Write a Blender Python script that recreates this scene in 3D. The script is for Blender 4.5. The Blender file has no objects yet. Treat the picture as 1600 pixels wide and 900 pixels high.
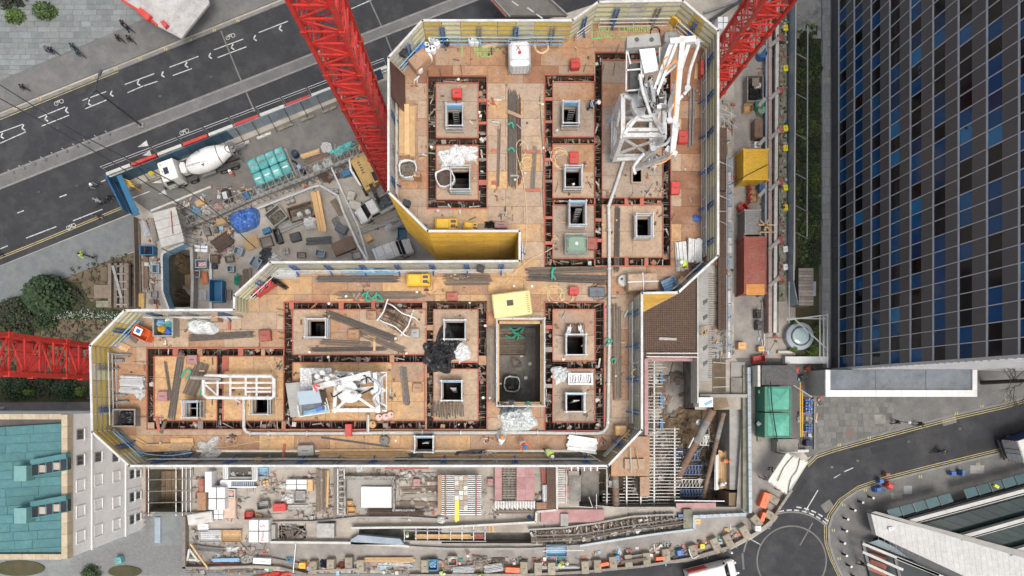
import bpy,bmesh,math,random
from mathutils import Matrix,noise,Vector as V3
from math import sin,cos,pi,radians,atan2,hypot,sqrt
R=random.Random(7)
U_,rg,enm,MU=R.uniform,range,enumerate,0
SC=bpy.context.scene
COL=SC.collection
# camera, light, exposure
CH=80.0
FP=1109.0
NX,NY=765.0,614.0
cam=bpy.data.cameras.new('camera');co=bpy.data.objects.new('camera',cam);COL.objects.link(co)
co.location=(0,0,CH);cam.sensor_width=36;cam.lens=FP/1600*36
cam.shift_x=(800-NX)/1600;cam.shift_y=(NY-450)/1600;cam.clip_end=3000;cam.clip_start=.5
SC.camera=co
w=bpy.data.worlds.new("World");SC.world=w;w.use_nodes=True
wn=w.node_tree.nodes;sk=wn.new('ShaderNodeTexSky');sk.sky_type='NISHITA';sk.sun_disc=False
SUN_EL,SUN_AZ=radians(70),radians(150)
sk.sun_elevation=SUN_EL;sk.sun_rotation=SUN_AZ;sk.air_density=1.3;sk.dust_density=5.0;sk.ozone_density=.6
hs=wn.new('ShaderNodeHueSaturation');hs.inputs['Saturation'].default_value=.55
w.node_tree.links.new(sk.outputs[0],hs.inputs['Color']);w.node_tree.links.new(hs.outputs[0],wn['Background'].inputs[0]);wn['Background'].inputs[1].default_value=.15
sl=bpy.data.lights.new('sun','SUN');sl.energy=1.2;sl.angle=radians(16);sl.color=(1,.97,.93)
so=bpy.data.objects.new('sun',sl);COL.objects.link(so)
sd=V3((sin(SUN_AZ)*cos(SUN_EL),cos(SUN_AZ)*cos(SUN_EL),sin(SUN_EL)))
so.rotation_euler=(-sd).to_track_quat('-Z','Y').to_euler();so.location=(0,0,120)
SC.view_settings.view_transform='Standard';SC.view_settings.look='None'
SC.view_settings.exposure=0.4;SC.view_settings.gamma=1.0
# helpers
def P(x,y,z=0.0):
 k=(CH-z)/FP
 return V3(((x-NX)*k,(NY-y)*k,z))
def S(z):return (CH-z)/FP
def ang(x0,y0,x1,y1):return atan2(y0-y1,x1-x0)
MATS={}
def M(key,c1=None,c2=None,s=1.5,r=.8,m=0.0,b=.15,rand=.0,st=None,sa=.5,ss=.25,bs=None,wp=0):
 """mottled material: two tones, big stains st, per-object tone shift"""
 if key in MATS:return MATS[key]
 if c2 is None:c2=tuple(v*.78 for v in c1)
 mt=bpy.data.materials.new(key);mt.use_nodes=True;nt=mt.node_tree;n=nt.nodes;L=nt.links
 bs_=n['Principled BSDF'];bs_.inputs['Roughness'].default_value=r;bs_.inputs['Metallic'].default_value=m
 tc=n.new('ShaderNodeTexCoord');oi=n.new('ShaderNodeObjectInfo')
 mp=n.new('ShaderNodeVectorMath');mp.operation='MULTIPLY_ADD'
 cx=n.new('ShaderNodeCombineXYZ');L.new(oi.outputs['Random'],cx.inputs[0]);L.new(oi.outputs['Random'],cx.inputs[1])
 mp.inputs[1].default_value=(37,53,0);L.new(cx.outputs[0],mp.inputs[0]);L.new(tc.outputs['Object'],mp.inputs[2])
 no=n.new('ShaderNodeTexNoise');no.inputs['Scale'].default_value=s;no.inputs['Detail'].default_value=8;no.inputs['Roughness'].default_value=.65
 L.new(mp.outputs[0],no.inputs[0])
 mr=n.new('ShaderNodeMapRange');mr.inputs[1].default_value=.35;mr.inputs[2].default_value=.65
 L.new(no.outputs[0],mr.inputs[0])
 mx=n.new('ShaderNodeMix');mx.data_type='RGBA';mx.inputs[6].default_value=(*c1,1);mx.inputs[7].default_value=(*c2,1)
 L.new(mr.outputs[0],mx.inputs[0]);out=mx.outputs[2]
 if st:
  n2=n.new('ShaderNodeTexNoise');n2.inputs['Scale'].default_value=ss;n2.inputs['Detail'].default_value=5;n2.inputs['Roughness'].default_value=.7
  L.new(n.new('ShaderNodeNewGeometry').outputs['Position'] if wp else mp.outputs[0],n2.inputs[0])
  m2=n.new('ShaderNodeMapRange');m2.inputs[1].default_value=.48;m2.inputs[2].default_value=.66;m2.inputs[4].default_value=sa
  L.new(n2.outputs[0],m2.inputs[0])
  x2=n.new('ShaderNodeMix');x2.data_type='RGBA';x2.inputs[7].default_value=(*st,1)
  L.new(m2.outputs[0],x2.inputs[0]);L.new(out,x2.inputs[6]);out=x2.outputs[2]
 if st:
  n5=n.new('ShaderNodeTexNoise');n5.inputs['Scale'].default_value=5.5;n5.inputs['Detail'].default_value=7;n5.inputs['Roughness'].default_value=.8
  L.new(mp.outputs[0],n5.inputs[0]);m5=n.new('ShaderNodeMapRange');m5.inputs[1].default_value=.5;m5.inputs[2].default_value=.72;m5.inputs[3].default_value=1.1;m5.inputs[4].default_value=.45
  L.new(n5.outputs[0],m5.inputs[0]);x5=n.new('ShaderNodeMix');x5.data_type='RGBA';x5.blend_type='MULTIPLY';x5.inputs[0].default_value=1 if wp else .5
  L.new(out,x5.inputs[6]);L.new(m5.outputs[0],x5.inputs[7]);out=x5.outputs[2]
 if rand:
  hs=n.new('ShaderNodeHueSaturation');m3=n.new('ShaderNodeMapRange');m3.inputs[3].default_value=1-rand;m3.inputs[4].default_value=1+rand
  L.new(oi.outputs['Random'],m3.inputs[0]);L.new(m3.outputs[0],hs.inputs['Value']);L.new(out,hs.inputs['Color']);out=hs.outputs[0]
 L.new(out,bs_.inputs['Base Color'])
 if b:
  bp=n.new('ShaderNodeBump');bp.inputs['Strength'].default_value=b;bp.inputs['Distance'].default_value=.05
  n4=n.new('ShaderNodeTexNoise');n4.inputs['Scale'].default_value=bs or s*5;n4.inputs['Detail'].default_value=4
  L.new(tc.outputs['Object'],n4.inputs[0]);L.new(n4.outputs[0],bp.inputs['Height']);L.new(bp.outputs[0],bs_.inputs['Normal'])
 MATS[key]=mt;return mt
class MB:
 def __init__(s):s.v=[];s.f=[];s.mi=[];s.cur=0
 def add(s,vs,fs):
  o=len(s.v);s.v += [V3(q) for q in vs]
  for f in fs:s.f.append([o+i for i in f]);s.mi.append(s.cur)
  return s
 def prism(s,poly,z0,z1,cap=True):
  a=sum(poly[i][0]*poly[(i+1) % len(poly)][1]-poly[(i+1) % len(poly)][0]*poly[i][1] for i in rg(len(poly)))
  if a < 0:poly=poly[::-1]
  n=len(poly);vs=[(p[0],p[1],z0) for p in poly]+[(p[0],p[1],z1) for p in poly]
  fs=[[i,(i+1) % n,n+(i+1) % n,n+i] for i in rg(n)]
  fs.append(list(rg(n,2*n)))
  if cap:fs.append(list(rg(n))[::-1])
  return s.add(vs,fs)
 def px(s,poly,z0,z1,cap=True):
  return s.prism([P(x,y,z1)[:2] for x,y in poly],z0,z1,cap)
 def sheet(s,poly,z):
  q=[P(x,y,z) for x,y in poly]
  a=sum(q[i].x*q[(i+1) % len(q)].y-q[(i+1) % len(q)].x*q[i].y for i in rg(len(q)))
  if a < 0:q=q[::-1]
  return s.add(q,[list(rg(len(q)))])
 def box(s,x0,y0,z0,x1,y1,z1):return s.prism([(x0,y0),(x1,y0),(x1,y1),(x0,y1)],z0,z1)
 def bar(s,a,b,w,h=None):
  a=V3(a);b=V3(b);h=h or w;d=b-a
  if d.length < 1e-5:return s
  u=d.cross(V3((0,0,1)))
  u=u.normalized() if u.length > 1e-4 else V3((1,0,0))
  v=u.cross(d).normalized();u=u*w/2;v=v*h/2
  vs=[a-u-v,a+u-v,a+u+v,a-u+v,b-u-v,b+u-v,b+u+v,b-u+v]
  return s.add(vs,[[0,1,2,3][::-1],[4,5,6,7],[0,1,5,4],[1,2,6,5],[2,3,7,6],[3,0,4,7]])
 def tube(s,pts,r,n=6,cap=True,closed=False):
  pts=[V3(p) for p in pts];m=len(pts);o=len(s.v);rr=r if isinstance(r,(list,tuple)) else [r]*m
  for i,p in enm(pts):
   if closed:d=pts[(i+1) % m]-pts[i-1]
   else:d=pts[min(i+1,m-1)]-pts[max(i-1,0)]
   if d.length < 1e-6:d=V3((0,0,1))
   d.normalize();u=d.cross(V3((0,0,1)))
   if u.length < .05:u=d.cross(V3((0,1,0)))
   u.normalize();v=u.cross(d)
   for k in rg(n):
    t=2*pi*k/n;s.v.append(p+(u*cos(t)+v*sin(t))*rr[i])
  for i in rg(m if closed else m-1):
   j=(i+1) % m
   for k in rg(n):
    s.f.append([o+i*n+k,o+i*n+(k+1) % n,o+j*n+(k+1) % n,o+j*n+k]);s.mi.append(s.cur)
  if cap and not closed:
   s.f.append([o+k for k in rg(n)][::-1]);s.f.append([o+(m-1)*n+k for k in rg(n)]);s.mi += [s.cur]*2
  return s
 def lathe(s,prof,n=16,c=(0,0,0),axis='z'):
  o=len(s.v)
  for r,h in prof:
   for k in rg(n):
    t=2*pi*k/n
    q=(r*cos(t),r*sin(t),h) if axis == 'z' else (h,r*cos(t),r*sin(t))
    s.v.append(V3((c[0]+q[0],c[1]+q[1],c[2]+q[2])))
  for i in rg(len(prof)-1):
   for k in rg(n):
    s.f.append([o+i*n+k,o+i*n+(k+1) % n,o+(i+1)*n+(k+1) % n,o+(i+1)*n+k]);s.mi.append(s.cur)
  s.f.append([o+k for k in rg(n)][::-1]);s.f.append([o+(len(prof)-1)*n+k for k in rg(n)]);s.mi += [s.cur]*2
  return s
 def bd(s,name,mat,parent=None,lc=False,smo=False,org=None,fix=False):
  vs=s.v;loc=V3((0,0,0))
  if parent is not None and not lc:
   w_=V3((0,0,0));q=parent
   while q:w_ += q.location;q=q.parent
   if org is not None:loc=V3(org)-w_;vs=[v-V3(org) for v in vs]
   else:vs=[v-w_ for v in vs]
  elif parent is None:
   if org is not None:loc=V3(org)
   elif vs:
    loc=V3((sum(v.x for v in vs)/len(vs),sum(v.y for v in vs)/len(vs),min(v.z for v in vs)))
   vs=[v-loc for v in vs]
  me=bpy.data.meshes.new(name);me.from_pydata([tuple(v) for v in vs],[],s.f)
  mats=mat if isinstance(mat,(list,tuple)) else [mat]
  for m_ in mats:me.materials.append(m_)
  if len(mats) > 1:me.polygons.foreach_set('material_index',s.mi)
  if smo:me.polygons.foreach_set('use_smooth',[True]*len(me.polygons))
  if fix:
   bm=bmesh.new();bm.from_mesh(me);bmesh.ops.recalc_face_normals(bm,faces=bm.faces);bm.to_mesh(me);bm.free()
  me.update()
  o=bpy.data.objects.new(name,me);o.location=loc;COL.objects.link(o)
  if parent is not None:o.parent=parent
  return o
def tag(o,label=None,cat=None,group=None,kind=None):
 if label:o['label']=label
 if cat:o['category']=cat
 if group:o['group']=group
 if kind:o['kind']=kind
 return o
def T(name,label,cat,x,y,z=0,rot=0,group=None):
 o=bpy.data.objects.new(name,None);COL.objects.link(o);o.location=P(x,y,z);o.rotation_euler=(0,0,rot)
 o.empty_display_size=.3
 return tag(o,label,cat,group)
def struct(o):o['kind']='structure';return o
def stuff(o):o['kind']='stuff';return o
def inst(src,parent,loc=(0,0,0),rot=(0,0,0),scale=(1,1,1),name=None):
 o=bpy.data.objects.new(name or src.name.split('.')[0],src.data if hasattr(src,'data') else src)
 COL.objects.link(o);o.parent=parent;o.location=loc;o.rotation_euler=rot;o.scale=scale
 return o
def mesh_of(mb,name,mat,smo=False):
 me=bpy.data.meshes.new(name);me.from_pydata([tuple(v) for v in mb.v],[],mb.f)
 for m_ in (mat if isinstance(mat,(list,tuple)) else [mat]):me.materials.append(m_)
 if isinstance(mat,(list,tuple)):me.polygons.foreach_set('material_index',mb.mi)
 if smo:me.polygons.foreach_set('use_smooth',[True]*len(me.polygons))
 return me
def piece(name,me,parent,loc=(0,0,0),rot=(0,0,0),scale=(1,1,1)):
 o=bpy.data.objects.new(name,me);COL.objects.link(o);o.parent=parent;o.location=loc;o.rotation_euler=rot;o.scale=scale
 return o
def kids(o):return [c for c in o.children]
def dup(root,loc,rot,label=None,group=None,sc=None):
 def cp(o,par):
  c=o.copy();COL.objects.link(c);c.parent=par
  for g in kids(o):cp(g,c)
  return c
 r=cp(root,None);r.location=loc;r.rotation_euler=(0,0,rot)
 if sc:r.scale=(sc,sc,sc)
 if label:r['label']=label
 if group:r['group']=group
 return r
class Proto:
 def __init__(s,fn):s.fn=fn;s.root=None
 def __call__(s,x,y,z,rot,label,group=None,sc=None):
  loc=P(x,y,z)
  if s.root is None:
   s.root=s.fn();r=s.root;r.location=loc;r.rotation_euler=(0,0,rot);r['label']=label
   if group:r['group']=group
   if sc:r.scale=(sc,sc,sc)
   return r
  return dup(s.root,loc,rot,label,group,sc or 1)
def clip(poly,region):
 a=sum(region[i][0]*region[(i+1) % len(region)][1]-region[(i+1) % len(region)][0]*region[i][1] for i in rg(len(region)))
 if a < 0:region=region[::-1]
 out=list(poly)
 for i in rg(len(region)):
  ax,ay=region[i];bx,by=region[(i+1) % len(region)];inp=out;out=[]
  def sd_(p):return (bx-ax)*(p[1]-ay)-(by-ay)*(p[0]-ax)
  for j in rg(len(inp)):
   p,q=inp[j-1],inp[j];dp,dq=sd_(p),sd_(q)
   if (dp >= 0) != (dq >= 0):
    t=dp/(dp-dq);out.append((p[0]+(q[0]-p[0])*t,p[1]+(q[1]-p[1])*t))
   if dq >= 0:out.append(q)
  if len(out) < 3:return []
 return out
def area(p):return abs(sum(p[i][0]*p[(i+1) % len(p)][1]-p[(i+1) % len(p)][0]*p[i][1] for i in rg(len(p))))/2
def traps(poly,holes):
 ys=sorted({round(p[1],3) for p in poly}|{round(h[k],3) for h in holes for k in (1,3)})
 ys=[y for y in ys if min(p[1] for p in poly) <= y <= max(p[1] for p in poly)]
 res=[]
 for y0,y1 in zip(ys,ys[1:]):
  if y1-y0 < .01:continue
  ym=(y0+y1)/2;es=[]
  for i in rg(len(poly)):
   a,b=poly[i],poly[(i+1) % len(poly)]
   if (a[1] < ym) != (b[1] < ym):
    f=lambda y,a=a,b=b:a[0]+(b[0]-a[0])*(y-a[1])/(b[1]-a[1])
    es.append((f(ym),f(y0),f(y1)))
  es.sort();hs=sorted([(h[0],h[2]) for h in holes if h[1] < ym < h[3]])
  for l,r_ in zip(es[::2],es[1::2]):
   cur=l
   for a,b in hs:
    if b <= cur[0] or a >= r_[0]:continue
    if a > cur[0]:res.append((y0,y1,cur,(a,a,a)))
    cur=max(cur,(b,b,b))
   if cur[0] < r_[0]:res.append((y0,y1,cur,r_))
 return [[(l[1],y0),(r_[1],y0),(r_[2],y1),(l[2],y1)] for y0,y1,l,r_ in res]
def crumple(L,W,H,seed=0,n=14,amp=.35,shell=.0,mb=None,c=(0,0,0),edge=.25,pw=2.4):
 """draped or crumpled sheet: irregular outline, folded top, skirts down to the floor"""
 mb=mb or MB();rings=[]
 nr=max(4,n//2);na=n*2
 vs=[(c[0],c[1],c[2]+H*(.75+.25*noise.noise((seed,1,2))))]
 for i in rg(1,nr+1):
  t=i/nr
  for k in rg(na):
   a=2*pi*k/na
   e=1/((abs(cos(a))**pw+abs(sin(a))**pw)**(1/pw))
   e *= 1+edge*noise.noise((cos(a)*1.7+seed*3.1,sin(a)*1.7,seed))*1.2
   x=cos(a)*e*L/2*t;y=sin(a)*e*W/2*t
   k1=4.6/max(.8,L,W);fold=1-2.2*abs(noise.noise((x*k1+seed*7,y*k1,seed*2.3)))
   f2=1-2.5*abs(noise.noise((x*k1*2.3+seed,y*k1*2.3,seed*1.3)));z=H*((1-t**5)*(1-amp+amp*(.65*fold+.5*f2)))
   if i == nr:z=.01
   vs.append((c[0]+x,c[1]+y,c[2]+max(.01,z)))
 fs=[[0,1+k,1+(k+1) % na] for k in rg(na)]
 for i in rg(nr-1):
  for k in rg(na):
   a=1+i*na+k;b=1+i*na+(k+1) % na
   fs.append([a,a+na,b+na,b])
 mb.add(vs,fs);return mb
def txt(body,size,mat,name,parent,loc,rot=(0,0,0),ext=.004,align='CENTER',sx=1,lc=1):
 cu=bpy.data.curves.new(name,'FONT');cu.body=body;cu.size=size;cu.align_x=align;cu.align_y='CENTER';cu.extrude=ext;cu.resolution_u=2
 to=bpy.data.objects.new(name,cu);COL.objects.link(to)
 dg=bpy.context.evaluated_depsgraph_get();dg.update()
 me=bpy.data.meshes.new_from_object(to.evaluated_get(dg));bpy.data.objects.remove(to);bpy.data.curves.remove(cu)
 me.name=name;me.materials.clear();me.materials.append(mat)
 o=bpy.data.objects.new(name,me);COL.objects.link(o);o.parent=parent;o.location=loc;o.rotation_euler=rot;o.scale=(sx,1,1)
 return o
ORD='first second third fourth fifth sixth seventh eighth ninth tenth eleventh twelfth thirteenth fourteenth fifteenth sixteenth seventeenth eighteenth nineteenth twentieth twenty-first'.split()
# palette
M('asphalt',(.036,.037,.040),(.026,.027,.030),s=.8,r=.9,st=(.062,.060,.059),ss=.3,sa=.75,b=.3,bs=30)
M('old_asphalt',(.17,.16,.145),(.12,.115,.108),s=.9,r=.9,st=(.21,.19,.165),ss=.2,sa=.6,b=.3,bs=25)
M('concrete_ground',(.44,.395,.335),(.32,.29,.25),s=.5,r=.9,st=(.19,.16,.13),ss=.16,sa=.6,b=.25,bs=18)
M('haul_road',(.34,.305,.27),(.23,.215,.195),s=.6,r=.9,st=(.12,.115,.11),ss=.12,sa=.6,b=.25,bs=18)
M('pavement',(.165,.16,.15),(.115,.115,.11),s=.5,r=.9,st=(.085,.085,.08),ss=.2,sa=.5,b=.2,bs=12)
M('slab',(.19,.205,.20),(.145,.16,.158),s=1.2,r=.85,rand=.16,b=.1,st=(.25,.25,.23),ss=.5,sa=.35)
M('slab_east',(.15,.148,.135),(.11,.11,.10),s=1.2,r=.85,rand=.2,b=.1,st=(.22,.21,.18),ss=.5,sa=.4)
M('kerb',(.22,.215,.2),(.16,.155,.145),s=1.5,r=.85,rand=.1)
M('paint_white',(.60,.60,.58),(.34,.34,.33),s=4,r=.7,b=0,st=(.16,.16,.16),ss=1.6,sa=.6)
M('paint_yellow',(.50,.41,.16),(.33,.28,.14),s=4,r=.7,b=0,st=(.14,.13,.11),ss=1.6,sa=.6)
M('earth',(.17,.125,.08),(.10,.075,.05),s=.7,r=1,st=(.07,.06,.04),b=.5)
M('mud',(.26,.19,.12),(.17,.12,.075),s=.6,r=1,st=(.1,.075,.05),b=.5)
M('grass_soil',(.04,.05,.02),(.08,.065,.035),s=.6,r=1,b=.6)
M('ply',(.39,.215,.11),(.26,.14,.075),s=1.6,r=.6,rand=.08,st=(.30,.225,.165),ss=.35,sa=.8,b=.08,wp=1)
M('ply_gold',(.52,.32,.145),(.37,.215,.10),s=1.8,r=.6,rand=.07,st=(.30,.21,.14),ss=.4,sa=.75,b=.08,wp=1)
M('ply_grey',(.31,.245,.185),(.24,.18,.13),s=1.0,r=.7,rand=.06,st=(.38,.28,.19),ss=.4,sa=.7,b=.08,wp=1)
M('ply_pale',(.41,.295,.195),(.30,.205,.13),s=1.6,r=.65,rand=.06,st=(.33,.25,.19),ss=.35,sa=.75,b=.08,wp=1)
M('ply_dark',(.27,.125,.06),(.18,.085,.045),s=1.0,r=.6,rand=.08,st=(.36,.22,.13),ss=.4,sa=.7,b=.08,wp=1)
M('red_edge',(.46,.10,.055),(.30,.09,.06),s=3,r=.7,rand=.15,st=(.27,.15,.10),ss=1.2,sa=.8)
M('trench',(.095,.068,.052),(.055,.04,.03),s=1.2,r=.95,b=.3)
M('rebar',(.13,.085,.065),(.07,.047,.037),s=4,r=.8,m=.1,b=0,rand=.25)
M('rebar_grey',(.19,.16,.135),(.10,.085,.07),s=4,r=.7,m=.3,b=0,rand=.3)
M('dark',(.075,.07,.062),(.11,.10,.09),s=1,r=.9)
M('concrete',(.36,.35,.325),(.27,.26,.24),s=.8,r=.85,st=(.2,.19,.17),ss=.3,sa=.5,b=.15)
M('conc2',(.26,.245,.215),(.17,.16,.145),s=.8,r=.85,st=(.09,.085,.075),ss=.4,sa=.6,b=.15)
M('conc3',(.27,.255,.2),(.16,.16,.115),s=1.3,r=.95,st=(.11,.11,.075),ss=.5,sa=.6,b=.3)
M('screen_yellow',(.74,.52,.075),(.62,.42,.06),s=1.2,r=.45,rand=.12,st=(.62,.55,.3),ss=.6,sa=.6,b=.03)
M('screen_pale',(.74,.70,.42),(.64,.60,.34),s=1.2,r=.5,rand=.1,st=(.62,.62,.52),ss=.6,sa=.6,b=.03)
M('screen_grey',(.66,.65,.54),(.52,.51,.41),s=1.2,r=.5,rand=.1,st=(.3,.27,.2),ss=.6,sa=.6,b=.03)
M('screen_gold',(.58,.35,.03),(.44,.26,.025),s=1.2,r=.35,rand=.1,st=(.30,.17,.02),ss=.4,sa=.55,b=.03)
M('white_metal',(.68,.68,.66),(.58,.57,.54),s=2,r=.4,st=(.5,.46,.4),ss=1.2,sa=.4,b=.03)
M('white_boom',(.64,.64,.63),(.55,.55,.53),s=2,r=.4,st=(.36,.33,.28),ss=2.2,sa=.7,b=.03)
M('galv',(.34,.335,.32),(.23,.225,.21),s=3,r=.45,m=.5,b=.03,rand=.15)
M('galv2',(.56,.565,.56),(.42,.425,.43),s=3,r=.45,m=.3,b=.03,rand=.15)
M('iron',(.10,.10,.10),(.06,.06,.06),s=3,r=.5,m=.5,b=.03,rand=.2)
M('blue_steel',(.035,.13,.34),(.03,.09,.24),s=3,r=.45,rand=.2,b=.02)
M('blue_light',(.27,.47,.64),(.20,.37,.52),s=2,r=.6,rand=.1)
M('crane_red',(.64,.035,.022),(.42,.025,.02),s=2.2,r=.42,rand=.12,b=.02,st=(.30,.06,.045),ss=1.8,sa=.7)
M('timber',(.55,.37,.19),(.43,.27,.13),s=2.5,r=.8,rand=.22,b=.08)
M('wood4',(.66,.42,.20),(.56,.33,.14),s=2.5,r=.8,rand=.14,b=.08)
M('wood2',(.21,.165,.125),(.14,.11,.085),s=2.5,r=.85,rand=.3,b=.08)
M('wood3',(.3,.265,.225),(.2,.175,.15),s=2.5,r=.85,rand=.25,b=.08)
# GROUND AND ROADS
PITS=[(262,390,303,480),(228,733,300,800),(243,810,287,848),(436,821,478,841),(561,823,690,845),(690,832,850,849),(905,726,1012,792),(1012,560,1086,792),(1086,640,1160,792)]
big=[(-900,-900),(2500,-900),(2500,2100),(-900,2100)]
g=MB()
for t in traps(big,PITS):g.sheet(t,0)
gnd=struct(g.bd('ground',M('concrete_ground')))
PF=-5.0
for i,(a,b,c,d) in enm(PITS):
 q=MB();zf=-4.5 if i == 0 else -7 if i == 2 else (-2.2 if i in (3,4,5) else (-4.0 if i == 1 else PF))
 p0=P(a,b);p1=P(c,d)
 for (xa,ya,xb,yb) in ((a,b,c,b),(c,b,c,d),(c,d,a,d),(a,d,a,b)):
  n_=max(1,int(max(abs(xa-xb),abs(ya-yb))/3))
  for k in rg(n_):
   u0,v0,u1,v1=xa+(xb-xa)*k/n_,ya+(yb-ya)*k/n_,xa+(xb-xa)*(k+1)/n_,ya+(yb-ya)*(k+1)/n_;mx_,my_=(u0+u1)/2,(v0+v1)/2
   if any(j != i and e-.5 <= mx_ <= g_+.5 and f-.5 <= my_ <= h_+.5 for j,(e,f,g_,h_) in enm(PITS)):continue
   A,B=P(u0,v0),P(u1,v1);q.add([(A.x,A.y,-.004),(B.x,B.y,-.004),(B.x,B.y,zf),(A.x,A.y,zf)],[[0,1,2,3]])
 q.cur=1;q.add([(p0.x,p0.y,zf),(p1.x,p0.y,zf),(p1.x,p1.y,zf),(p0.x,p1.y,zf)],[[3,2,1,0]])
 struct(q.bd('excavation_pit',[M('conc3') if i in (0,1) else M('conc2'),M('dark') if i == 2 else (M('mud') if i in (0,) else M('conc2') if i in (3,4,5) else M('earth') if i != 7 else M('concrete_ground'))]))
def sheet(name,poly,z,mat,extra=()):
 q=MB();q.sheet(poly,z)
 for e in extra:q.sheet(e,z)
 return struct(q.bd(name,M(mat)))
def raised(name,poly,mat,h=.12,z0=0.0):
 q=MB();q.px(poly,z0,z0+h);return struct(q.bd(name,M(mat)))
NWR=[(-200,262),(400,20),(560,-45),(1000,-220),(1300,-250),(1180,-60),(1010,-20),(600,113),(166,277),(217,328),(60,391),(0,415),(-200,495)]
sheet('road',NWR,.004,'asphalt')
sheet('site_access_road',[(190,300),(620,118),(620,262),(245,338)],.008,'old_asphalt')
# patches in the tarmac
for pl in ([(225,125),(262,110),(266,120),(229,135)],[(60,232),(120,208),(124,217),(64,241)],[(300,165),(352,145),(354,151),(302,171)],[(30,300),(90,276),(96,290),(36,314)],[(90,330),(140,311),(143,319),(94,338)],[(118,150),(190,118),(215,190),(150,222)],[(400,25),(470,-3),(560,130),(520,150)],[(20,330),(190,262),(200,285),(30,352)]):
 sheet('road_patch',pl,.008,'asphalt')
KL=[(-200,262),(400,20),(560,-45)]
# central reservation
raised('central_reservation',[(-200,350),(400,117),(1000,-117),(1000,-98),(600,57),(400,137),(-200,375)],'pavement',.12)
def strip(name,pts,wpx,z0,z1,mat,parent=None,off=0):
 q=MB();pts=[P(x,y,z1) for x,y in pts];w_=wpx*S(z1)
 n=len(pts)
 for i in rg(n-1):
  a,b=pts[i],pts[i+1];d=(b-a).normalized();u=V3((-d.y,d.x,0))
  q.prism([(a+u*(off-w_/2))[:2],(b+u*(off-w_/2))[:2],(b+u*(off+w_/2))[:2],(a+u*(off+w_/2))[:2]],z0,z1)
 o=q.bd(name,M(mat),parent);return o
struct(strip('kerb',[(-200,351),(400,118.5),(1000,-115.5)],3,0,.135,'kerb'));struct(strip('kerb',[(-200,374),(400,136),(600,56),(1000,-99)],2.5,0,.135,'kerb'))
# north pavement
raised('pavement',[(-200,255),(396,15),(560,-52),(900,-250),(-900,-250),(-900,255)],'pavement',.12)
struct(strip('kerb',KL,5,0,.14,'kerb'))
# slabs of the north-west plaza
pv=struct(MB().px([(-60,-40),(250,-40),(236,30),(-60,152)],.12,.125).bd('plaza_paving',M('pavement')))
struct(MB().px([(1245,-60),(1284,-60),(1284,60),(1245,60)],0,.1).bd('stained_slab',M('stained_slab',(.34,.34,.32),(.27,.27,.25),s=.6,r=.85,st=(.07,.07,.06),ss=.45,sa=.8)))
cv=[(-20,-25),(238,-25),(232,27),(-20,134)]
def pave(root,region,rowh,lmin,lmax,z,mat,lim=300,rot=0.0,gap=.5):
 xs=[p[0] for p in region];ys=[p[1] for p in region];cx_,cy_=sum(xs)/len(xs),sum(ys)/len(ys);rad=max(hypot(x-cx_,y-cy_) for x,y in region)
 cr,sr=cos(rot),sin(rot);cnt=0;v=-rad;rest=MB()
 while v < rad:
  h=rowh*U_(.8,1.2);u=-rad+U_(-lmax,0)
  while u < rad:
   l=U_(lmin,lmax);q=[(u+gap/2,v+gap/2),(u+l-gap/2,v+gap/2),(u+l-gap/2,v+h-gap/2),(u+gap/2,v+h-gap/2)];u += l
   q=[(cx_+a*cr-b*sr,cy_+a*sr+b*cr) for a,b in q];q=clip(q,region)
   if len(q) < 3 or area(q) < 8:continue
   zt=z+U_(.012,.02)
   if cnt < lim:
    m_=MB().px(q,z-.02,zt);m_.bd('paving_slab',M(mat),root,org=P(q[0][0],q[0][1],z));cnt += 1
   else:rest.px(q,z-.02,zt)
  v += h
 if rest.v:stuff(rest.bd('paving_slabs',M(mat),root))
pave(pv,cv,8.5,12,28,.13,'slab')
# ---- south-east road
UE=[(2000,480),(1600,622),(1573,630),(1493,648),(1357,684),(1300,700),(1277,708),(1263,722)]
LE=[(2000,600),(1600,698),(1567,707),(1450,735),(1380,753),(1340,767),(1317,783),(1301,806),(1295,825),(1296,850),(1304,875),(1318,905),(1360,1000)]
WE=[(1263,722),(1240,760),(1218,798),(1205,822),(1175,842),(1140,860),(1075,878),(900,892),(640,897),(600,906),(560,1000)]
sheet('road',UE+WE[1:]+[(560,1300),(1400,1300)]+LE[::-1],.004,'asphalt')
for i,pl in enm([[(1320,690),(1420,665),(1428,678),(1330,706)],[(1470,652),(1492,646),(1495,660),(1474,666)],[(1360,700),(1385,694),(1387,704),(1362,710)],[(1508,690),(1560,680),(1563,698),(1512,704)],[(1282,790),(1296,780),(1304,792),(1290,802)],[(1205,845),(1222,838),(1228,852),(1211,860)],[(1240,770),(1256,748),(1262,752),(1246,774)]]):sheet('road_patch',pl,.0075,'old_asphalt' if i % 3 == 1 else 'tar' if M('tar',(.022,.022,.024),(.016,.016,.018),s=2,r=.8) else '')
for i,(x,y) in enm([(90,200),(170,180),(250,150),(330,120),(60,300),(120,290),(20,270),(1340,720),(1300,730),(1420,690),(1500,670),(1262,800)]):tag(MB().px([(x-2,y-1.6),(x+2,y-1.8),(x+2.1,y+1.6),(x-1.9,y+1.8)],0,.018).bd('manhole_cover',M('iron')),None,None,None,'structure')
raised('pavement',LE[::-1]+[(2000,1300),(1400,1300)],'pavement',.12)
raised('pavement',[(1150,560),(1263,715)]+UE[::-1][1:]+[(2000,400),(1280,400),(1280,560)],'pavement',.10)
ep=struct(MB().px([(1278,616),(1440,616),(1400,670),(1278,703)],.1,.105).bd('plaza_paving',M('pavement')))
pave(ep,[(1276,616),(1395,616),(1398,668),(1360,680),(1277,703)],9,8,13,.11,'slab_east',lim=260)
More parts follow.
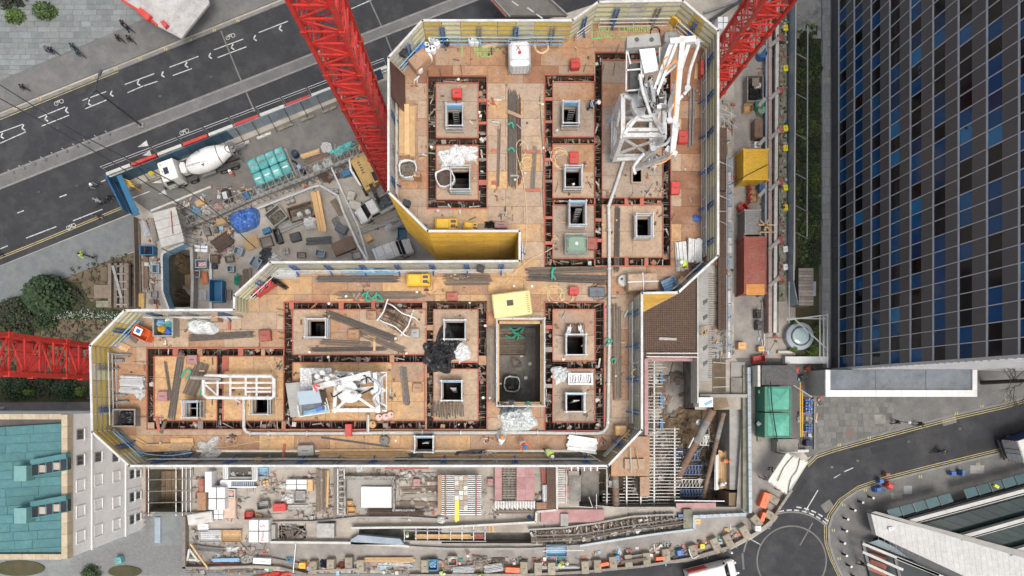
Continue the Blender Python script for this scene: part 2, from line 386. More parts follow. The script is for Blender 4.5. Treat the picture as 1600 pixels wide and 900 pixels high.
struct(strip('kerb',UE,3,0,.12,'kerb'));struct(strip('kerb',LE,3.4,0,.135,'kerb'))
def line(name,pts,wpx,mat,z=.012,dash=None,par=None):
 q=MB();pp=[P(x,y,z) for x,y in pts];w_=wpx*S(z)/2
 segs=[]
 if dash:
  on,off=dash[0]*S(z),dash[1]*S(z);acc=0
  for a,b in zip(pp,pp[1:]):
   l=(b-a).length;t=0
   while t < l:
    ph=acc % (on+off);step=(on-ph) if ph < on else (on+off-ph);e=min(l,t+step)
    if ph < on:segs.append((a.lerp(b,t/l),a.lerp(b,e/l)))
    acc += e-t+1e-6;t=e+1e-6
 else:segs=list(zip(pp,pp[1:]))
 for a,b in segs:
  if (b-a).length < .02:continue
  d=(b-a).normalized();u=V3((-d.y,d.x,0))*w_
  q.add([a-u,b-u,b+u,a+u],[[0,1,2,3]])
 return struct(q.bd(name,M(mat)))
def par_(pts,dx,dy):return [(x+dx,y+dy) for x,y in pts]
line('yellow_line',[(0,187),(140,130),(185,112)],1.1,'paint_yellow');line('yellow_line',[(0,184),(140,127),(185,109)],1.1,'paint_yellow')
line('yellow_line',[(0,404),(60,380),(200,322)],1.1,'paint_yellow');line('yellow_line',[(0,401),(60,377),(200,319)],1.1,'paint_yellow')
line('yellow_line',par_(UE,-1,4),1.0,'paint_yellow');line('yellow_line',par_(UE,0,7),1.0,'paint_yellow')
line('yellow_line',par_(LE[:6],0,-4)+par_(LE[6:],-4,-1),1.0,'paint_yellow');line('yellow_line',par_(LE[:6],0,-7)+par_(LE[6:],-7,-2),1.0,'paint_yellow')
for x,y in [(24,169),(62,154),(106,136),(144,121),(181,107),(219,92),(259,77),(297,62),(335,47),(372,32)]:
 for dx in (-1.5,1.8):line('kerb_mark',[(x+dx,y-2.4),(x+dx-.6,y+2.4)],1.6,'paint_yellow',z=.146)
for x,y in [(1573,625),(1534,635),(1494,646),(1358,684),(1311,695),(1573,714),(1528,725),(1483,735),(1438,745),(1352,766),(1318,789),(1302,829),(1311,873)]:
 for dx in (-1.5,1.8):line('kerb_mark',[(x+dx,y-2.2),(x+dx,y+2.2)],1.5,'paint_yellow',z=.142)
# lane markings, north road
def chev(x,y,s=1.0,a=0.0):
 pts=[(5,-5),(-1,0),(3,6)];q=[(x+s*(px*cos(a)-py*sin(a)),y+s*(px*sin(a)+py*cos(a))) for px,py in pts]
 line('arrow_marking',q,2.0,'paint_white')
for a,b in [((0,207),(36,194)),((0,224),(40,206)),((60,184),(102,167)),((65,197),(108,180)),((129,157),(166,143)),((133,170),(167,156)),((195,132),(241,115)),((199,145),(224,134)),((225,134),(246,127)),((265,105),(310,88)),((270,118),(300,107)),((334,78),(380,61)),((404,51),(450,33)),((546,15),(580,0)),((340,90),(385,73)),((0,90),(0,90)),((158,284),(170,279)),((41,72+300-300),(41,72))]:
 if a != b:line('lane_line',[a,b],1.4,'paint_white',z=.014)
for x,y in [(35,200),(103,173),(71,186),(2,213),(173,147),(138,161),(253,117),(215,130),(290,102),(327,88),(362,74),(397,60),(437,45)]:chev(x,y,.8,-.4)
for a,b in [((27,333),(37,329)),((93,308),(104,304)),((41,372),(88,354)),((114,345),(160,327)),((0,389),(12,384)),((187,317),(234,299))]:line('lane_line',[a,b],1.5,'paint_white')
for t in [[(215,230),(229,219),(232,228)],[(222,243),(234,235),(237,243)],[(235,286),(251,277),(253,286)],[(248,303),(257,296),(261,304)]]:sheet('give_way_marking',t,.014,'paint_white')
def cyc(x,y,a):
 for dx in (-4.5,4.5):
  q=[(x+dx*cos(a)+3*cos(t),y+dx*sin(a)+3*sin(t)) for t in [i*pi/6 for i in rg(13)]];line('cycle_symbol',q,.9,'paint_white',z=.016)
 line('cycle_symbol',[(x-4.5*cos(a),y-4.5*sin(a)),(x-2*cos(a)+3*sin(a),y-2*sin(a)-3*cos(a)),(x+3*cos(a)+3*sin(a),y+3*sin(a)-3*cos(a)),(x,y),(x-2*cos(a)+3*sin(a),y-2*sin(a)-3*cos(a))],.9,'paint_white',z=.018)
for x,y,a in [(92,160,-.4),(360,57,-.4),(288,206,-.4),(111,354,-.4)]:cyc(x,y,a)
line('tarmac_seam',[(345,48),(372,115),(398,175)],2.2,'old_asphalt',z=.015);line('tarmac_seam',[(575,-5),(598,45),(612,80)],2.2,'old_asphalt',z=.015)
# roundabout
RC=(1237,876)
def circ(r,a0=0,a1=360,n=60):return [(RC[0]+r*cos(radians(a0+(a1-a0)*i/n)),RC[1]+r*sin(radians(a0+(a1-a0)*i/n))) for i in rg(n+1)]
sheet('roundabout_island',circ(52)[:-1],.010,'asphalt');line('roundabout_ring',circ(54),2.2,'old_asphalt',z=.014)
line('roundabout_ring',circ(76,190,330),2.2,'kerb',z=.014)
line('give_way_line',circ(79,238,318),2.0,'paint_white',z=.016,dash=(8,4));line('give_way_line',circ(84,275,318),2.0,'paint_white',z=.016,dash=(8,4))
line('lane_line',[(1259,798),(1278,766)],1.5,'paint_white');line('lane_line',[(1303,747),(1313,741)],1.2,'paint_white');line('lane_line',[(1319,737),(1333,731)],1.5,'paint_white')
line('tarmac_seam',[(1270,817),(1250,852)],1.8,'old_asphalt',z=.016);line('lane_line',[(1172,842),(1190,852)],1.2,'paint_white');line('lane_line',[(1160,864),(1162,890)],3,'old_asphalt')
# gardens, paths
sheet('garden_bed',[(-5,-10),(92,-10),(92,37),(-5,37)],.130,'grass_soil')
sheet('garden_path',[(0,430),(100,432),(215,392),(212,560),(140,680),(0,700)],.010,'earth')
raised('pavement',[(-200,500),(0,416),(60,392),(207,334),(213,390),(103,434),(60,452),(0,473),(-200,560)],'slab',.11)
sheet('garden_bed',[(-100,480),(60,440),(125,440),(140,470),(190,486),(188,496),(90,500),(60,520),(-100,520)],.02,'grass_soil')
sheet('garden_bed',[(-100,590),(140,590),(140,628),(-100,628)],.02,'grass_soil')
sheet('garden_path',[(60,500),(200,498),(160,540),(40,535)],.016,'earth')
sheet('gravel_path',[(-100,630),(145,628),(145,648),(-100,650)],.016,'old_asphalt')
raised('sett_paving',[(0,870),(110,872),(222,826),(243,800),(287,800),(290,895),(640,897),(560,1000),(-100,1000)],'slab',.09)
MT=M('sett',(.2,.2,.195),(.15,.15,.15),s=3,r=.9,rand=.1)
# courses of small setts, separated by recessed joints
sp=MB()
for r_ in rg(26):
 for c_ in rg(56):
  x=110+c_*6;y=800+r_*3.8;ofs=3*(r_ % 2)
  if x+ofs > 232 and x+ofs < 287 and y < 850:continue
  if x < 222 and y < 872-(x-108)*.4+3:continue
  if x+ofs > 286 and y < 890:continue
  if x > 410:continue
  sp.px([(x+ofs,y),(x+ofs+5.6,y),(x+ofs+5.6,y+3.4),(x+ofs,y+3.4)],.085,.098+U_(0,.012),cap=False)
stuff(sp.bd('setts',M('sett'))); 
sheet('gravel_yard',[(1147,0),(1205,0),(1200,560),(1147,560)],.006,'haul_road')
# south haul road and upper pavement
sheet('haul_road',[(287,845),(420,848),(860,852),(930,845),(1085,812),(1150,800),(1165,560),(1215,600),(1255,700),(1205,822),(1140,858),(1075,872),(900,888),(290,888)],.012,'haul_road')

# THE CORE TOWER UNDER CONSTRUCTION
ZD=29.6;ZT=32.4
SCR=[(660,32),(895,32),(935,3),(1067,1),(1122,48),(1122,400),(1060,457),(1003,458),(1003,672),(950,728),(202,728),(144,675),(141,540),(195,485),(366,484),(366,462),(422,410),(812,408),(812,361),(668,361),(607,300),(607,90)]
kd=(CH-ZT)/(CH-ZD)
DP=[(NX+(x-NX)*kd,NY+(y-NY)*kd) for x,y in SCR]
TR=[
 (669,120,760,130),(669,130,681,325),(748,130,760,325),(681,216,748,227),(681,313,748,325),
 (852,118,863,415),(863,118,940,128),(930,83,940,118),(940,83,1047,94),(930,128,940,415),(863,215,930,225),(863,310,930,320),(863,405,930,415),(1036,94,1047,415),(940,310,1036,320),(940,403,1036,415),
 (852,473,943,483),(852,483,863,672),(930,483,943,672),(863,565,930,576),(863,660,930,672),
 (667,473,760,483),(667,483,677,670),(748,483,760,670),(677,567,748,576),(677,658,748,670),
 (445,473,660,483),(445,483,457,670),(457,555,664,566),(457,658,664,670),
 (231,545,445,556),(231,556,241,660),(241,658,445,670),(340,556,348,658)]
HAT=[(700,174,722,204),(707,268,733,301),(879,170,900,200),(882,268,905,298),(889,322,911,355),(991,342,1013,373),(989,263,1002,284),(884,526,911,554),(884,616,909,641),(697,504,726,530),(693,597,721,624),(485,502,513,527),(297,628,317,650),(400,621,425,645),(652,682,677,703),(780,503,844,628)]
HOLES=TR+HAT
core=T('core_building','half-built concrete tower core topped by a brown plywood working deck','building',NX,NY,0)
TRAP=traps(DP,HOLES)
sl_=MB()
for t in TRAP:sl_.px(t,ZD-.35,ZD-.035)
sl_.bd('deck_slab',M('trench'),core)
# bodies of the core walls, standing inside the screens down to the street
cb=MB()
for (a,b,c,d) in [(668,120,762,326),(850,83,1050,416),(850,472,945,673),(231,545,662,672),(666,472,762,672)]:
 p0,p1=P(a,b,ZD),P(c,d,ZD)
 for (xa,ya,xb,yb) in ((p0.x-.1,p0.y+.1,p1.x+.1,p0.y+.1),(p1.x+.1,p0.y+.1,p1.x+.1,p1.y-.1),(p1.x+.1,p1.y-.1,p0.x-.1,p1.y-.1),(p0.x-.1,p1.y-.1,p0.x-.1,p0.y+.1)):
  cb.bar((xa,ya,(ZD-3.2)/2),(xb,yb,(ZD-3.2)/2),.3,ZD-3.2)
cb.bd('core_wall',M('concrete'),core)
# trench walls + floors
tw=MB();fl=MB()
def hole_box(q,h,depth):
 p0,p1=P(h[0],h[1],ZD),P(h[2],h[3],ZD);z1=ZD-.3;z0=ZD-depth
 for (xa,ya,xb,yb) in ((p0.x,p0.y,p1.x,p0.y),(p1.x,p0.y,p1.x,p1.y),(p1.x,p1.y,p0.x,p1.y),(p0.x,p1.y,p0.x,p0.y)):
  q.add([(xa,ya,z1),(xb,yb,z1),(xb,yb,z0),(xa,ya,z0)],[[0,1,2,3]])
 q.add([(p0.x,p0.y,z0),(p1.x,p0.y,z0),(p1.x,p1.y,z0),(p0.x,p1.y,z0)],[[3,2,1,0]])
for h in TR:
 p0,p1=P(h[0],h[1],ZD),P(h[2],h[3],ZD);z0=ZD-1.5
 fl.add([(p0.x,p0.y,z0),(p1.x,p0.y,z0),(p1.x,p1.y,z0),(p0.x,p1.y,z0)],[[3,2,1,0]])
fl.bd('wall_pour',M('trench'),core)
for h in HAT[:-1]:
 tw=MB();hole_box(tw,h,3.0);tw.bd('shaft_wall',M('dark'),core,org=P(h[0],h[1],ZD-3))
vd=MB();hole_box(vd,HAT[-1],5.0);vd.bd('stair_void',[M('conc2')],core)
# trench side walls from union of solids
sd_=MB()
for t in TRAP:
 q=[P(x,y,ZD) for x,y in t]
 for a,b in ((q[1],q[2]),(q[3],q[0]),(q[0],q[1]),(q[2],q[3])):
  if (a-b).length < .01:continue
  mid=(a+b)/2
  sd_.add([(a.x,a.y,ZD-.34),(b.x,b.y,ZD-.34),(b.x,b.y,ZD-1.6),(a.x,a.y,ZD-1.6)],[[0,1,2,3]])
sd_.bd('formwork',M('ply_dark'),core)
# rebar standing in the trenches
rb=MB();rb2=MB()
for h in TR:
 p0,p1=P(h[0],h[1],ZD),P(h[2],h[3],ZD);L_=p1.x-p0.x;W_=p0.y-p1.y;hor=L_ > W_
 n=max(2,int((L_ if hor else W_)/.24))
 for i in rg(n):
  t=(i+.5)/n
  for s_ in (.22,.78):
   x=p0.x+(L_*t if hor else L_*s_);y=p1.y+(W_*s_ if hor else W_*t)
   jx,jy=U_(-.08,.08),U_(-.08,.08)
   rb.tube([(x,y,ZD-1.5),(x+jx,y+jy,ZD+R.choice((-.55,-.3,-.12)))],.016,3,cap=False)
  if i % 2 == 0:
   zz=ZD-R.choice((.35,.5,.8))
   if hor:rb2.bar((p0.x+L_*t,p1.y+.03,zz),(p0.x+L_*t+U_(-.1,.1),p0.y-.03,zz),.03)
   else:rb2.bar((p0.x+.03,p1.y+W_*t,zz),(p1.x-.03,p1.y+W_*t+U_(-.1,.1),zz),.03)
 for zz in (ZD-.5,ZD-.9):
  for s_ in (.22,.78):
   if hor:rb.bar((p0.x,p1.y+W_*s_,zz),(p1.x,p1.y+W_*s_,zz),.024)
   else:rb.bar((p0.x+L_*s_,p1.y,zz),(p0.x+L_*s_,p0.y,zz),.024)
 m_=int((L_ if hor else W_)/1.7)
 for i in rg(m_):
  t=(i+U_(.3,.7))/m_
  for e in (-.07,.07):
   if hor:rb2.bar((p0.x+L_*t+e,p1.y,ZD-.25),(p0.x+L_*t+e,p0.y,ZD-.25),.035)
   else:rb2.bar((p0.x,p1.y+W_*t+e,ZD-.25),(p1.x,p1.y+W_*t+e,ZD-.25),.035)
stuff(rb.bd('rebar_cage',M('rebar'),core));stuff(rb2.bd('form_ties',M('rebar_grey'),core))
# long bars left leaning over the deck edges
lb=MB()
for x,y,dx,dy in [(687,108,3,14),(720,100,2,17),(962,84,6,-16),(888,112,3,-12),(912,112,4,-14),(972,272,4,-40),(958,118,3,-20),(1040,380,8,-8),(1042,400,10,-12),(980,312,10,-12),(1050,300,6,-18),(1012,300,8,-14),(432,482,14,4),(434,492,12,3),(434,518,13,4),(436,528,12,3),(668,110,2,20),(1030,300,8,-12),(868,300,4,-16),(1048,345,6,-12),(234,566,-26,-1),(236,608,-30,0),(236,651,-30,0),(940,118,4,-18)]:
 a=P(x,y,ZD+.1);b=P(x+dx,y+dy,ZD+.5);lb.tube([a,b],.02,4)
lb.bd('starter_bar',M('rebar'),core)
# plywood panels of the deck, each laid on its own
def deck_mat(x,y):
 j=R.random()
 for (a,b,c,d,k) in [(681,130,748,216,'ply_grey'),(681,227,748,313,'ply_pale'),(863,128,930,215,'ply_grey'),(863,225,930,310,'ply_pale'),(863,320,930,405,'ply_grey'),(940,94,1036,310,'ply_grey'),(940,320,1036,403,'ply_pale'),
  (863,483,930,565,'ply_pale'),(863,576,930,660,'ply_grey'),(677,483,748,567,'ply_pale'),(677,576,748,658,'ply_pale'),(457,483,667,555,'ply_pale'),(457,566,664,658,'ply_gold'),(348,556,445,658,'ply_gold'),(241,556,340,658,'ply_gold')]:
  if a <= x <= c and b <= y <= d:return k if j > .15 else 'ply'
 if y > 670:return 'ply_gold' if (x < 780 and j > .4) else 'ply'
 if x < 232:return 'ply' if j > .3 else 'ply_grey'
 if y < 118:return 'ply' if j > .25 else 'ply_dark'
 if 1047 < x:return 'ply' if j > .55 else 'ply_dark'
 if y < 400 and x > 700:return 'ply_pale' if j > .15 else 'ply_gold'
 if y < 400:return 'ply_pale' if j > .4 else 'ply'
 if x < 850 and y < 480:return 'ply_gold' if j > .35 else 'ply'
 return 'ply' if j > .4 else 'ply_pale'
pw_,ph_=55.0,27.5
ISR=[(681,130,748,216),(681,227,748,313),(863,128,930,215),(863,225,930,310),(863,320,930,405),(940,94,1036,310),(940,320,1036,403),(863,483,930,565),(863,576,930,660),(677,483,748,567),(677,576,748,658),(457,483,667,555),(457,566,664,658),(348,556,445,658),(241,556,340,658)]
np_=0;restp={}
def add_panel(pieces,key,x,y):
 global np_
 if not pieces:return
 q=MB()
 for pc in pieces:q.px(pc,ZD-.03,ZD,cap=False)
 if np_ < 300:q.bd('deck_panel',M(key),core,org=P(x,y,ZD));np_ += 1
 else:
  restp.setdefault(key,MB());r_=restp[key];o_=len(r_.v);r_.v += q.v;r_.f += [[o_+i for i in f] for f in q.f];r_.mi += q.mi
for (a,b,c,d) in ISR:
 nx_=max(1,round((c-a)/50));ny_=max(1,round((d-b)/34))
 for i in rg(nx_):
  for j in rg(ny_):
   cell=[(a+(c-a)*i/nx_+.2,b+(d-b)*j/ny_+.2),(a+(c-a)*(i+1)/nx_-.2,b+(d-b)*j/ny_+.2),(a+(c-a)*(i+1)/nx_-.2,b+(d-b)*(j+1)/ny_-.2),(a+(c-a)*i/nx_+.2,b+(d-b)*(j+1)/ny_-.2)]
   pcs=[k for k in (clip(cell,t) for t in TRAP) if len(k) > 2 and area(k) > 1]
   add_panel(pcs,deck_mat((a+c)/2,(b+d)/2),cell[0][0],cell[0][1])
TRO=traps(DP,HOLES+ISR)
y=20.0;row=0
while y < 730:
 x=130.0-(row % 2)*pw_/2
 while x < 1110:
  cell=[(x+.2,y+.2),(x+pw_-.2,y+.2),(x+pw_-.2,y+ph_-.2),(x+.2,y+ph_-.2)]
  pcs=[k for k in (clip(cell,t) for t in TRO) if len(k) > 2 and area(k) > 1]
  if pcs:add_panel(pcs,deck_mat(x+pw_/2,y+ph_/2),x,y)
  x += pw_
 y += ph_;row += 1
for k,q in restp.items():stuff(q.bd('deck_panels',M(k),core))
# red edge boards round every opening
def edge_rect(a,b,c,d,key='red_edge',w=1.5,sides='tblr'):
 z=ZD
 for s_,(x0,y0,x1,y1) in {'t':(a,b,c,b),'b':(a,d,c,d),'l':(a,b,a,d),'r':(c,b,c,d)}.items():
  if s_ not in sides:continue
  q=MB();p0,p1=P(x0,y0,z),P(x1,y1,z)
  q.bar((p0.x,p0.y,z+.02),(p1.x,p1.y,z+.02),w*S(z),.17);q.bd('edge_board',M(key),core,org=p0)
for r_ in ISR:edge_rect(r_[0]+.6,r_[1]+.6,r_[2]-.6,r_[3]-.6,'red_edge',1.2)
for r_ in [(668,119,761,326),(851,117,929,416)]:edge_rect(*r_)
edge_rect(929,82,1048,416,sides='tr');edge_rect(851,416,1048,416,sides='t');edge_rect(851,472,944,673);edge_rect(666,472,761,671,sides='tr');edge_rect(444,472,761,671,sides='tlb');edge_rect(230,544,444,671,sides='tlb')
for i,(a,b,c,d,k) in enm([(748,154,760,159,'red_edge'),(748,190,760,194,'red_edge'),(748,247,760,251,'wood2'),(748,281,760,289,'red_edge'),(852,152,863,157,'red_edge'),(852,188,863,192,'red_edge'),(852,247,863,251,'red_edge'),(852,281,863,285,'wood2'),(850,338,864,342,'red_edge'),(850,377,864,382,'red_edge'),(930,341,941,346,'red_edge'),(930,373,941,378,'red_edge'),
 (976,309,982,321,'red_edge'),(1000,309,1006,321,'red_edge'),(976,402,982,416,'red_edge'),(1007,402,1013,416,'red_edge'),(851,508,864,514,'red_edge'),(850,542,865,550,'wood3'),(851,600,864,606,'wood3'),(529,471,537,484,'red_edge'),(580,471,586,484,'red_edge'),(452,470,459,483,'red_edge'),(609,554,616,567,'ply'),(666,508,678,516,'ply'),(270,543,278,557,'red_edge'),(308,545,316,557,'ply'),(372,543,380,557,'red_edge'),(309,657,317,671,'wood3'),(408,545,414,557,'ply'),(748,556,760,570,'ply'),(664,483,667,670,'ply'),(348,556,357,580,'red_edge'),(440,658,446,672,'ply')]):
 q=MB().px([(a,b),(c,b),(c,d),(a,d)],ZD-.02,ZD+.06+.004*(i % 5));q.bd('spacer_board',M(k),core,org=P(a,b,ZD))
for (a,b,c,d) in HAT[:-1]:
 q=MB();w_=2.6
 for r_ in ((a-w_,b-w_,c+w_,b),(a-w_,d,c+w_,d+w_),(a-w_,b,a,d),(c,b,c+w_,d)):q.px([(r_[0],r_[1]),(r_[2],r_[1]),(r_[2],r_[3]),(r_[0],r_[3])],ZD-.02,ZD+.2)
 q.bd('hatch_kerb',M('ply_grey'),core,org=P(a,b,ZD))
# writing on the deck
def deck_text(body,x,y,size,sx=1):txt(body,size,M('spray_green',(.10,.50,.10),(.2,.48,.14),s=6,r=.8,b=0),'sprayed_lettering',core,P(x,y,ZD+.006)-core.location,ext=.002,sx=sx)
deck_text('NO',944,46,.5);deck_text('LOAD',947,56,.46);deck_text('CLIMBING',992,46,.52);deck_text('SCREEN',1004,56,.4);deck_text('EMBING',760,76,.5);deck_text('TUES.',757,86,.5)
for a,b in [((925,33),(925,60)),((925,60),(940,60)),((722,70),(722,88)),((968,58),(978,58)),((1049,36),(1049,52))]:tb=MB();tb.bar(P(*a,ZD+.006),P(*b,ZD+.006),.06,.004);tb.bd('sprayed_line',M('spray_green'),core)
# ---- climbing protection screens
names=['north side, yellow inside, west half','short north-west turn by the cable drum corner','top edge of frame, yellow inside','north-east corner with orange box','long east side with blue brackets','south-east diagonal by aluminium beams','short return above the brick red mesh','east side of the southern wing','south-east corner diagonal','long south side above the yard','south-west corner diagonal','west end beside the red mast','north-west corner diagonal of the western wing','north side of the western wing','short return beside the blue shaft','diagonal beside the red crate','long side between yard and southern wing','short end of the golden notch','golden outer face of the notch','golden slanting face beside the white van','west side of the northern wing','north-west diagonal behind the table']
SPN=len(SCR)
PM={0:'screen_yellow',1:'screen_pale',2:'screen_pale',3:'screen_yellow',4:'screen_pale',5:'screen_pale',6:'screen_gold',7:'screen_pale',8:'screen_grey',9:'screen_grey',10:'screen_yellow',11:'screen_yellow',12:'screen_yellow',13:'screen_grey',14:'screen_pale',15:'screen_pale',16:'screen_pale',17:'screen_gold',18:'screen_gold',19:'screen_gold',20:'screen_grey',21:'screen_pale'}
rail_m=M('rail_white',(.60,.60,.58),(.47,.47,.45),s=1.5,r=.6,b=.05,st=(.36,.34,.3),ss=.9,sa=.6)
def screen(i):
 a=P(*SCR[i],ZT);b=P(*SCR[(i+1) % SPN],ZT);d=b-a;L_=d.length;d.normalize();inn=V3((d.y,-d.x,0))
 root=bpy.data.objects.new('climbing_screen',None);COL.objects.link(root);root.location=(a.x,a.y,ZT-11);tag(root,'protection screen panels: '+names[i],'safety screen','climbing screens round the working deck')
 fr=MB();fr.bar(a+V3((0,0,-.02))-d*.05,b+V3((0,0,-.02))+d*.05,.15,.1);fr.bd('top_rail',rail_m,root)
 n=max(1,round(L_/1.22));hgt=11
 for k in rg(n):
  t0,t1=L_*k/n+.02,L_*(k+1)/n-.02;q=MB()
  c=a+d*((t0+t1)/2)-inn*.02;q.bar((c-d*(t1-t0)/2)-V3((0,0,hgt/2+.1)),(c+d*(t1-t0)/2)-V3((0,0,hgt/2+.1)),.04,hgt)
  key=PM[i]
  if key == 'screen_yellow' and R.random() < .25:key='screen_pale'
  elif key == 'screen_pale' and R.random() < .22:key='screen_grey'
  elif key == 'screen_grey' and R.random() < .3:key='screen_yellow'
  q.bd('screen_panel',M(key),root,org=c)
 q=MB()
 for z in (ZT-.55,ZT-1.15,ZT-1.75,ZT-2.35):
  q.bar(V3((a.x,a.y,z))+inn*.05,V3((b.x,b.y,z))+inn*.05,.06,.05)
 for k in rg(int(hgt/.42)):
  z=ZT-.3-k*.42;q.bar(V3((a.x,a.y,z))-inn*.06,V3((b.x,b.y,z))-inn*.06,.05,.05)
 q.bd('waler',M('screen_gold') if i in (6,17,18,19) else M('galv'),root)
 m_=max(1,round(L_/2.4))
 for k in rg(m_):
  if L_ < 1.5:break
  t=L_*(k+.5)/m_;c=a+d*t;q=MB()
  for e in (-.13,.13):
   q.bar(V3((c.x,c.y,ZT-.7))+inn*.12+d*e,V3((c.x,c.y,ZD+.1))+inn*.14+d*e,.07,.1)
  for z in (ZT-.8,ZT-1.4,ZT-2.0):q.bar(V3((c.x,c.y,z))+inn*.12-d*.2,V3((c.x,c.y,z))+inn*.12+d*.2,.05)
  q.bar(V3((c.x,c.y,ZD+.9))+inn*.14,V3((c.x,c.y,ZD+.1))+inn*.5,.09)
  q.bd('strongback',M('blue_steel') if k % 2 == 0 or i in (4,7,16) else M('galv'),root,org=c)
 q=MB();o_=inn*.28
 e0,e1=(.4,.4)
 if L_ > 2:
  for z,r_ in ((ZD+1.1,.035),(ZD+.6,.03)):q.tube([V3((a.x,a.y,z))+o_+d*e0,V3((b.x,b.y,z))+o_-d*e1],r_,5)
  q.bar(V3((a.x,a.y,ZD+.08))+o_+d*e0,V3((b.x,b.y,ZD+.08))+o_-d*e1,.04,.16)
  for k in rg(int(L_/2)+1):
   c=V3((a.x,a.y,0))+o_+d*(e0+(L_-e0-e1)*k/max(1,int(L_/2)));q.tube([c+V3((0,0,ZD)),c+V3((0,0,ZD+1.15))],.03,5)
  q.bd('guard_rail',M('blue_light') if i in (0,21,10,12) else rail_m,root)
for i in rg(SPN):screen(i)
# CRANE MASTS
def mast(x0,y0,a,z1,lab):
 root=bpy.data.objects.new('crane_mast',None);COL.objects.link(root);root.location=(x0+a/2,y0+a/2,0);tag(root,lab,'tower crane','red tower crane masts')
 cs=[(x0,y0),(x0+a,y0),(x0+a,y0+a),(x0,y0+a)];red=M('crane_red')
 for c in cs:
  q=MB();q.bar((c[0],c[1],0),(c[0],c[1],z1),.26,.26);q.bd('chord',red,root)
 nb=int(z1/1.5)
 for s_ in rg(4):
  p,q_=cs[s_],cs[(s_+1) % 4];h=MB()
  for k in rg(nb+1):
   z=k*1.5;h.bar((*p,z),(*q_,z),.12)
   if k < nb:
    A,B=(p,q_) if k % 2 else (q_,p);h.bar((*A,z),(*B,z+1.5),.10)
    if k % 2 == 0:mx_=((p[0]+q_[0])/2,(p[1]+q_[1])/2);h.bar((*mx_,z),(*p,z+1.5),.05)
  h.bd('lattice_face',red,root)
 cx,cy=x0+a/2,y0+a/2
 for k in rg(int(z1/6)+1):
  z=k*6+2;f=MB()
  f.box(x0+.25,y0+.25,z,x0+a-.25,y0+a*.55,z+.05);f.box(x0+.25,y0+a*.55+.01,z,x0+a*.5,y0+a-.25,z+.05)
  f.bd('rest_platform',red,root)
 l=MB()
 for k in rg(int(z1/6)):
  zb=k*6+2;zt=zb+6;x_=x0+a*.62+(k % 2)*.35
  l.bar((x_,cy+.3,zb),(x_,cy+.1,zt+.6),.05);l.bar((x_+.35,cy+.3,zb),(x_+.35,cy+.1,zt+.6),.05)
  for j in rg(18):zz=zb+j*.34;l.bar((x_,cy+.3-.2*j/18,zz),(x_+.35,cy+.3-.2*j/18,zz),.035)
  for j in rg(5):
   zz=zb+1.6+j*.9;l.tube([(x_+.17+.38*cos(t),cy-.1+.38*sin(t),zz) for t in [pi*m_/4 for m_ in rg(8)]],.02,4,closed=True)
 l.bd('ladder',red,root)
 for k in rg(1,int(z1/6)):
  for c in cs:cl=MB();cl.bar((c[0],c[1],k*6-.25),(c[0],c[1],k*6+.25),.38,.38);cl.bd('splice_collar',red,root,org=(c[0],c[1],k*6))
 b=MB();b.box(x0-1.6,y0-1.6,0,x0+a+1.6,y0+a+1.6,.35);b.bd('base',M('concrete'),root)
 return root
mast(-11.5,22.4,2.4,50,'red lattice crane mast beside the concrete mixer compound, north-west of the deck')
mast(22.0,31.4,2.4,50,'red lattice crane mast behind the north-east corner of the deck')
mast(-32.2,1.2,2.4,50,'red lattice crane mast by the garden at the western end of the deck')
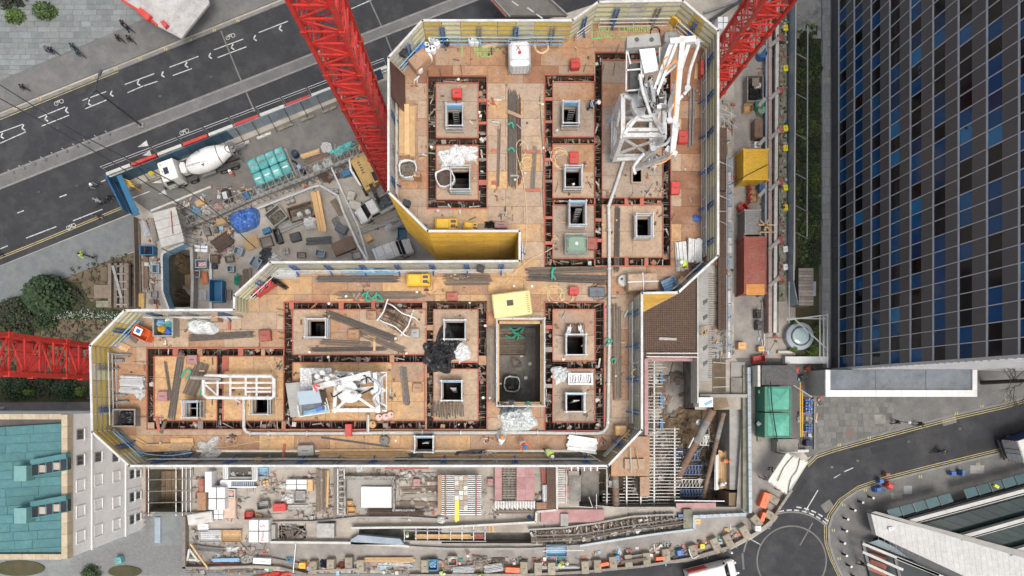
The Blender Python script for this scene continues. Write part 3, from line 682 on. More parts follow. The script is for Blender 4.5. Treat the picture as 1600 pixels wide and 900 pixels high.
# EAST OFFICE TOWER
FX,FY=38.5,2.67
tow=bpy.data.objects.new('office_tower',None);COL.objects.link(tow);tow.location=(FX+15,30,0);tag(tow,'tall dark office tower with grey spandrels, blue windows and white mullion grid','building')
TY1=58;TZ=47
bd=MB();bd.box(FX+.25,FY+.1,0,FX+30,TY1,TZ+.8);bd.bd('wall',M('tower_wall',(.07,.075,.08),(.05,.05,.055),r=.6),tow)
SP=M('spandrel',(.082,.081,.088),(.066,.067,.075),s=.3,r=.42,rand=.05,b=0)
def glass_mat():
 mt=bpy.data.materials.new('window_glass');mt.use_nodes=True;n=mt.node_tree.nodes;L=mt.node_tree.links;b=n['Principled BSDF']
 oi=n.new('ShaderNodeObjectInfo');cr=n.new('ShaderNodeValToRGB');cr.color_ramp.interpolation='CONSTANT';e=cr.color_ramp.elements
 e[0].position=0;e[0].color=(.004,.005,.010,1);e[1].position=.32;e[1].color=(.004,.03,.09,1)
 for p_,c in ((.42,(.004,.055,.165,1)),(.58,(.006,.085,.23,1)),(.66,(.003,.004,.007,1)),(.80,(.015,.15,.34,1)),(.84,(.015,.006,.012,1)),(.855,(.006,.06,.17,1)),(.95,(.01,.07,.17,1))):
  x=e.new(p_);x.color=c
 tc=n.new('ShaderNodeTexCoord');no=n.new('ShaderNodeTexNoise');no.inputs['Scale'].default_value=2.2;no.inputs['Detail'].default_value=3
 ad=n.new('ShaderNodeVectorMath');cx=n.new('ShaderNodeCombineXYZ');ml=n.new('ShaderNodeMath');ml.operation='MULTIPLY';ml.inputs[1].default_value=91
 L.new(oi.outputs['Random'],ml.inputs[0]);L.new(ml.outputs[0],cx.inputs[0]);L.new(tc.outputs['Object'],ad.inputs[0]);L.new(cx.outputs[0],ad.inputs[1]);L.new(ad.outputs[0],no.inputs[0])
 ma=n.new('ShaderNodeMath');ma.operation='MULTIPLY_ADD';ma.inputs[1].default_value=.004;L.new(no.outputs[0],ma.inputs[0])
 mu=n.new('ShaderNodeMath');mu.operation='MULTIPLY_ADD';mu.inputs[1].default_value=1.0;mu.inputs[2].default_value=-.002;L.new(oi.outputs['Random'],mu.inputs[0]);L.new(mu.outputs[0],ma.inputs[2])
 L.new(ma.outputs[0],cr.inputs[0]);L.new(cr.outputs[0],b.inputs['Base Color']);b.inputs['Roughness'].default_value=.1;b.inputs['Specular IOR Level'].default_value=.22
 return mt
GL=glass_mat();FH=3.33;Z0=1.8;BW=1.35
wme=mesh_of(MB().box(0,.03,0,.05,BW-.03,1.55),'window_pane',GL);sme=mesh_of(MB().box(0,.02,0,.10,BW-.02,FH-1.62),'spandrel_panel',SP)
wi=MB();si=MB();cw=cs_=0
nfl=14;nb=int((TY1-FY)/BW)
for f_ in rg(-1,nfl):
 zb=Z0+f_*FH
 for k in rg(nb):
  yb=FY+k*BW;zc=zb+.8
  vis=(CH-zc) > 0 and FP*FX/(CH-zc) < 850 and FP*yb/(CH-zc) < 625
  if vis and cw < 300 and f_ >= 0:piece('window_pane',wme,tow,(FX+.02-tow.location.x,yb-tow.location.y,zb+.05));cw += 1
  else:wi.box(FX+.02,yb+.03,max(.1,zb+.05),FX+.07,yb+BW-.03,zb+1.6)
  if vis and cs_ < 300:piece('spandrel_panel',sme,tow,(FX-.03-tow.location.x,yb-tow.location.y,zb+1.62));cs_ += 1
  else:si.box(FX-.03,yb+.02,zb+1.62,FX+.07,yb+BW-.02,zb+FH)
stuff(wi.bd('window_panes',GL,tow));stuff(si.bd('spandrel_panels',SP,tow))
MW=M('mullion',(.50,.51,.54),(.40,.41,.45),r=.4,b=0)
for k in rg(nb+1):
 q=MB();yb=FY+k*BW;q.box(FX-.07,yb-.032,Z0 if k else 0,FX+.02,yb+.032,TZ);q.bd('mullion',MW,tow,org=(FX,yb,0))
for f_ in rg(nfl):
 q=MB();z=Z0+f_*FH;q.box(FX-.075,FY,z-.07,FX+.015,FY+nb*BW,z+.07);q.bd('transom',M('transom',(.44,.46,.50),(.36,.38,.42),r=.4,b=0),tow,org=(FX,FY,z))
# south face with profiled louvres
q=MB()
for f_ in rg(int(TZ/.45)):
 z=.3+f_*.45
 q.box(FX+.1,FY-.12-(.05 if f_ % 2 else 0),z,FX+30,FY+.1,z+.32)
stuff(q.bd('louvres',M('louvre',(.42,.42,.42),(.3,.3,.31),s=1.5,r=.5,b=.1),tow))
q=MB();q.box(FX-.1,FY-.1,0,FX+.1,FY+.12,TZ);q.bd('corner_post',MW,tow)
# ledge roof south of the tower
zl=4.6;p0=P(1290,575,zl);p1=P(1527,620,zl)
lg=T('annex_block','low annex with grey felt roof and wide white coping below the office tower','building',1400,600,0)
MB().box(p0.x+.1,p1.y+.1,0,p1.x-.1,FY-.2,zl-.25).bd('wall',M('annex_wall',(.4,.4,.38)),lg);MB().box(p0.x+.3,p1.y+.3,zl-.25,p1.x-.3,FY-.2,zl-.2).bd('roof',M('felt_roof',(.17,.19,.21),(.13,.145,.16),s=.8,r=.8,st=(.09,.1,.11),ss=.6,sa=.7),lg)
cpm=M('coping_white',(.66,.66,.65),(.58,.58,.57),s=1,r=.6,rand=.05)
n_=6
for k in rg(n_):
 x0=p0.x+(p1.x-p0.x)*k/n_;x1=p0.x+(p1.x-p0.x)*(k+1)/n_;MB().box(x0+.01,p1.y,zl-.25,x1-.01,p1.y+.72,zl).bd('coping_stone',cpm,lg,org=(x0,p1.y,zl))
for k in rg(2):
 y0=p1.y+.73+(FY-.2-p1.y-.73)*k/2;y1=p1.y+.73+(FY-.2-p1.y-.73)*(k+1)/2
 for xa in (p0.x,p1.x-.5):MB().box(xa,y0,zl-.25,xa+.5,y1-.01,zl+.002).bd('coping_stone',cpm,lg,org=(xa,y0,zl))
rs=MB()
for k in rg(1,3):x_=p0.x+(p1.x-p0.x)*k/3;rs.box(x_,p1.y+.75,zl-.2,x_+.06,FY-.25,zl-.17)
rs.bd('roof_seam',M('iron'),lg)
# SOUTH-WEST BUILDING
bz=14.2;bxr=-39.2;byt=-2.0;byb=-15.4
wb=bpy.data.objects.new('stone_building',None);COL.objects.link(wb);wb.location=(-48,-9,0);tag(wb,'white stone building with teal copper roof and two roof dormers','building')
MB().box(-75,byb,0,bxr-.02,byt,bz-.9).bd('wall',M('white_stone',(.80,.785,.75),(.74,.73,.70),s=.5,r=.8,st=(.56,.54,.5),ss=.35,sa=.35,b=.08),wb)
bc=M('buff_coping',(.48,.40,.28),(.38,.31,.21),s=2,r=.85,rand=.1)
for k in rg(12):
 y0=byb+(byt-byb)*k/12;MB().box(bxr-.5,y0+.01,bz-.9,bxr+.05,y0+(byt-byb)/12-.01,bz).bd('coping_stone',bc,wb,org=(bxr,y0,bz))
for k in rg(14):
 for yy in (byb-.05,byt-.45):x0=bxr-.5-k*1.2;MB().box(x0-1.19,yy,bz-.9,x0-.01,yy+.5,bz).bd('coping_stone',bc,wb,org=(x0,yy,bz))
wj=MB()
for z in (10.0,3.5):wj.box(bxr-.01,byb-.06,z,bxr+.09,byt,z+.16)
wj.bd('string_course',M('white_stone'),wb)
def ywin(py,z):return (NY-py)*S(z)
fr_m=M('window_frame',(.2,.21,.21),r=.5);pane_m=M('dark_pane',(.02,.022,.026),(.035,.035,.04),s=1.5,r=.12,b=0)
def win(px_,py,w,h):
 z=CH-FP*39.2/(NX-px_);y=ywin(py,z);f=MB()
 for (a,b,c,d) in ((-w/2,-h/2,w/2,-h/2+.1),(-w/2,h/2-.1,w/2,h/2),(-w/2,-h/2+.1,-w/2+.08,h/2-.1),(w/2-.08,-h/2+.1,w/2,h/2-.1),(-.03,-h/2+.1,.03,h/2-.1)):
  f.box(bxr-.015,y+a,z+b,bxr+.05,y+c,z+d)
 fo=f.bd('window',fr_m,wb,org=(bxr,y,z))
 MB().box(bxr-.01,y-w/2+.08,z-h/2+.1,bxr+.02,y+w/2-.08,z+h/2-.1).bd('pane',pane_m,fo)
 s_=MB().box(bxr-.01,y-w/2-.06,z-h/2-.12,bxr+.14,y+w/2+.06,z-h/2-.005).bd('sill',M('white_stone'),fo)
for x,y_ in [(125,679),(125,719),(153,714),(180,714),(206,741),(206,777),(206,812),(216,740),(216,774),(216,808)]:
 if x == 216:win(x,y_,.75,.8)
 elif x == 206:win(x,y_,.95,1.0)
 else:win(x,y_,.95,1.15)
for x,y_ in [(126,759),(126,799),(126,839),(154,750),(154,788),(154,829),(182,745),(182,785),(182,820)]:
 z=CH-FP*39.2/(NX-x);y=ywin(y_,z)
 for (a,b,c,d) in ((-.6,-.75,.6,-.68),(-.6,.68,.6,.75),(-.6,-.68,-.53,.68),(.53,-.68,.6,.68)):MB().box(bxr-.01,y+a,z+b,bxr+.05,y+c,z+d).bd('trim_strip',M('white_stone'),wb,org=(bxr,y,z))
vj=MB()
for py in (735,765,800): 
 y=ywin(py,3);vj.box(bxr-.01,y-.02,0,bxr+.03,y+.02,3.5)
vj.bd('pilaster_joint',M('white_stone'),wb)
cu=M('copper',(.048,.14,.15),(.072,.185,.18),s=1.5,r=.6,rand=.14,st=(.05,.145,.165),ss=.5,sa=.6,b=.05)
MB().box(-75,byb+.45,bz-.9,bxr-.5,byt-.46,bz-.55).bd('gutter',M('dark'),wb)
zr=bz-.3;p0=P(96,662,zr);p1=P(-140,863,zr);y=p0.y;row=0
while y > p1.y+.2:
 h=.82;x=p0.x-U_(0,2.4) if row else p0.x;prev=p0.x
 while prev > -72:
  x=prev-U_(1.6,3.4);sk_=.10
  q=MB();A=[(prev-.015,y-.015+sk_*(prev-p0.x)*.6),(x+.015,y-.015+sk_*(x-p0.x)*.6),(x+.015,y-h+.015+sk_*(x-p0.x)*.6),(prev-.015,y-h+.015+sk_*(prev-p0.x)*.6)]
  A=clip(A,[(-75,p1.y),(p0.x,p1.y),(p0.x,p0.y),(-75,p0.y)])
  if len(A) > 2:q.prism(A,zr-.25,zr+U_(0,.02));q.bd('roof_panel',cu,wb,org=(prev,y,zr))
  prev=x
 y -= h;row += 1
 if row > 40:break
sm=MB()
for k in rg(-2,18):
 y0=p0.y-k*.82;a=V3((p0.x,y0,zr+.04));b=V3((-72,y0-.06*(p0.x+72),zr+.04))
 if a.y < p1.y:break
 if b.y < p1.y:t=(a.y-p1.y)/(a.y-b.y);b=a.lerp(b,t)
 if a.y > p0.y:continue
 sm.bar(a,b,.045,.06)
sm.bd('standing_seam',M('copper_seam',(.06,.2,.22)),wb)
for k,(yt,yb_) in enm([(726,752),(792,818)]):
 dz=zr+1.3;a=P(22,yt+2,dz);b=P(41,yb_,dz);c=P(96,yt-4,dz);d=P(97,yb_-7,dz)
 dm=MB().prism([(a.x,a.y),(b.x,a.y),(b.x,b.y),(a.x,b.y)],zr-.1,dz).bd('dormer',M('copper_light',(.16,.31,.30),(.13,.27,.26),s=2,r=.5),wb,org=(a.x,b.y,zr))
 MB().prism([(b.x,b.y+.35),(d.x,b.y+.95),(d.x,b.y+2.05),(b.x,b.y+1.45)],zr-.1,zr+.5).bd('rooflight',[M('dark_pane')],dm)
 r_=MB()
 for j in rg(6):x_=b.x+(d.x-b.x)*j/5;yy=b.y+.35+.6*j/5;r_.bar((x_,yy,zr+.53),(x_,yy+1.1,zr+.53),.06)
 r_.bar((b.x,b.y+.35,zr+.53),(d.x,b.y+.95,zr+.53),.08);r_.bar((b.x,b.y+1.45,zr+.53),(d.x,b.y+2.05,zr+.53),.10);r_.bd('glazing_bar',M('copper_seam'),dm)
 for j in (1,3):
  x_=b.x+(d.x-b.x)*(j+.5)/5;yy=b.y+.35+.6*(j+.5)/5;MB().box(x_-.38,yy+.2,zr+.5,x_+.38,yy+.85,zr+.515).bd('blind',M('blind_cloth',(.42,.36,.3)),dm)
 MB().prism([(b.x,b.y+1.5),(d.x,b.y+2.1),(d.x,b.y+2.5),(b.x,b.y+1.9)],zr-.05,zr+.75).bd('dormer_cheek',cu,dm)
# BUILDERS OF LOOSE THINGS
M('plas1',(.02,.02,.022),(.035,.035,.037),s=3,r=.35,b=.2);M('cloth',(.70,.70,.68),(.6,.6,.58),s=4,r=.8,b=.3,st=(.5,.5,.5),ss=1.5,sa=.4)
M('clear_sheet',(.62,.64,.62),(.45,.48,.46),s=5,r=.35,b=.3,st=(.75,.78,.78),ss=2,sa=.6);M('blue_tarp',(.05,.16,.50),(.04,.11,.36),s=3,r=.45,b=.2,st=(.3,.42,.65),ss=2.5,sa=.55)
M('grey_tarp',(.12,.14,.16),(.07,.08,.09),s=3,r=.4,b=.2);M('yel1',(.68,.42,.03),(.58,.33,.03),s=2,r=.45,rand=.08,st=(.4,.25,.05),ss=1.5,sa=.35,b=.03)
M('cream_paint',(.72,.60,.27),(.64,.52,.22),s=1,r=.5,b=.03,st=(.55,.45,.22),ss=.7,sa=.4);M('orange_plastic',(.75,.13,.02),(.62,.10,.02),s=3,r=.5,rand=.1)
M('red1',(.52,.045,.03),(.4,.035,.03),s=2,r=.5,rand=.15,st=(.35,.12,.1),ss=1.5,sa=.5,b=.03);M('rust_red',(.33,.085,.06),(.25,.07,.05),s=1.5,r=.7,rand=.12,st=(.36,.2,.15),ss=1.0,sa=.5,b=.05)
M('teal_plastic',(.10,.36,.34),(.07,.28,.28),s=2,r=.35,rand=.15,st=(.4,.6,.58),ss=1.5,sa=.5,b=.03);M('green_paint',(.025,.19,.12),(.02,.14,.09),s=1.5,r=.5,b=.03);M('green_canopy',(.08,.32,.23),(.06,.26,.19),s=1.2,r=.6,b=.03,st=(.16,.5,.38),ss=.8)
M('navy',(.02,.03,.07),(.015,.02,.05),s=2,r=.7);M('white_box',(.75,.75,.75),(.67,.67,.68),s=1.5,r=.6,rand=.05,b=.05);M('pink_ply',(.42,.24,.23),(.36,.19,.185),s=1,r=.7,rand=.14,st=(.25,.12,.12),ss=.6,sa=.6,b=.05)
M('rubble',(.2,.17,.13),(.1,.09,.075),s=6,r=1,b=.5);M('rope_green',(.05,.36,.24),(.04,.26,.18),r=.8,s=6,b=0);M('hose_cream',(.62,.50,.30),(.5,.38,.2),r=.6,s=6,b=0);M('cable_black',(.02,.02,.02),r=.5,b=0);M('tan_paint',(.52,.34,.11),(.44,.28,.09),s=2,r=.5,st=(.3,.2,.1),ss=2,sa=.4,b=.03)
M('rubber',(.018,.018,.018),(.03,.03,.028),s=5,r=.85);M('glass_dark',(.012,.015,.018),r=.06,b=0);M('sack_grey',(.4,.39,.36),(.28,.27,.25),s=5,r=.9,b=.3);M('blue_drum',(.03,.12,.36),(.02,.08,.26),s=3,r=.4,rand=.25);M('brown_pipe',(.19,.115,.075),(.12,.08,.06),s=1,r=.75,st=(.3,.22,.16),ss=.5,sa=.55,b=.1);M('leaf1',(.028,.055,.022),(.018,.038,.018),r=.8,s=8,b=0,rand=.3)
M('leaf2',(.055,.085,.03),(.035,.06,.022),r=.8,s=8,b=0);M('leaf3',(.12,.19,.03),(.08,.13,.02),r=.8,s=8,b=0);M('twig',(.06,.045,.035),(.04,.03,.025),r=.9,s=8,b=0);M('blue_grey',(.27,.33,.38),(.21,.26,.31),s=1.2,r=.55,rand=.1,st=(.36,.38,.38),ss=.7,sa=.5,b=.05)
M('white2',(.56,.55,.51),(.45,.44,.4),s=1.5,r=.7,st=(.35,.33,.29),ss=1,sa=.5);M('green_glass',(.16,.24,.17),(.2,.28,.2),r=.3,s=2);M('blue_box',(.03,.16,.30),(.025,.12,.24),s=1.5,r=.5,rand=.1,st=(.08,.22,.33),ss=1.5,b=.03);M('red_wrap',(.6,.02,.05),r=.6)
def lbox(L,W,z0,z1,cx=0,cy=0,mb=None):
 mb=mb or MB();return mb.box(cx-L/2,cy-W/2,z0,cx+L/2,cy+W/2,z1)
def chbox(mb,L,W,z0,z1,c=.05,cx=0,cy=0):
 def ring(l,w,z,k):l /= 2;w /= 2;return [(cx+a,cy+b,z) for a,b in ((l-k,-w),(l,-w+k),(l,w-k),(l-k,w),(-l+k,w),(-l,w-k),(-l,-w+k),(-l+k,-w))]
 r=[ring(L,W,z0,c),ring(L,W,z1-c,c),ring(L-2*c,W-2*c,z1,c)];o=[]
 for q in r:o += q
 f=[[i,(i+1) % 8,8+(i+1) % 8,8+i] for i in rg(8)]+[[8+i,8+(i+1) % 8,16+(i+1) % 8,16+i] for i in rg(8)]+[list(rg(16,24)),list(rg(8))[::-1]]
 return mb.add(o,f)
def bundle(name,label,x0,y0,x1,y1,wpx,z,n,mat,shape='bar',layers=1,jit=1.0,cat='bars',group=None,th=None,short=.12,part=None):
 k=S(z);L_=hypot(x1-x0,y1-y0)*k;W_=wpx*k;root=T(name,label,cat,(x0+x1)/2,(y0+y1)/2,z,ang(x0,y0,x1,y1),group)
 pitch=W_/n;d=th or min(pitch*.92,.2)
 part=part or {'bar':'bar','plank':'plank','tube':'tube','beam':'beam'}[shape]
 q=MB()
 if shape == 'bar':q.tube([(-L_/2,0,0),(L_/2,0,0)],min(d/2,.05),5)
 elif shape == 'tube':q.tube([(-L_/2,0,0),(L_/2,0,0)],d/2,8)
 elif shape == 'plank':q.box(-L_/2,-pitch*.47,-.025,L_/2,pitch*.47,.025)
 else:
  q.box(-L_/2,-pitch*.46,-.08,L_/2,pitch*.46,-.055);q.box(-L_/2,-pitch*.46,.055,L_/2,pitch*.46,.08);q.box(-L_/2,-.02,-.055,L_/2,.02,.055)
  m_=max(3,int(L_/.45))
  for i in rg(m_):x=-L_/2+L_*(i+.5)/m_;q.box(x-.05,-pitch*.40,.081,x+.05,pitch*.40,.09)
 me=mesh_of(q,part,M(mat));hz={'bar':d/2,'tube':d/2,'plank':.025,'beam':.08}[shape];step=2*hz*.98+.004
 for l in rg(layers):
  for i in rg(n-(l % 2 if shape != 'plank' else 0)):
   y=(i+.5+(.5*(l % 2) if shape != 'plank' else 0)-n/2)*pitch
   piece(part,me,root,(U_(-1,1)*L_*.03*jit,y+U_(-1,1)*pitch*.12*jit,hz+.01+l*step+U_(0,.004)),(0,0,U_(-1,1)*.012*jit*min(1,3/max(L_,.5))*1.5),(1-R.random()*short*jit,1,1))
 return root
def gear(name,label,cat,x,y,z,L_,W_,H_,rot,mat,style='tool',group=None,c2=None,deg=True):
 """boxes of many kinds; L_,W_ in photo pixels at z+H, H_ metres"""
 k=S(z+H_);L=L_*k;W=W_*k;root=T(name,label,cat,NX+(x-NX),y,z,radians(rot) if deg else rot,group)

 p=P(x,y,z+H_);root.location=(p.x,p.y,z);H=H_;mt=M(mat);c2=M(c2) if c2 else M('iron')
 if style == 'tool':
  q=MB();chbox(q,L,W,.04,H*.8,min(L,W)*.05);q.bd('body',mt,root,lc=1)
  q=MB();chbox(q,L*1.04,W*1.04,H*.8+.004,H,min(L,W)*.08);q.bd('lid',mt,root,lc=1)
  q=MB();q.bar((-L*.2,0,H+.03),(L*.2,0,H+.03),.03);q.box(-L*.2-.02,-.02,H,-L*.2+.02,.02,H+.03);q.box(L*.2-.02,-.02,H,L*.2+.02,.02,H+.03);q.bd('handle',c2,root,lc=1)
  q=MB();[q.box(sx*L*.4-.05,-W*.45,0,sx*L*.4+.05,W*.45,.045) for sx in (-1,1)];q.bd('skid',c2,root,lc=1)
 elif style == 'machine':
  q=MB();chbox(q,L,W,.12,H*.85,min(L,W)*.08);q.bd('body',mt,root,lc=1)
  q=MB();chbox(q,L*.55,W*.8,H*.85,H,.04,-L*.15);q.bd('hood',mt,root,lc=1)
  for sx in (-1,1):q=MB();q.bar((sx*L*.42,-W*.42,.06),(sx*L*.42,W*.42,.06),.12);q.bd('skid',c2,root,lc=1)
  q=MB();q.box(L*.2,-W*.3,H*.85,L*.4,-W*.05,H*.88);q.bd('hatch',M('dark'),root,lc=1)
  q=MB();q.box(L*.2,W*.1,H*.85,L*.42,W*.32,H*.88);q.bd('hatch',M('dark'),root,lc=1)
  q=MB();q.tube([(L*.45,-W*.3,H*.8),(L*.45,-W*.3,H*1.1)],.05,8);q.bd('exhaust',c2,root,lc=1)
 elif style == 'bin':
  t=.05;q=MB();lbox(L,W,0,.06,mb=q)
  for a,b,c,d in ((-L/2,-W/2,L/2,-W/2+t),(-L/2,W/2-t,L/2,W/2),(-L/2,-W/2+t,-L/2+t,W/2-t),(L/2-t,-W/2+t,L/2,W/2-t)):q.box(a,b,.06,c,d,H)
  q.bd('body',mt,root,lc=1);q=MB();e=.05
  for a,b,c,d in ((-L/2-e,-W/2-e,L/2+e,-W/2+e),(-L/2-e,W/2-e,L/2+e,W/2+e),(-L/2-e,-W/2+e,-L/2+e,W/2-e),(L/2-e,-W/2+e,L/2+e,W/2-e)):q.box(a,b,H,c,d,H+.06)
  q.bd('rim',mt,root,lc=1)
  n=max(2,int(L/.6))
  for i in rg(n):
   for sy in (-1,1):q=MB();x_=-L/2+L*(i+.5)/n;q.box(x_-.03,min(sy*W/2,sy*(W/2+.06)),.08,x_+.03,max(sy*W/2,sy*(W/2+.06)),H-.02);q.bd('rib',mt,root,lc=1)
 elif style == 'container':
  q=MB();n=max(6,int(L/.28));lbox(L-.1,W-.1,.12,H-.06,mb=q);q.bd('body',mt,root,lc=1)
  for i in rg(n):q=MB() if i == 0 else q;x_=-L/2+L*(i+.5)/n;q.box(x_-L/n*.28,-W/2,.15,x_+L/n*.28,W/2,H-.02)
  q.bd('corrugation',mt,root,lc=1)
  for sy in (-1,1):q=MB();q.bar((-L/2,sy*(W/2-.04),H-.04),(L/2,sy*(W/2-.04),H-.04),.12);q.bd('top_rail',mt,root,lc=1)
  for sx in (-1,1):
   q=MB();q.bar((sx*(L/2-.04),-W/2,H-.035),(sx*(L/2-.04),W/2,H-.035),.12);q.bd('end_rail',mt,root,lc=1)
   for sy in (-1,1):q=MB();q.box(sx*L/2-.09,sy*W/2-.09,0,sx*L/2+.09,sy*W/2+.09,H+.03);q.bd('corner_casting',mt,root,lc=1)
  for sy in (-1,1):
   q=MB()
   for e in (.2,.7):q.tube([(L/2+.05,sy*W*.5*e,.2),(L/2+.05,sy*W*.5*e,H-.15)],.02,5)
   q.bd('door_bar',M('galv'),root,lc=1)
 elif style == 'ibc':
  q=MB();chbox(q,L*.92,W*.92,.16,H-.03,min(L,W)*.12);q.bd('tank',mt,root,lc=1,smo=False)
  q=MB();q.lathe([(.12,0),(.12,.05),(.09,.06)],12,(0,0,H-.03));q.bd('lid',c2,root,lc=1)
  q=MB()
  for z_ in (.25,.5,.75,1.0):
   z_ *= H;q.tube([(-L/2,-W/2,z_),(L/2,-W/2,z_),(L/2,W/2,z_),(-L/2,W/2,z_)],.018,5,closed=True)
  for i in rg(7):
   for sy in (-1,1):x_=-L/2+L*i/6;q.tube([(x_,sy*W/2,.14),(x_,sy*W/2,H)],.014,4)
   for sx in (-1,1):y_=-W/2+W*i/6;q.tube([(sx*L/2,y_,.14),(sx*L/2,y_,H)],.014,4)
  for e in (-.25,.25):q.tube([(-L/2,W*e,H+.01),(L/2,W*e,H+.01)],.018,5)
  q.bd('cage',M('galv2'),root,lc=1);q=MB()
  for e in (-.42,0,.42):q.box(-L/2,W*e-.05,0,L/2,W*e+.05,.12)
  q.bd('pallet',M('wood3'),root,lc=1)
 elif style == 'crate':
  pm=M(mat);n=max(2,int(W/.2));me=mesh_of(MB().box(-L/2,-W/n*.4,0,L/2,W/n*.4,.03),'slat',pm)
  for i in rg(n):piece('slat',me,root,(0,-W/2+W*(i+.5)/n,.1))
  for sx in (-1,0,1):q=MB();q.box(sx*L*.46-.05,-W/2,0,sx*L*.46+.05,W/2,.1);q.bd('bearer',pm,root,lc=1)
  m_=max(1,int(H/.22))
  for l in rg(m_):
   z_=.14+(H-.14)*l/m_;h_=(H-.14)/m_*.8
   for sy in (-1,1):q=MB();q.box(-L/2,sy*W/2-.015,z_,L/2,sy*W/2+.015,z_+h_);q.bd('side_board',pm,root,lc=1)
   for sx in (-1,1):q=MB();q.box(sx*L/2-.015,-W/2+.02,z_,sx*L/2+.015,W/2-.02,z_+h_);q.bd('end_board',pm,root,lc=1)
 elif style == 'sheets':
  n=max(2,min(14,int(H/.06)));me=mesh_of(lbox(L,W,0,(H-.1)/n*.85),'board',mt)
  for i in rg(n):piece('board',me,root,(U_(-.03,.03),U_(-.03,.03),.1+(H-.1)*i/n),(0,0,U_(-.015,.015)))
  for sx in (-1,1):q=MB();q.box(sx*L*.35-.05,-W/2,0,sx*L*.35+.05,W/2,.095);q.bd('bearer',M('timber'),root,lc=1)
 elif style == 'wrapped':
  n=max(1,int(L/.9));m_=max(1,int(W/.9))
  for i in rg(n):
   for j in rg(m_):
    q=MB();chbox(q,L/n*.96,W/m_*.96,.12,H-U_(0,.05),.06,-L/2+L*(i+.5)/n,-W/2+W*(j+.5)/m_);q.bd('load',mt,root,lc=1)
  q=MB();[q.box(-L/2,W*e-.05,0,L/2,W*e+.05,.115) for e in (-.4,0,.4)];q.bd('pallet',M('timber'),root,lc=1)
  q=MB();q.box(-L/2-.005,-.03,H+.005,L/2+.005,.03,H+.012);q.box(-.03,-W/2-.005,H+.005,.03,-.031,H+.012);q.box(-.03,.031,H+.005,.03,W/2+.005,H+.012);q.bd('strap',c2,root,lc=1)
 elif style == 'block':
  q=MB();chbox(q,L,W,0,H,min(.08,min(L,W)*.15));q.bd('body',mt,root,lc=1);q=MB();q.tube([(-.12,0,H-.01),(-.08,0,H+.07),(.08,0,H+.07),(.12,0,H-.01)],.015,5);q.bd('lifting_eye',M('rebar'),root,lc=1)
 return root
def fill(root,L,W,z,H,mat,seed=0,name='contents',cx=0,cy=0):
 q=MB();crumple(L,W,H,seed,12,.5,mb=q,c=(cx,cy,z),edge=.15,pw=5);q.bd(name,M(mat),root,lc=1)
def drape(name,label,cat,x,y,z,L_,W_,H,rot,mat,seed,pw=2.4,edge=.25,n=24,amp=.6,group=None):
 k=S(z+H/2);q=MB();crumple(L_*k,W_*k,H,seed,n,amp if edge > .22 else .32,mb=q,edge=edge,pw=pw)
 rm=Matrix.Rotation(radians(rot),3,'Z');c=P(x,y,z+H/2);q.v=[rm @ v+V3((c.x,c.y,z+.005)) for v in q.v]
 return tag(q.bd(name,M(mat)),label,cat,group)
def bag(label,x,y,z,dpx,mat='cloth',inside='rubble',seed=0,H=.9,open_=True,rot=0,group='bulk bags'):
 k=S(z+H);r=dpx*k/2;root=T('bulk_bag',label,'bag',x,y,z,radians(rot),group);p=P(x,y,z+H);root.location=(p.x,p.y,z)
 q=MB();n=20;rows=[]
 for i,(f,h) in enm([(.85,0),(1.02,.2),(1.05,.6),(1.0,.92),(1.0,1.0),(.9,.97),(.86,.78)]):
  for kk in rg(n):
   a=2*pi*kk/n;e=1/((abs(cos(a))**3.2+abs(sin(a))**3.2)**(1/3.2));w_=1+.10*noise.noise((cos(a)*2+seed,sin(a)*2,h*2+seed));q.v.append(V3((cos(a)*r*e*f*w_,sin(a)*r*e*f*w_,h*H*(1+.12*noise.noise((cos(a)*3,sin(a)*3+seed,5))))))
 for i in rg(6):
  for kk in rg(n):q.f.append([i*n+kk,i*n+(kk+1) % n,(i+1)*n+(kk+1) % n,(i+1)*n+kk]);q.mi.append(0)
 q.bd('sack',M(mat),root,lc=1,smo=1)
 fill(root,r*1.75,r*1.75,H*.6,H*.22,inside,seed)
 for a in (45,135,225,315):
  q=MB();ca,sa_=cos(radians(a)),sin(radians(a));q.tube([(ca*r*.9-sa_*.12,sa_*r*.9+ca*.12,H*.95),(ca*r*1.15-sa_*.05,sa_*r*1.15+ca*.05,H*1.12),(ca*r*1.15+sa_*.05,sa_*r*1.15-ca*.05,H*1.12),(ca*r*.9+sa_*.12,sa_*r*.9-ca*.12,H*.95)],.025,5);q.bd('loop',M(mat),root,lc=1)
 return root
def coil(label,x,y,z,rpx,n=4,mat='hose_cream',th=.03,seed=0,tail=None,cat='hose',loose=.25,name='hose_coil'):
 rr=random.Random(seed);k=S(z);pts=[]
 cx,cy=x,y
 for i in rg(n*14+1):
  t=i/14*2*pi;lp=int(i/14);rad=rpx*(1-.07*(lp % 4))*(1+loose*noise.noise((lp*1.3+seed,cos(t),sin(t))));ox,oy=rpx*loose*noise.noise((lp*.9+seed,3,1)),rpx*loose*noise.noise((lp*.9+seed,7,1))
  p=P(x+ox+rad*cos(t),y+oy+rad*sin(t),z+.03+.012*lp);pts.append(p)
 if tail:
  for q_ in tail:pts.append(P(q_[0],q_[1],z+.03))
 q=MB();q.tube(curve_(pts[-len(tail or [])-1:],6) if 0 else pts,th,5);return tag(q.bd(name,M(mat)),label,cat)
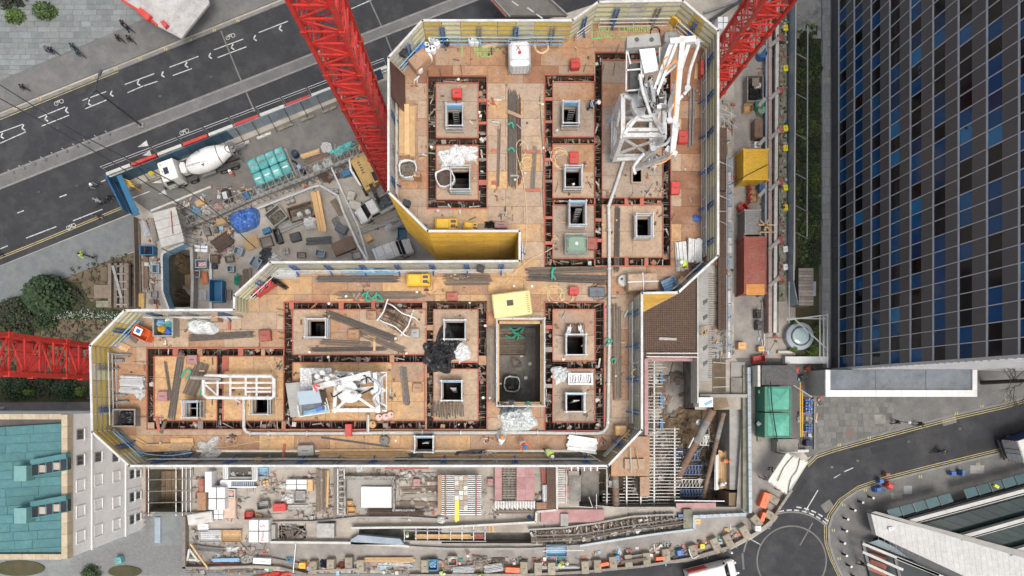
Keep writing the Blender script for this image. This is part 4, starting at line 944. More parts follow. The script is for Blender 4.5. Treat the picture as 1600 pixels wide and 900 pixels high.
def curve_(pts,sub=5):
 pts=[V3(p) for p in pts];out=[]
 for i in rg(len(pts)-1):
  p0=pts[max(i-1,0)];p1=pts[i];p2=pts[i+1];p3=pts[min(i+2,len(pts)-1)]
  for j in rg(sub):
   t=j/sub;out.append(.5*((2*p1)+(-p0+p2)*t+(2*p0-5*p1+4*p2-p3)*t*t+(-p0+3*p1-3*p2+p3)*t**3))
 out.append(pts[-1]);return out
def rope(name,label,cat,pts,z,th,mat,zs=None):
 q=MB();q.tube(curve_([P(a,b,(zs[i] if zs else z)+th+.006) for i,(a,b) in enm(pts)]),th,5);return tag(q.bd(name,M(mat)),label,cat)
def drum(label,x,y,z,r,h,mat,group,name='drum',cat='drum',cap='dark'):
 root=T(name,label,cat,x,y,z,U_(0,3),group);q=MB();q.lathe([(r*.92,0),(r,.03),(r,h*.33),(r*1.03,h*.35),(r,h*.37),(r,h*.66),(r*1.03,h*.68),(r,h*.7),(r,h-.05),(r*.9,h)],18);q.bd('body',M(mat),root,lc=1,smo=False)
 q=MB();q.lathe([(r*.25,h),(r*.25,h+.03)],10,(r*.4,0,0));q.bd('cap',M(cap),root,lc=1);return root
# people
def make_body(pose,cols,seed=0):
 """skeleton of joints -> skin -> one continuous body. materials: 0 skin 1 top 2 trousers 3 shoes"""
 v=[];e=[];r=[];mt=[]
 def J(p,rad):v.append(p);r.append(rad);return len(v)-1
 def E(a,b,m_):e.append((a,b));mt.append(m_)
 lean={'stand':0,'walk':.06,'bend':.75,'reach':.35}[pose];st={'stand':.03,'walk':.30,'bend':.12,'reach':.12}[pose]
 hz=.93 if pose != 'bend' else .82
 def up(h,y=0,x=0):return (x+sin(lean)*h,y,hz+cos(lean)*h)
 pel=J((0,0,hz),.15);ab=J(up(.2),.13);ch=J(up(.38),.16);nk=J(up(.53),.075);hd=J(up(.63,0,.01),.085);ht=J(up(.76,0,.02),.085)
 E(pel,ab,1);E(ab,ch,1);E(ch,nk,1);E(nk,hd,0);E(hd,ht,0)
 ns=J(up(.67,0,.11),.018);E(hd,ns,0)
 for s in (-1,1):
  fw=st*s
  hip=J((0,s*.1,hz-.06),.105);kn=J((fw*.6+.06,s*.11,hz*.53),.07);an=J((fw-.03,s*.11,.09),.045);toe=J((fw+.15,s*.12,.035),.038)
  E(pel,hip,2);E(hip,kn,2);E(kn,an,2);E(an,toe,3)
  sh=J(up(.45,s*.19),.068)
  if pose == 'stand':el=(up(.18,s*.27,.0));wr=(el[0]+.12,s*.24,el[2]-.22)
  elif pose == 'walk':el=up(.18,s*.26,-fw*.5);wr=(el[0]+.12-fw*.25,s*.26,el[2]-.20)
  elif pose == 'reach':el=up(.28,s*.3,.18);wr=(el[0]+.24,s*.26,el[2]-.02)
  else:el=(sin(lean)*.45+.12,s*.24,hz+.10);wr=(el[0]+.12,s*.2,el[2]-.26)
  el=J(tuple(el),.048);wr_=J(wr,.033);E(ch,sh,1);E(sh,el,1);E(el,wr_,1)
  d=(V3(wr)-V3(v[el])).normalized();pm=J(tuple(V3(wr)+d*.07),.03);E(wr_,pm,0);side=V3((0,1,0))
  for i,(o,l) in enm(((-.028,.075),(-.009,.09),(.010,.085),(.028,.065))):
   k1=J(tuple(V3(wr)+d*.10+side*o),.010);k2=J(tuple(V3(wr)+d*(.10+l)+side*o+V3((-.015,0,-.01))),.008);E(pm,k1,0);E(k1,k2,0)
  th=J(tuple(V3(wr)+d*.06+V3((.045,-s*.02,.01))),.011);E(pm,th,0)
 me=bpy.data.meshes.new('body');me.from_pydata(v,e,[]);o=bpy.data.objects.new('body',me);COL.objects.link(o)
 md=o.modifiers.new('s','SKIN');md.use_smooth_shade=True
 for i,sv in enm(me.skin_vertices[0].data):sv.radius=(r[i],r[i]);sv.use_root=(i == 0)
 ch_=me.skin_vertices[0].data[2];ch_.radius=(.13,.17)
 sb=o.modifiers.new('b','SUBSURF');sb.levels=1
 dg=bpy.context.evaluated_depsgraph_get();dg.update();nm=bpy.data.meshes.new_from_object(o.evaluated_get(dg));bpy.data.objects.remove(o)
 nm.name='body';nm.materials.clear()
 for c in cols:nm.materials.append(M(c))
 vv=[V3(q) for q in v]
 for p in nm.polygons:
  c=p.center;best=9;bi=0
  for (a,b),m_ in zip(e,mt):
   A,B=vv[a],vv[b];t=max(0,min(1,(c-A).dot(B-A)/max(1e-6,(B-A).length_squared)));dd=(c-A.lerp(B,t)).length-min(r[a],r[b])*.8
   if dd < best:best=dd;bi=m_
  p.material_index=bi
 return nm,up
M('skin',(.45,.28,.2),(.4,.24,.17),r=.6,s=8,b=0);M('coat1',(.018,.018,.022),(.03,.03,.034),s=6,r=.9);M('grey_coat',(.25,.25,.26),(.18,.18,.19),s=6,r=.9);M('brown_coat',(.22,.13,.08),s=6,r=.9);M('jeans',(.04,.06,.12),s=6,r=.9);M('hi_org',(.9,.17,.02),(.8,.13,.02),s=6,r=.7);M('hi_yel',(.62,.85,.08),(.5,.7,.07),s=6,r=.7);M('white_suit',(.78,.79,.78),(.65,.66,.66),s=5,r=.8);M('helmet1',(.85,.85,.84),r=.3,b=0);M('helmet_blue',(.03,.22,.5),r=.3,b=0);M('helmet_orange',(.85,.28,.02),r=.3,b=0);M('hair',(.03,.02,.015),s=20,r=.9);M('hair_grey',(.3,.29,.27),s=20,r=.9);M('reflective',(.7,.72,.7),r=.3,b=0);M('teal_coat',(.02,.09,.10),s=6,r=.9);M('blue_coat',(.02,.06,.2),s=6,r=.9);M('maroon_coat',(.2,.02,.03),s=6,r=.9)
BODY={}
def person(label,x,y,z,rot,pose='walk',top='coat1',legs='coat1',head='hair',vest=False,group=None,shoe='rubber'):
 key=(pose,top,legs)
 if key not in BODY:BODY[key]=make_body(pose,['skin',top,legs,shoe])
 nm,up=BODY[key];root=T('person',label,'person',x,y,z,radians(rot),group)
 piece('body',nm,root)
 h=V3(up(.72,0,.02));lean={'stand':0,'walk':.06,'bend':.75,'reach':.35}[pose]
 q=MB()
 if head.startswith('helmet'):
  q.lathe([(.155,0),(.15,.015),(.135,.02),(.13,.07),(.10,.125),(.05,.15),(.01,.155)],16);q.box(.11,-.08,0,.20,.08,.012);q.box(-.12,-.012,.125,.12,.012,.16);nmn='helmet'
 else:q.lathe([(.10,-.08),(.112,-.02),(.112,.03),(.09,.09),(.05,.12),(.01,.13)],14,(-.015,0,0));nmn='hair'
 o=q.bd(nmn,M(head),root,lc=1,smo=1);o.location=h;o.rotation_euler=(0,lean,0)
 if vest:
  for t in (.18,.33):
   q=MB();ring=[(.165*cos(a),.21*sin(a),0) for a in [pi*i/8 for i in rg(16)]];q.tube(ring,.022,5,closed=True);s_=q.bd('reflective_strip',M('reflective'),root,lc=1);s_.location=up(t);s_.rotation_euler=(0,lean,0)
 return root
# foliage
def leaves(mb,c,rx,ry,rz,n,s,seed=0,mats=2):
 rr=random.Random(seed);cl=[(rr.gauss(0,.55),rr.gauss(0,.55),rr.random()) for _ in rg(max(4,n//50))]
 for i in rg(n):
  if i % 4:a,b,h=cl[i % len(cl)];x=a+rr.gauss(0,.16);y=b+rr.gauss(0,.16);z=h+rr.gauss(0,.2)
  else:x,y,z=rr.gauss(0,.45),rr.gauss(0,.45),rr.random()
  if x*x+y*y > 1:continue
  z=max(0,min(1,z))*sqrt(max(.05,1-(x*x+y*y)*.8))
  p=V3((c[0]+x*rx,c[1]+y*ry,c[2]+z*rz));d=V3((rr.gauss(0,1),rr.gauss(0,1),rr.gauss(0,.5))).normalized()*s*rr.uniform(.6,1.3);u=d.cross(V3((rr.gauss(0,.5),rr.gauss(0,.5),1))).normalized()*s*.4
  mb.cur=(i*7+int(z*3)) % mats;mb.add([p,p+d*.5+u,p+d,p+d*.5-u],[[0,1,2,3]])
def shrub(label,x,y,rpx,H,n,seed,mats=('leaf1','leaf2'),name='shrub',cat='shrub',ry=None,leaf=.22,group=None,z=0):
 k=S(z+H*.6);root=T(name,label,cat,x,y,z,0,group);q=MB();leaves(q,(0,0,.1),rpx*k,(ry or rpx)*k,H,n,leaf,seed,len(mats));q.bd('crown',[M(m_) for m_ in mats],root,lc=1)
 t=MB();rr=random.Random(seed);t.tube([(0,0,-.02),(.1,.05,H*.35),(.05,0,H*.7)],[.12,.08,.03],7)
 t.bd('trunk',M('twig'),root,lc=1)
 for i in rg(7):
  a=rr.uniform(0,6.3);b=MB();ex=cos(a)*rpx*k*.75;ey=sin(a)*(ry or rpx)*k*.75;b.tube([(.05,0,H*.25),(ex*.5,ey*.5,H*.55),(ex,ey,H*.7)],[.05,.035,.012],5);b.bd('limb',M('twig'),root,lc=1)
 return root
# ON THE DECK
Z=ZD
hl=['north-west island','beside the white crumpled bags','beside the leaning worker','below the cream hose tangle','with ladder above the green tank','on the square island by dark rebar','small one under the concrete hose','with rusty starter bars, south-east block','in the lowest south-east block','next to the diagonal bars, southern wing','above the comb of spacers','at the left of the diagonal bars','at the western end with grey tarp box','below the white pipe rack','beside the south long boards']
def guard(i,h,ladder=True):
 a,b,c,d=h;e=1.6;zt=Z+1.15;sc=(CH-Z)/(CH-zt)

 A,C=P(a-e,b-e,Z),P(c+e,d+e,Z);root=T('hatch_guardrail','galvanised guard rail round floor hatch '+hl[i],'guard rail',(a+c)/2,(b+d)/2,Z,0,'guard rails round the floor hatches')
 pts=[(A.x,A.y),(C.x,A.y),(C.x,C.y),(A.x,C.y)]
 for p in pts:q=MB();q.tube([(p[0],p[1],Z),(p[0],p[1],zt+.12)],.04,6);q.tube([(p[0],p[1],zt+.02),(p[0],p[1],zt+.13)],.065,6);q.bd('post',M('galv2'),root)
 for j in rg(4):
  p,n_=pts[j],pts[(j+1) % 4]
  for z_ in (zt,zt-.5):q=MB();ex=V3((n_[0]-p[0],n_[1]-p[1],0)).normalized()*.09;q.tube([V3((p[0],p[1],z_))-ex,V3((n_[0],n_[1],z_))+ex],.045,6);q.bd('rail',M('galv2'),root)
  q=MB();q.bar((p[0],p[1],Z+.3),(n_[0],n_[1],Z+.3),.03,.2);q.bd('toe_board',M('wood3') if (i+j) % 3 else M('blue_light'),root)
 if i % 2 == 0:q=MB();q.box(A.x+.05,A.y-.12,zt-.6,C.x-.05,A.y-.06,zt+.05);q.bd('gate_panel',M('blue_light'),root)
 if ladder:
  x0,x1=(A.x+C.x)/2-.1,(A.x+C.x)/2+.28;q=MB();q.bar((x0,A.y-.5,Z+.8),(x0,C.y+.5,Z-3.6),.06);q.bar((x1,A.y-.5,Z+.8),(x1,C.y+.5,Z-3.6),.06)
  for k in rg(14):t=k/14;y_=A.y-.5+(C.y-A.y+1)*t;z_=Z+.8-4.4*t;q.bar((x0,y_,z_),(x1,y_,z_),.04)
  q.bd('ladder',M('galv'),root)
for i,h in enm(HAT[:-1]):guard(i,h,i % 2 == 0 or i == 4) if i != 6 else None
# stair void: long guard rail, floor boards deep inside
a,b,c,d=776,500,849,634;zt=Z+1.15
root=T('void_guardrail','white tubular guard rail round the long rectangular void','guard rail',812,566,Z);A,C=P(a,b,Z),P(c,d,Z)
pts=[(A.x,A.y),(C.x,A.y),(C.x,C.y),(A.x,C.y)]
for j in rg(4):
 p,n_=V3((*pts[j],0)),V3((*pts[(j+1) % 4],0))
 for z_ in (zt,zt-.5):q=MB();q.tube([p+V3((0,0,z_)),n_+V3((0,0,z_))],.05,7);q.bd('rail',M('rail_white'),root)
 for k in rg(3 if j % 2 == 0 else 4):
  t=k/(3 if j % 2 == 0 else 4);s_=p.lerp(n_,t);q=MB();q.tube([s_+V3((0,0,Z)),s_+V3((0,0,zt+.1))],.04,6);q.tube([s_+V3((0,0,zt-.04)),s_+V3((0,0,zt+.1))],.08,6);q.bd('post',M('galv2'),root)
for (x0,y0,x1,y1) in ((778,502,846,506),(776,628,846,634),(776,502,780,632),(844,502,848,632)):
 q=MB().px([(x0,y0),(x1,y0),(x1,y1),(x0,y1)],Z+.0,Z+.18);q.bd('kerb_board',M('timber'),root,org=P(x0,y0,Z))
zv=Z-4.98
gear('timber_crate','dark open timber frame at the bottom of the void','frame',800,530,zv,42,50,.5,0,'wood2','crate')
bag('white and black patterned bag of spoil at the bottom of the void',800,600,zv,25,'cloth','plas1',3,.8)
for k,(x,y,dx) in enm([(805,512,14),(812,520,-12),(800,524,10)]):rope('sling','green lifting sling '+['curled at the top of the void','crossing the dark frame in the void','short, hanging by the void wall'][k],'sling',[(x-10,y),(x,y+4),(x+dx,y-3),(x+8,y+8)],zv+.6,.08,'rope_green')
coil('tangle of rusty ties on the floor of the void',806,568,zv,8,4,'rebar_grey',.05,5,cat='wire',loose=.6)
for x,y in [(828,568),(815,555),(822,590)]:gear('paper_scrap','pale scrap of paper on void floor, '+{828:'right side',815:'middle',822:'near the bag'}[x],'scrap',x,y,zv,5,5,.08,20,'white_box','sheets')
# ---- north-east concrete placing boom
def boom_ne():
 r=T('placing_boom','big white concrete placing boom folded over its square base frame in the north wing','placing boom',1005,190,Z,0,None);W_=M('white_boom');zt=Z+4.2
 def B(n,x0,y0,z0,x1,y1,z1,w,h=None,mat=W_):q=MB();k=S(max(z0,z1));q.bar(P(x0,y0,z0),P(x1,y1,z1),w*k,(h or w)*k);return q.bd(n,mat,r,org=P(x0,y0,z0))
 crn=[(973,150),(1037,147),(1038,212),(973,212)]
 for i,(x,y) in enm(crn):
  p=P(x,y,zt);q=MB();q.bar(p,(p.x,p.y,Z),.3,.3);q.bd('leg',W_,r,org=p);q=MB();q.box(p.x-.4,p.y-.4,Z,p.x+.4,p.y+.4,Z+.06);q.bd('foot_plate',M('galv'),r)
  x2,y2=crn[(i+1) % 4];B('ring_beam',x,y,zt,x2,y2,zt,6.5,7)
  p2=P(x2,y2,zt);q=MB();q.bar((p.x,p.y,Z+.3),(p2.x,p2.y,Z+.3),.2);q.bd('base_beam',W_,r);q=MB();q.bar((p.x,p.y,Z+.3),(p2.x,p2.y,zt-.3),.14);q.bar((p2.x,p2.y,Z+.3),(p.x,p.y,zt-.3),.14);q.bd('brace',W_,r)

 oc=[(990,187),(1024,187),(1034,197),(1034,203),(980,203),(980,197)]
 for i in rg(6):B('seat_beam',*oc[i],zt+.1,*oc[(i+1) % 6],zt+.1,5)
 q=MB();c=P(1008,165,zt);q.lathe([(1.0,zt),(1.0,zt+.5),(.7,zt+.55),(.55,zt+1.3),(.8,zt+1.35),(.8,zt+1.6)],20,(c.x,c.y,0));q.bd('slewing_column',W_,r)
 for a,b in (((975,150),(1000,160)),((1036,150),(1018,160)),((975,210),(1000,178)),((1036,210),(1018,178))):B('seat_strut',*a,zt+.2,*b,zt+.3,5)
 B('main_arm',1022,150,zt+1.6,1052,66,zt+2.4,11,10);B('main_arm_flange',1026,148,zt+2.0,1057,68,zt+2.8,4,3)
 B('second_arm',1066,58,zt+2.5,1050,243,zt+2.3,8,9);B('third_arm',1078,62,zt+2.2,1042,175,zt+1.2,6,7);B('fourth_arm',1049,243,zt+1.8,993,264,Z+1.8,6,7)
 B('knuckle',1046,66,zt+2.5,1086,62,zt+2.5,9);B('knuckle',1040,232,zt+2,1056,243,zt+2,9)
 for (x0,y0,x1,y1) in ((1030,125,1058,100),(1036,112,1064,92),(1004,130,1012,160),(1016,126,1022,158)):q=MB();q.tube([P(x0,y0,zt+1.8),P(x1,y1,zt+2.3)],.12,8);q.bd('hydraulic_ram',M('galv2'),r)
 pipes=[[(1072,65),(1089,66),(1090,74),(1078,110),(1074,138),(1068,148)],[(1066,150),(1048,170),(1046,188)],[(1046,190),(1058,196),(1052,240)],[(1020,232),(1040,225),(1048,215)],[(1006,240),(996,252),(990,262),(993,272)],[(1000,120),(1004,142),(1010,160),(1016,178)]]
 for pp in pipes:q=MB();q.tube(curve_([P(x,y,zt+2.4 if y < 215 else zt+.6) for x,y in pp],5),.10,8);q.bd('delivery_pipe',W_,r)
 for x,y in ((1089,66),(1074,138),(1046,188),(1057,196),(1020,232)):q=MB();c=P(x,y,zt+2.45);q.lathe([(.17,-.12),(.2,-.1),(.2,.1),(.17,.12)],10,c);q.bd('coupling',M('galv2'),r)

 q=MB();q.px([(980,57),(1030,51),(1033,70),(979,75)],zt+1.2,zt+2.0);q.bd('counterweight',M('concrete'),r);q=MB()
 for dx in (995,1018):c=P(dx,62,zt+2.0);q.lathe([(.14,0),(.14,.03)],10,c)
 q.bd('lifting_hole',M('dark'),r)
 q=MB();q.px([(999,77),(1023,75),(1029,110),(1007,114)],zt+1.7,zt+1.85);q.bd('cover_plate',M('white_box'),r)
 q=MB();q.px([(984,100),(1000,98),(1003,140),(984,142)],zt+.6,zt+1.1);q.bd('hydraulic_tank',M('iron'),r)
 for (x0,y0,x1,y1) in ((979,75,978,142),(978,142,1002,140),(979,75,985,100),(1001,80,1003,140),(1030,70,1032,130),(978,110,1002,108)):B('platform_rail',x0,y0,zt+1.6,x1,y1,zt+1.6,2)
 q=MB();q.px([(1025,60+30),(1050,52),(1055,62),(1032,104)],zt+.9,zt+1.0) ;q.bd('walkway_plate',M('galv'),r)
 B('frame_skid',959,250,Z+.5,1006,247,Z+.5,5);B('frame_skid',962,190,Z+.6,959,250,Z+.5,5);B('raking_leg',973,212,zt,959,250,Z+.5,7);B('raking_leg',973,150,zt,962,192,Z+.5,5);B('raking_leg',1038,215,zt,1004,250,Z+.5,6)
 for pp in ([(1044,88),(1036,96),(1040,108),(1050,100),(1058,96),(1056,130),(1053,180)],[(1051,238),(1040,252),(1022,258)]):
  q=MB();q.tube(curve_([P(x,y,zt+2.9) for x,y in pp],5),.05,5);q.bd('orange_hose',M('hose_orange',(.8,.3,.06),r=.5,b=0),r)
 for i in rg(26):x,y=1000+U_(0,40),115+U_(0,60);p=P(x,y,zt+1.65);MB().box(p.x-.12,p.y-.1,p.z-.2,p.x+U_(0,.25),p.y+.12,p.z+U_(0,.4)).bd('valve_block',M(['iron','galv','white_boom','galv'][i % 4]),r)
 for i in rg(24):
  x0,y0=1004+U_(0,26),118+U_(0,44);q=MB();q.tube(curve_([P(x0,y0,zt+1.6),P(x0+U_(-6,6),y0+U_(4,12),zt+2.1),P(x0+U_(-10,10),y0+U_(10,24),zt+1.7)],4),.035,5);q.bd('hydraulic_hose',M('cable_black') if i % 2 else M('galv2'),r)
boom_ne()
def boom_sw():
 r=T('placing_boom','white concrete placing boom with blue-roofed cab lying on the golden southern deck','placing boom',545,612,Z);W_=M('white_boom');zt=Z+2.6
 def B(n,x0,y0,z0,x1,y1,z1,w,h=None,mat=W_):q=MB();k=S(max(z0,z1));q.bar(P(x0,y0,z0),P(x1,y1,z1),w*k,(h or w)*k);return q.bd(n,mat,r,org=P(x0,y0,z0))
 crn=[(526,583),(588,585),(590,641),(523,641)]
 for i,(x,y) in enm(crn):
  p=P(x,y,zt);q=MB();q.bar(p,(p.x,p.y,Z),.3,.3);q.bd('leg',W_,r,org=p)
  q=MB();q.px([(x-5,y),(x,y-5),(x+5,y),(x,y+5)],zt+.05,zt+.25);q.bd('corner_plate',W_,r)
  x2,y2=crn[(i+1) % 4];B('ring_beam',x,y,zt,x2,y2,zt,5.5,6);p2=P(x2,y2,zt);q=MB();q.bar((p.x,p.y,Z+.25),(p2.x,p2.y,Z+.25),.2);q.bd('base_beam',W_,r)
 for a,b in (((548,618),(524,641)),((552,616),(589,641)),((548,606),(528,585)),((552,606),(586,586))):B('seat_beam',*a,zt+.15,*b,zt+.1,4)
 c=P(549,611,zt);q=MB();q.lathe([(.8,zt),(.8,zt+.45),(.55,zt+.5),(.5,zt+1.2),(.7,zt+1.25),(.7,zt+1.45)],18,(c.x,c.y,0));q.bd('slewing_column',W_,r)
 B('main_arm',490,606,zt+1.2,580,584,zt+1.7,9,9);B('main_arm',492,598,zt+1.0,520,586,zt+1.0,5,6);B('second_arm',586,582,zt+1.6,592,644,zt+1.3,6,7);B('second_arm',530,612,zt+1.2,592,605,zt+1.3,5);B('third_arm',500,586,zt+.9,596,596,zt+.9,6)
 B('outer_frame',604,582,Z+1.5,604,642,Z+1.5,1.6);B('outer_frame',588,582,Z+1.6,604,582,Z+1.5,2);B('outer_frame',590,641,Z+1.6,604,642,Z+1.5,2.5)
 for y in (592,604,616,628):B('frame_brace',592,y,Z+1.6,604,y+7*(1 if y % 8 else -1),Z+1.5,2.2)
 for i in rg(7):x,y=[(498,588),(506,582),(514,592),(531,589),(540,600),(572,596),(585,612)][i];q=MB();q.lathe([(.2,0),(.2,.5),(.12,.6)],10,P(x,y,zt+.9));q.bd('hydraulic_drum',W_,r)
 for i in rg(14):x,y=500+U_(0,60),584+U_(0,26);p=P(x,y,zt+1.0);MB().box(p.x-.12,p.y-.1,p.z-.2,p.x+U_(0,.25),p.y+.12,p.z+U_(0,.35)).bd('valve_block',M(['iron','galv','white_boom','galv'][i % 4]),r)
 for i in rg(12):
  x0,y0=510+U_(0,60),586+U_(0,30);q=MB();q.tube(curve_([P(x0,y0,zt+1.3),P(x0+U_(2,14),y0+U_(-6,6),zt+1.9),P(x0+U_(8,26),y0+U_(-8,8),zt+1.4)],4),.05,5);q.bd('hydraulic_hose',M('cable_black') if i % 2 == 0 else W_,r)
 q=MB();q.tube(curve_([P(x,y,zt+1.7) for x,y in ((575,590),(588,596),(594,610),(584,622),(590,634))],5),.1,8);q.bd('delivery_pipe',M('galv2'),r)
 q=MB();q.px([(468,575),(487,575),(487,613),(470,613)],Z+.6,Z+1.3);q.px([(487,575),(518,575),(518,582),(487,584)],Z+.6,Z+1.25);q.bd('counterweight',M('spattered',(.7,.7,.68),(.3,.3,.29),s=7,r=.8),r)
 q=MB();q.px([(446,599),(469,597),(472,651),(454,652)],Z+.05,Z+.9);q.bd('counterweight',M('concrete'),r)
 q=MB();q.px([(464,612),(498,609),(503,629),(468,633)],Z+2.4,Z+2.55);q.bd('cab_roof',M('cab_roof',(.36,.44,.5),(.3,.37,.42),s=1,r=.5),r)
 q=MB();q.px([(469,616),(499,612),(502,634),(473,642)],Z+.5,Z+2.39);q.bd('cab',M('grey_tarp'),r);q=MB();q.px([(492,633),(503,631),(504,640),(494,643)],Z+.9,Z+1.3);q.bd('seat',M('blue_tarp'),r)
 for (x0,y0,x1,y1) in ((465,633,468,651),(468,651,515,644),(515,644,510,622),(503,634,512,632),(508,628,510,645)):B('platform_rail',x0,y0,Z+1.4,x1,y1,Z+1.4,1.8)
 q=MB();q.px([(466,634),(512,626),(515,643),(468,650)],Z+.45,Z+.5);q.bd('platform',M('blue_light'),r)
 for a,b in (((489,602),(496,612)),((490,600),(500,604))):B('warning_stripe',*a,zt+1.95,*b,zt+1.95,3,1,M('red1'))
boom_sw()
# ---- white pipe rack and delivery line
r=T('pipe_rack','white tubular rack of concrete pipes lying over the western hatches','pipe rack',372,604,Z);W_=M('white_boom')
def tubes(root,lst,z,rad,name='pipe',mat='white_boom',n=7):
 for pp in lst:q=MB();q.tube([P(x,y,z) for x,y in pp],rad,n);q.bd(name,M(mat),root)
tubes(r,[[(322,587),(424,588),(428,592),(428,619),(424,622),(324,621),(318,616),(318,592),(322,587)]],Z+1.2,.13)
tubes(r,[[(318,598),(426,598)],[(340,588),(340,620)],[(360,588),(360,621)],[(384,589),(384,621)],[(401,589),(401,621)]],Z+1.15,.08);tubes(r,[[(362,606),(424,606)],[(384,612),(424,612)],[(320,600),(340,618)]],Z+1.1,.07);tubes(r,[[(298,590),(345,592)]],Z+1.3,.13,'loose_pipe','wood3')
for x,y in ((320,590),(426,590),(426,620),(320,620)):p=P(x,y,Z+1.2);q=MB();q.tube([p,(p.x,p.y,Z)],.06,6);q.bd('stand_leg',W_,r)
r=T('concrete_pipeline','long pale concrete delivery pipeline running along the south and east of the deck','pipeline',700,677,Z)
line_pts=[(381,622),(381,668),(384,674),(391,677),(420,677),(480,677),(540,677),(600,676),(660,676),(720,676),(780,676),(840,676),(900,677),(934,677),(942,675),(948,669),(950,660),(951,600),(952,540),(952,480),(952,420),(952,360),(951,322),(956,308),(966,278),(975,250)]
for i in rg(len(line_pts)-1):
 if i in (1,2,13,14):pass
 q=MB();q.tube([P(*line_pts[i],Z+.22),P(*line_pts[i+1],Z+.22)],.115,8);q.bd('pipe',M('white2') if i % 5 != 3 else M('galv2'),r)
for x,y in line_pts[3:13]+line_pts[16:24]:
 d=.17;p=P(x,y,Z+.22);q=MB();q.lathe([(d,-.06),(d*1.12,-.03),(d*1.12,.03),(d,.06)],10,p,'x' if y > 672 else 'z') if y > 672 else q.tube([p-V3((0,.06,0)),p+V3((0,.06,0))],d,10);q.bd('clamp',M('galv2'),r)
 q=MB();q.box(p.x-.25,p.y-.05,Z,p.x+.25,p.y+.05,Z+.1) if y < 672 else q.box(p.x-.05,p.y-.25,Z,p.x+.05,p.y+.25,Z+.1);q.bd('bearer',M('wood2'),r)
q=MB();p=P(545,675,Z+.4);q.box(p.x-.22,p.y-.3,Z+.05,p.x+.22,p.y+.55,Z+.6);q.bd('shut_off_valve',M('red1'),r)
q=MB();q.tube([P(575,648,Z+.3),P(575,676,Z+.3)],.12,8);q.bd('branch_pipe',M('galv2'),r)
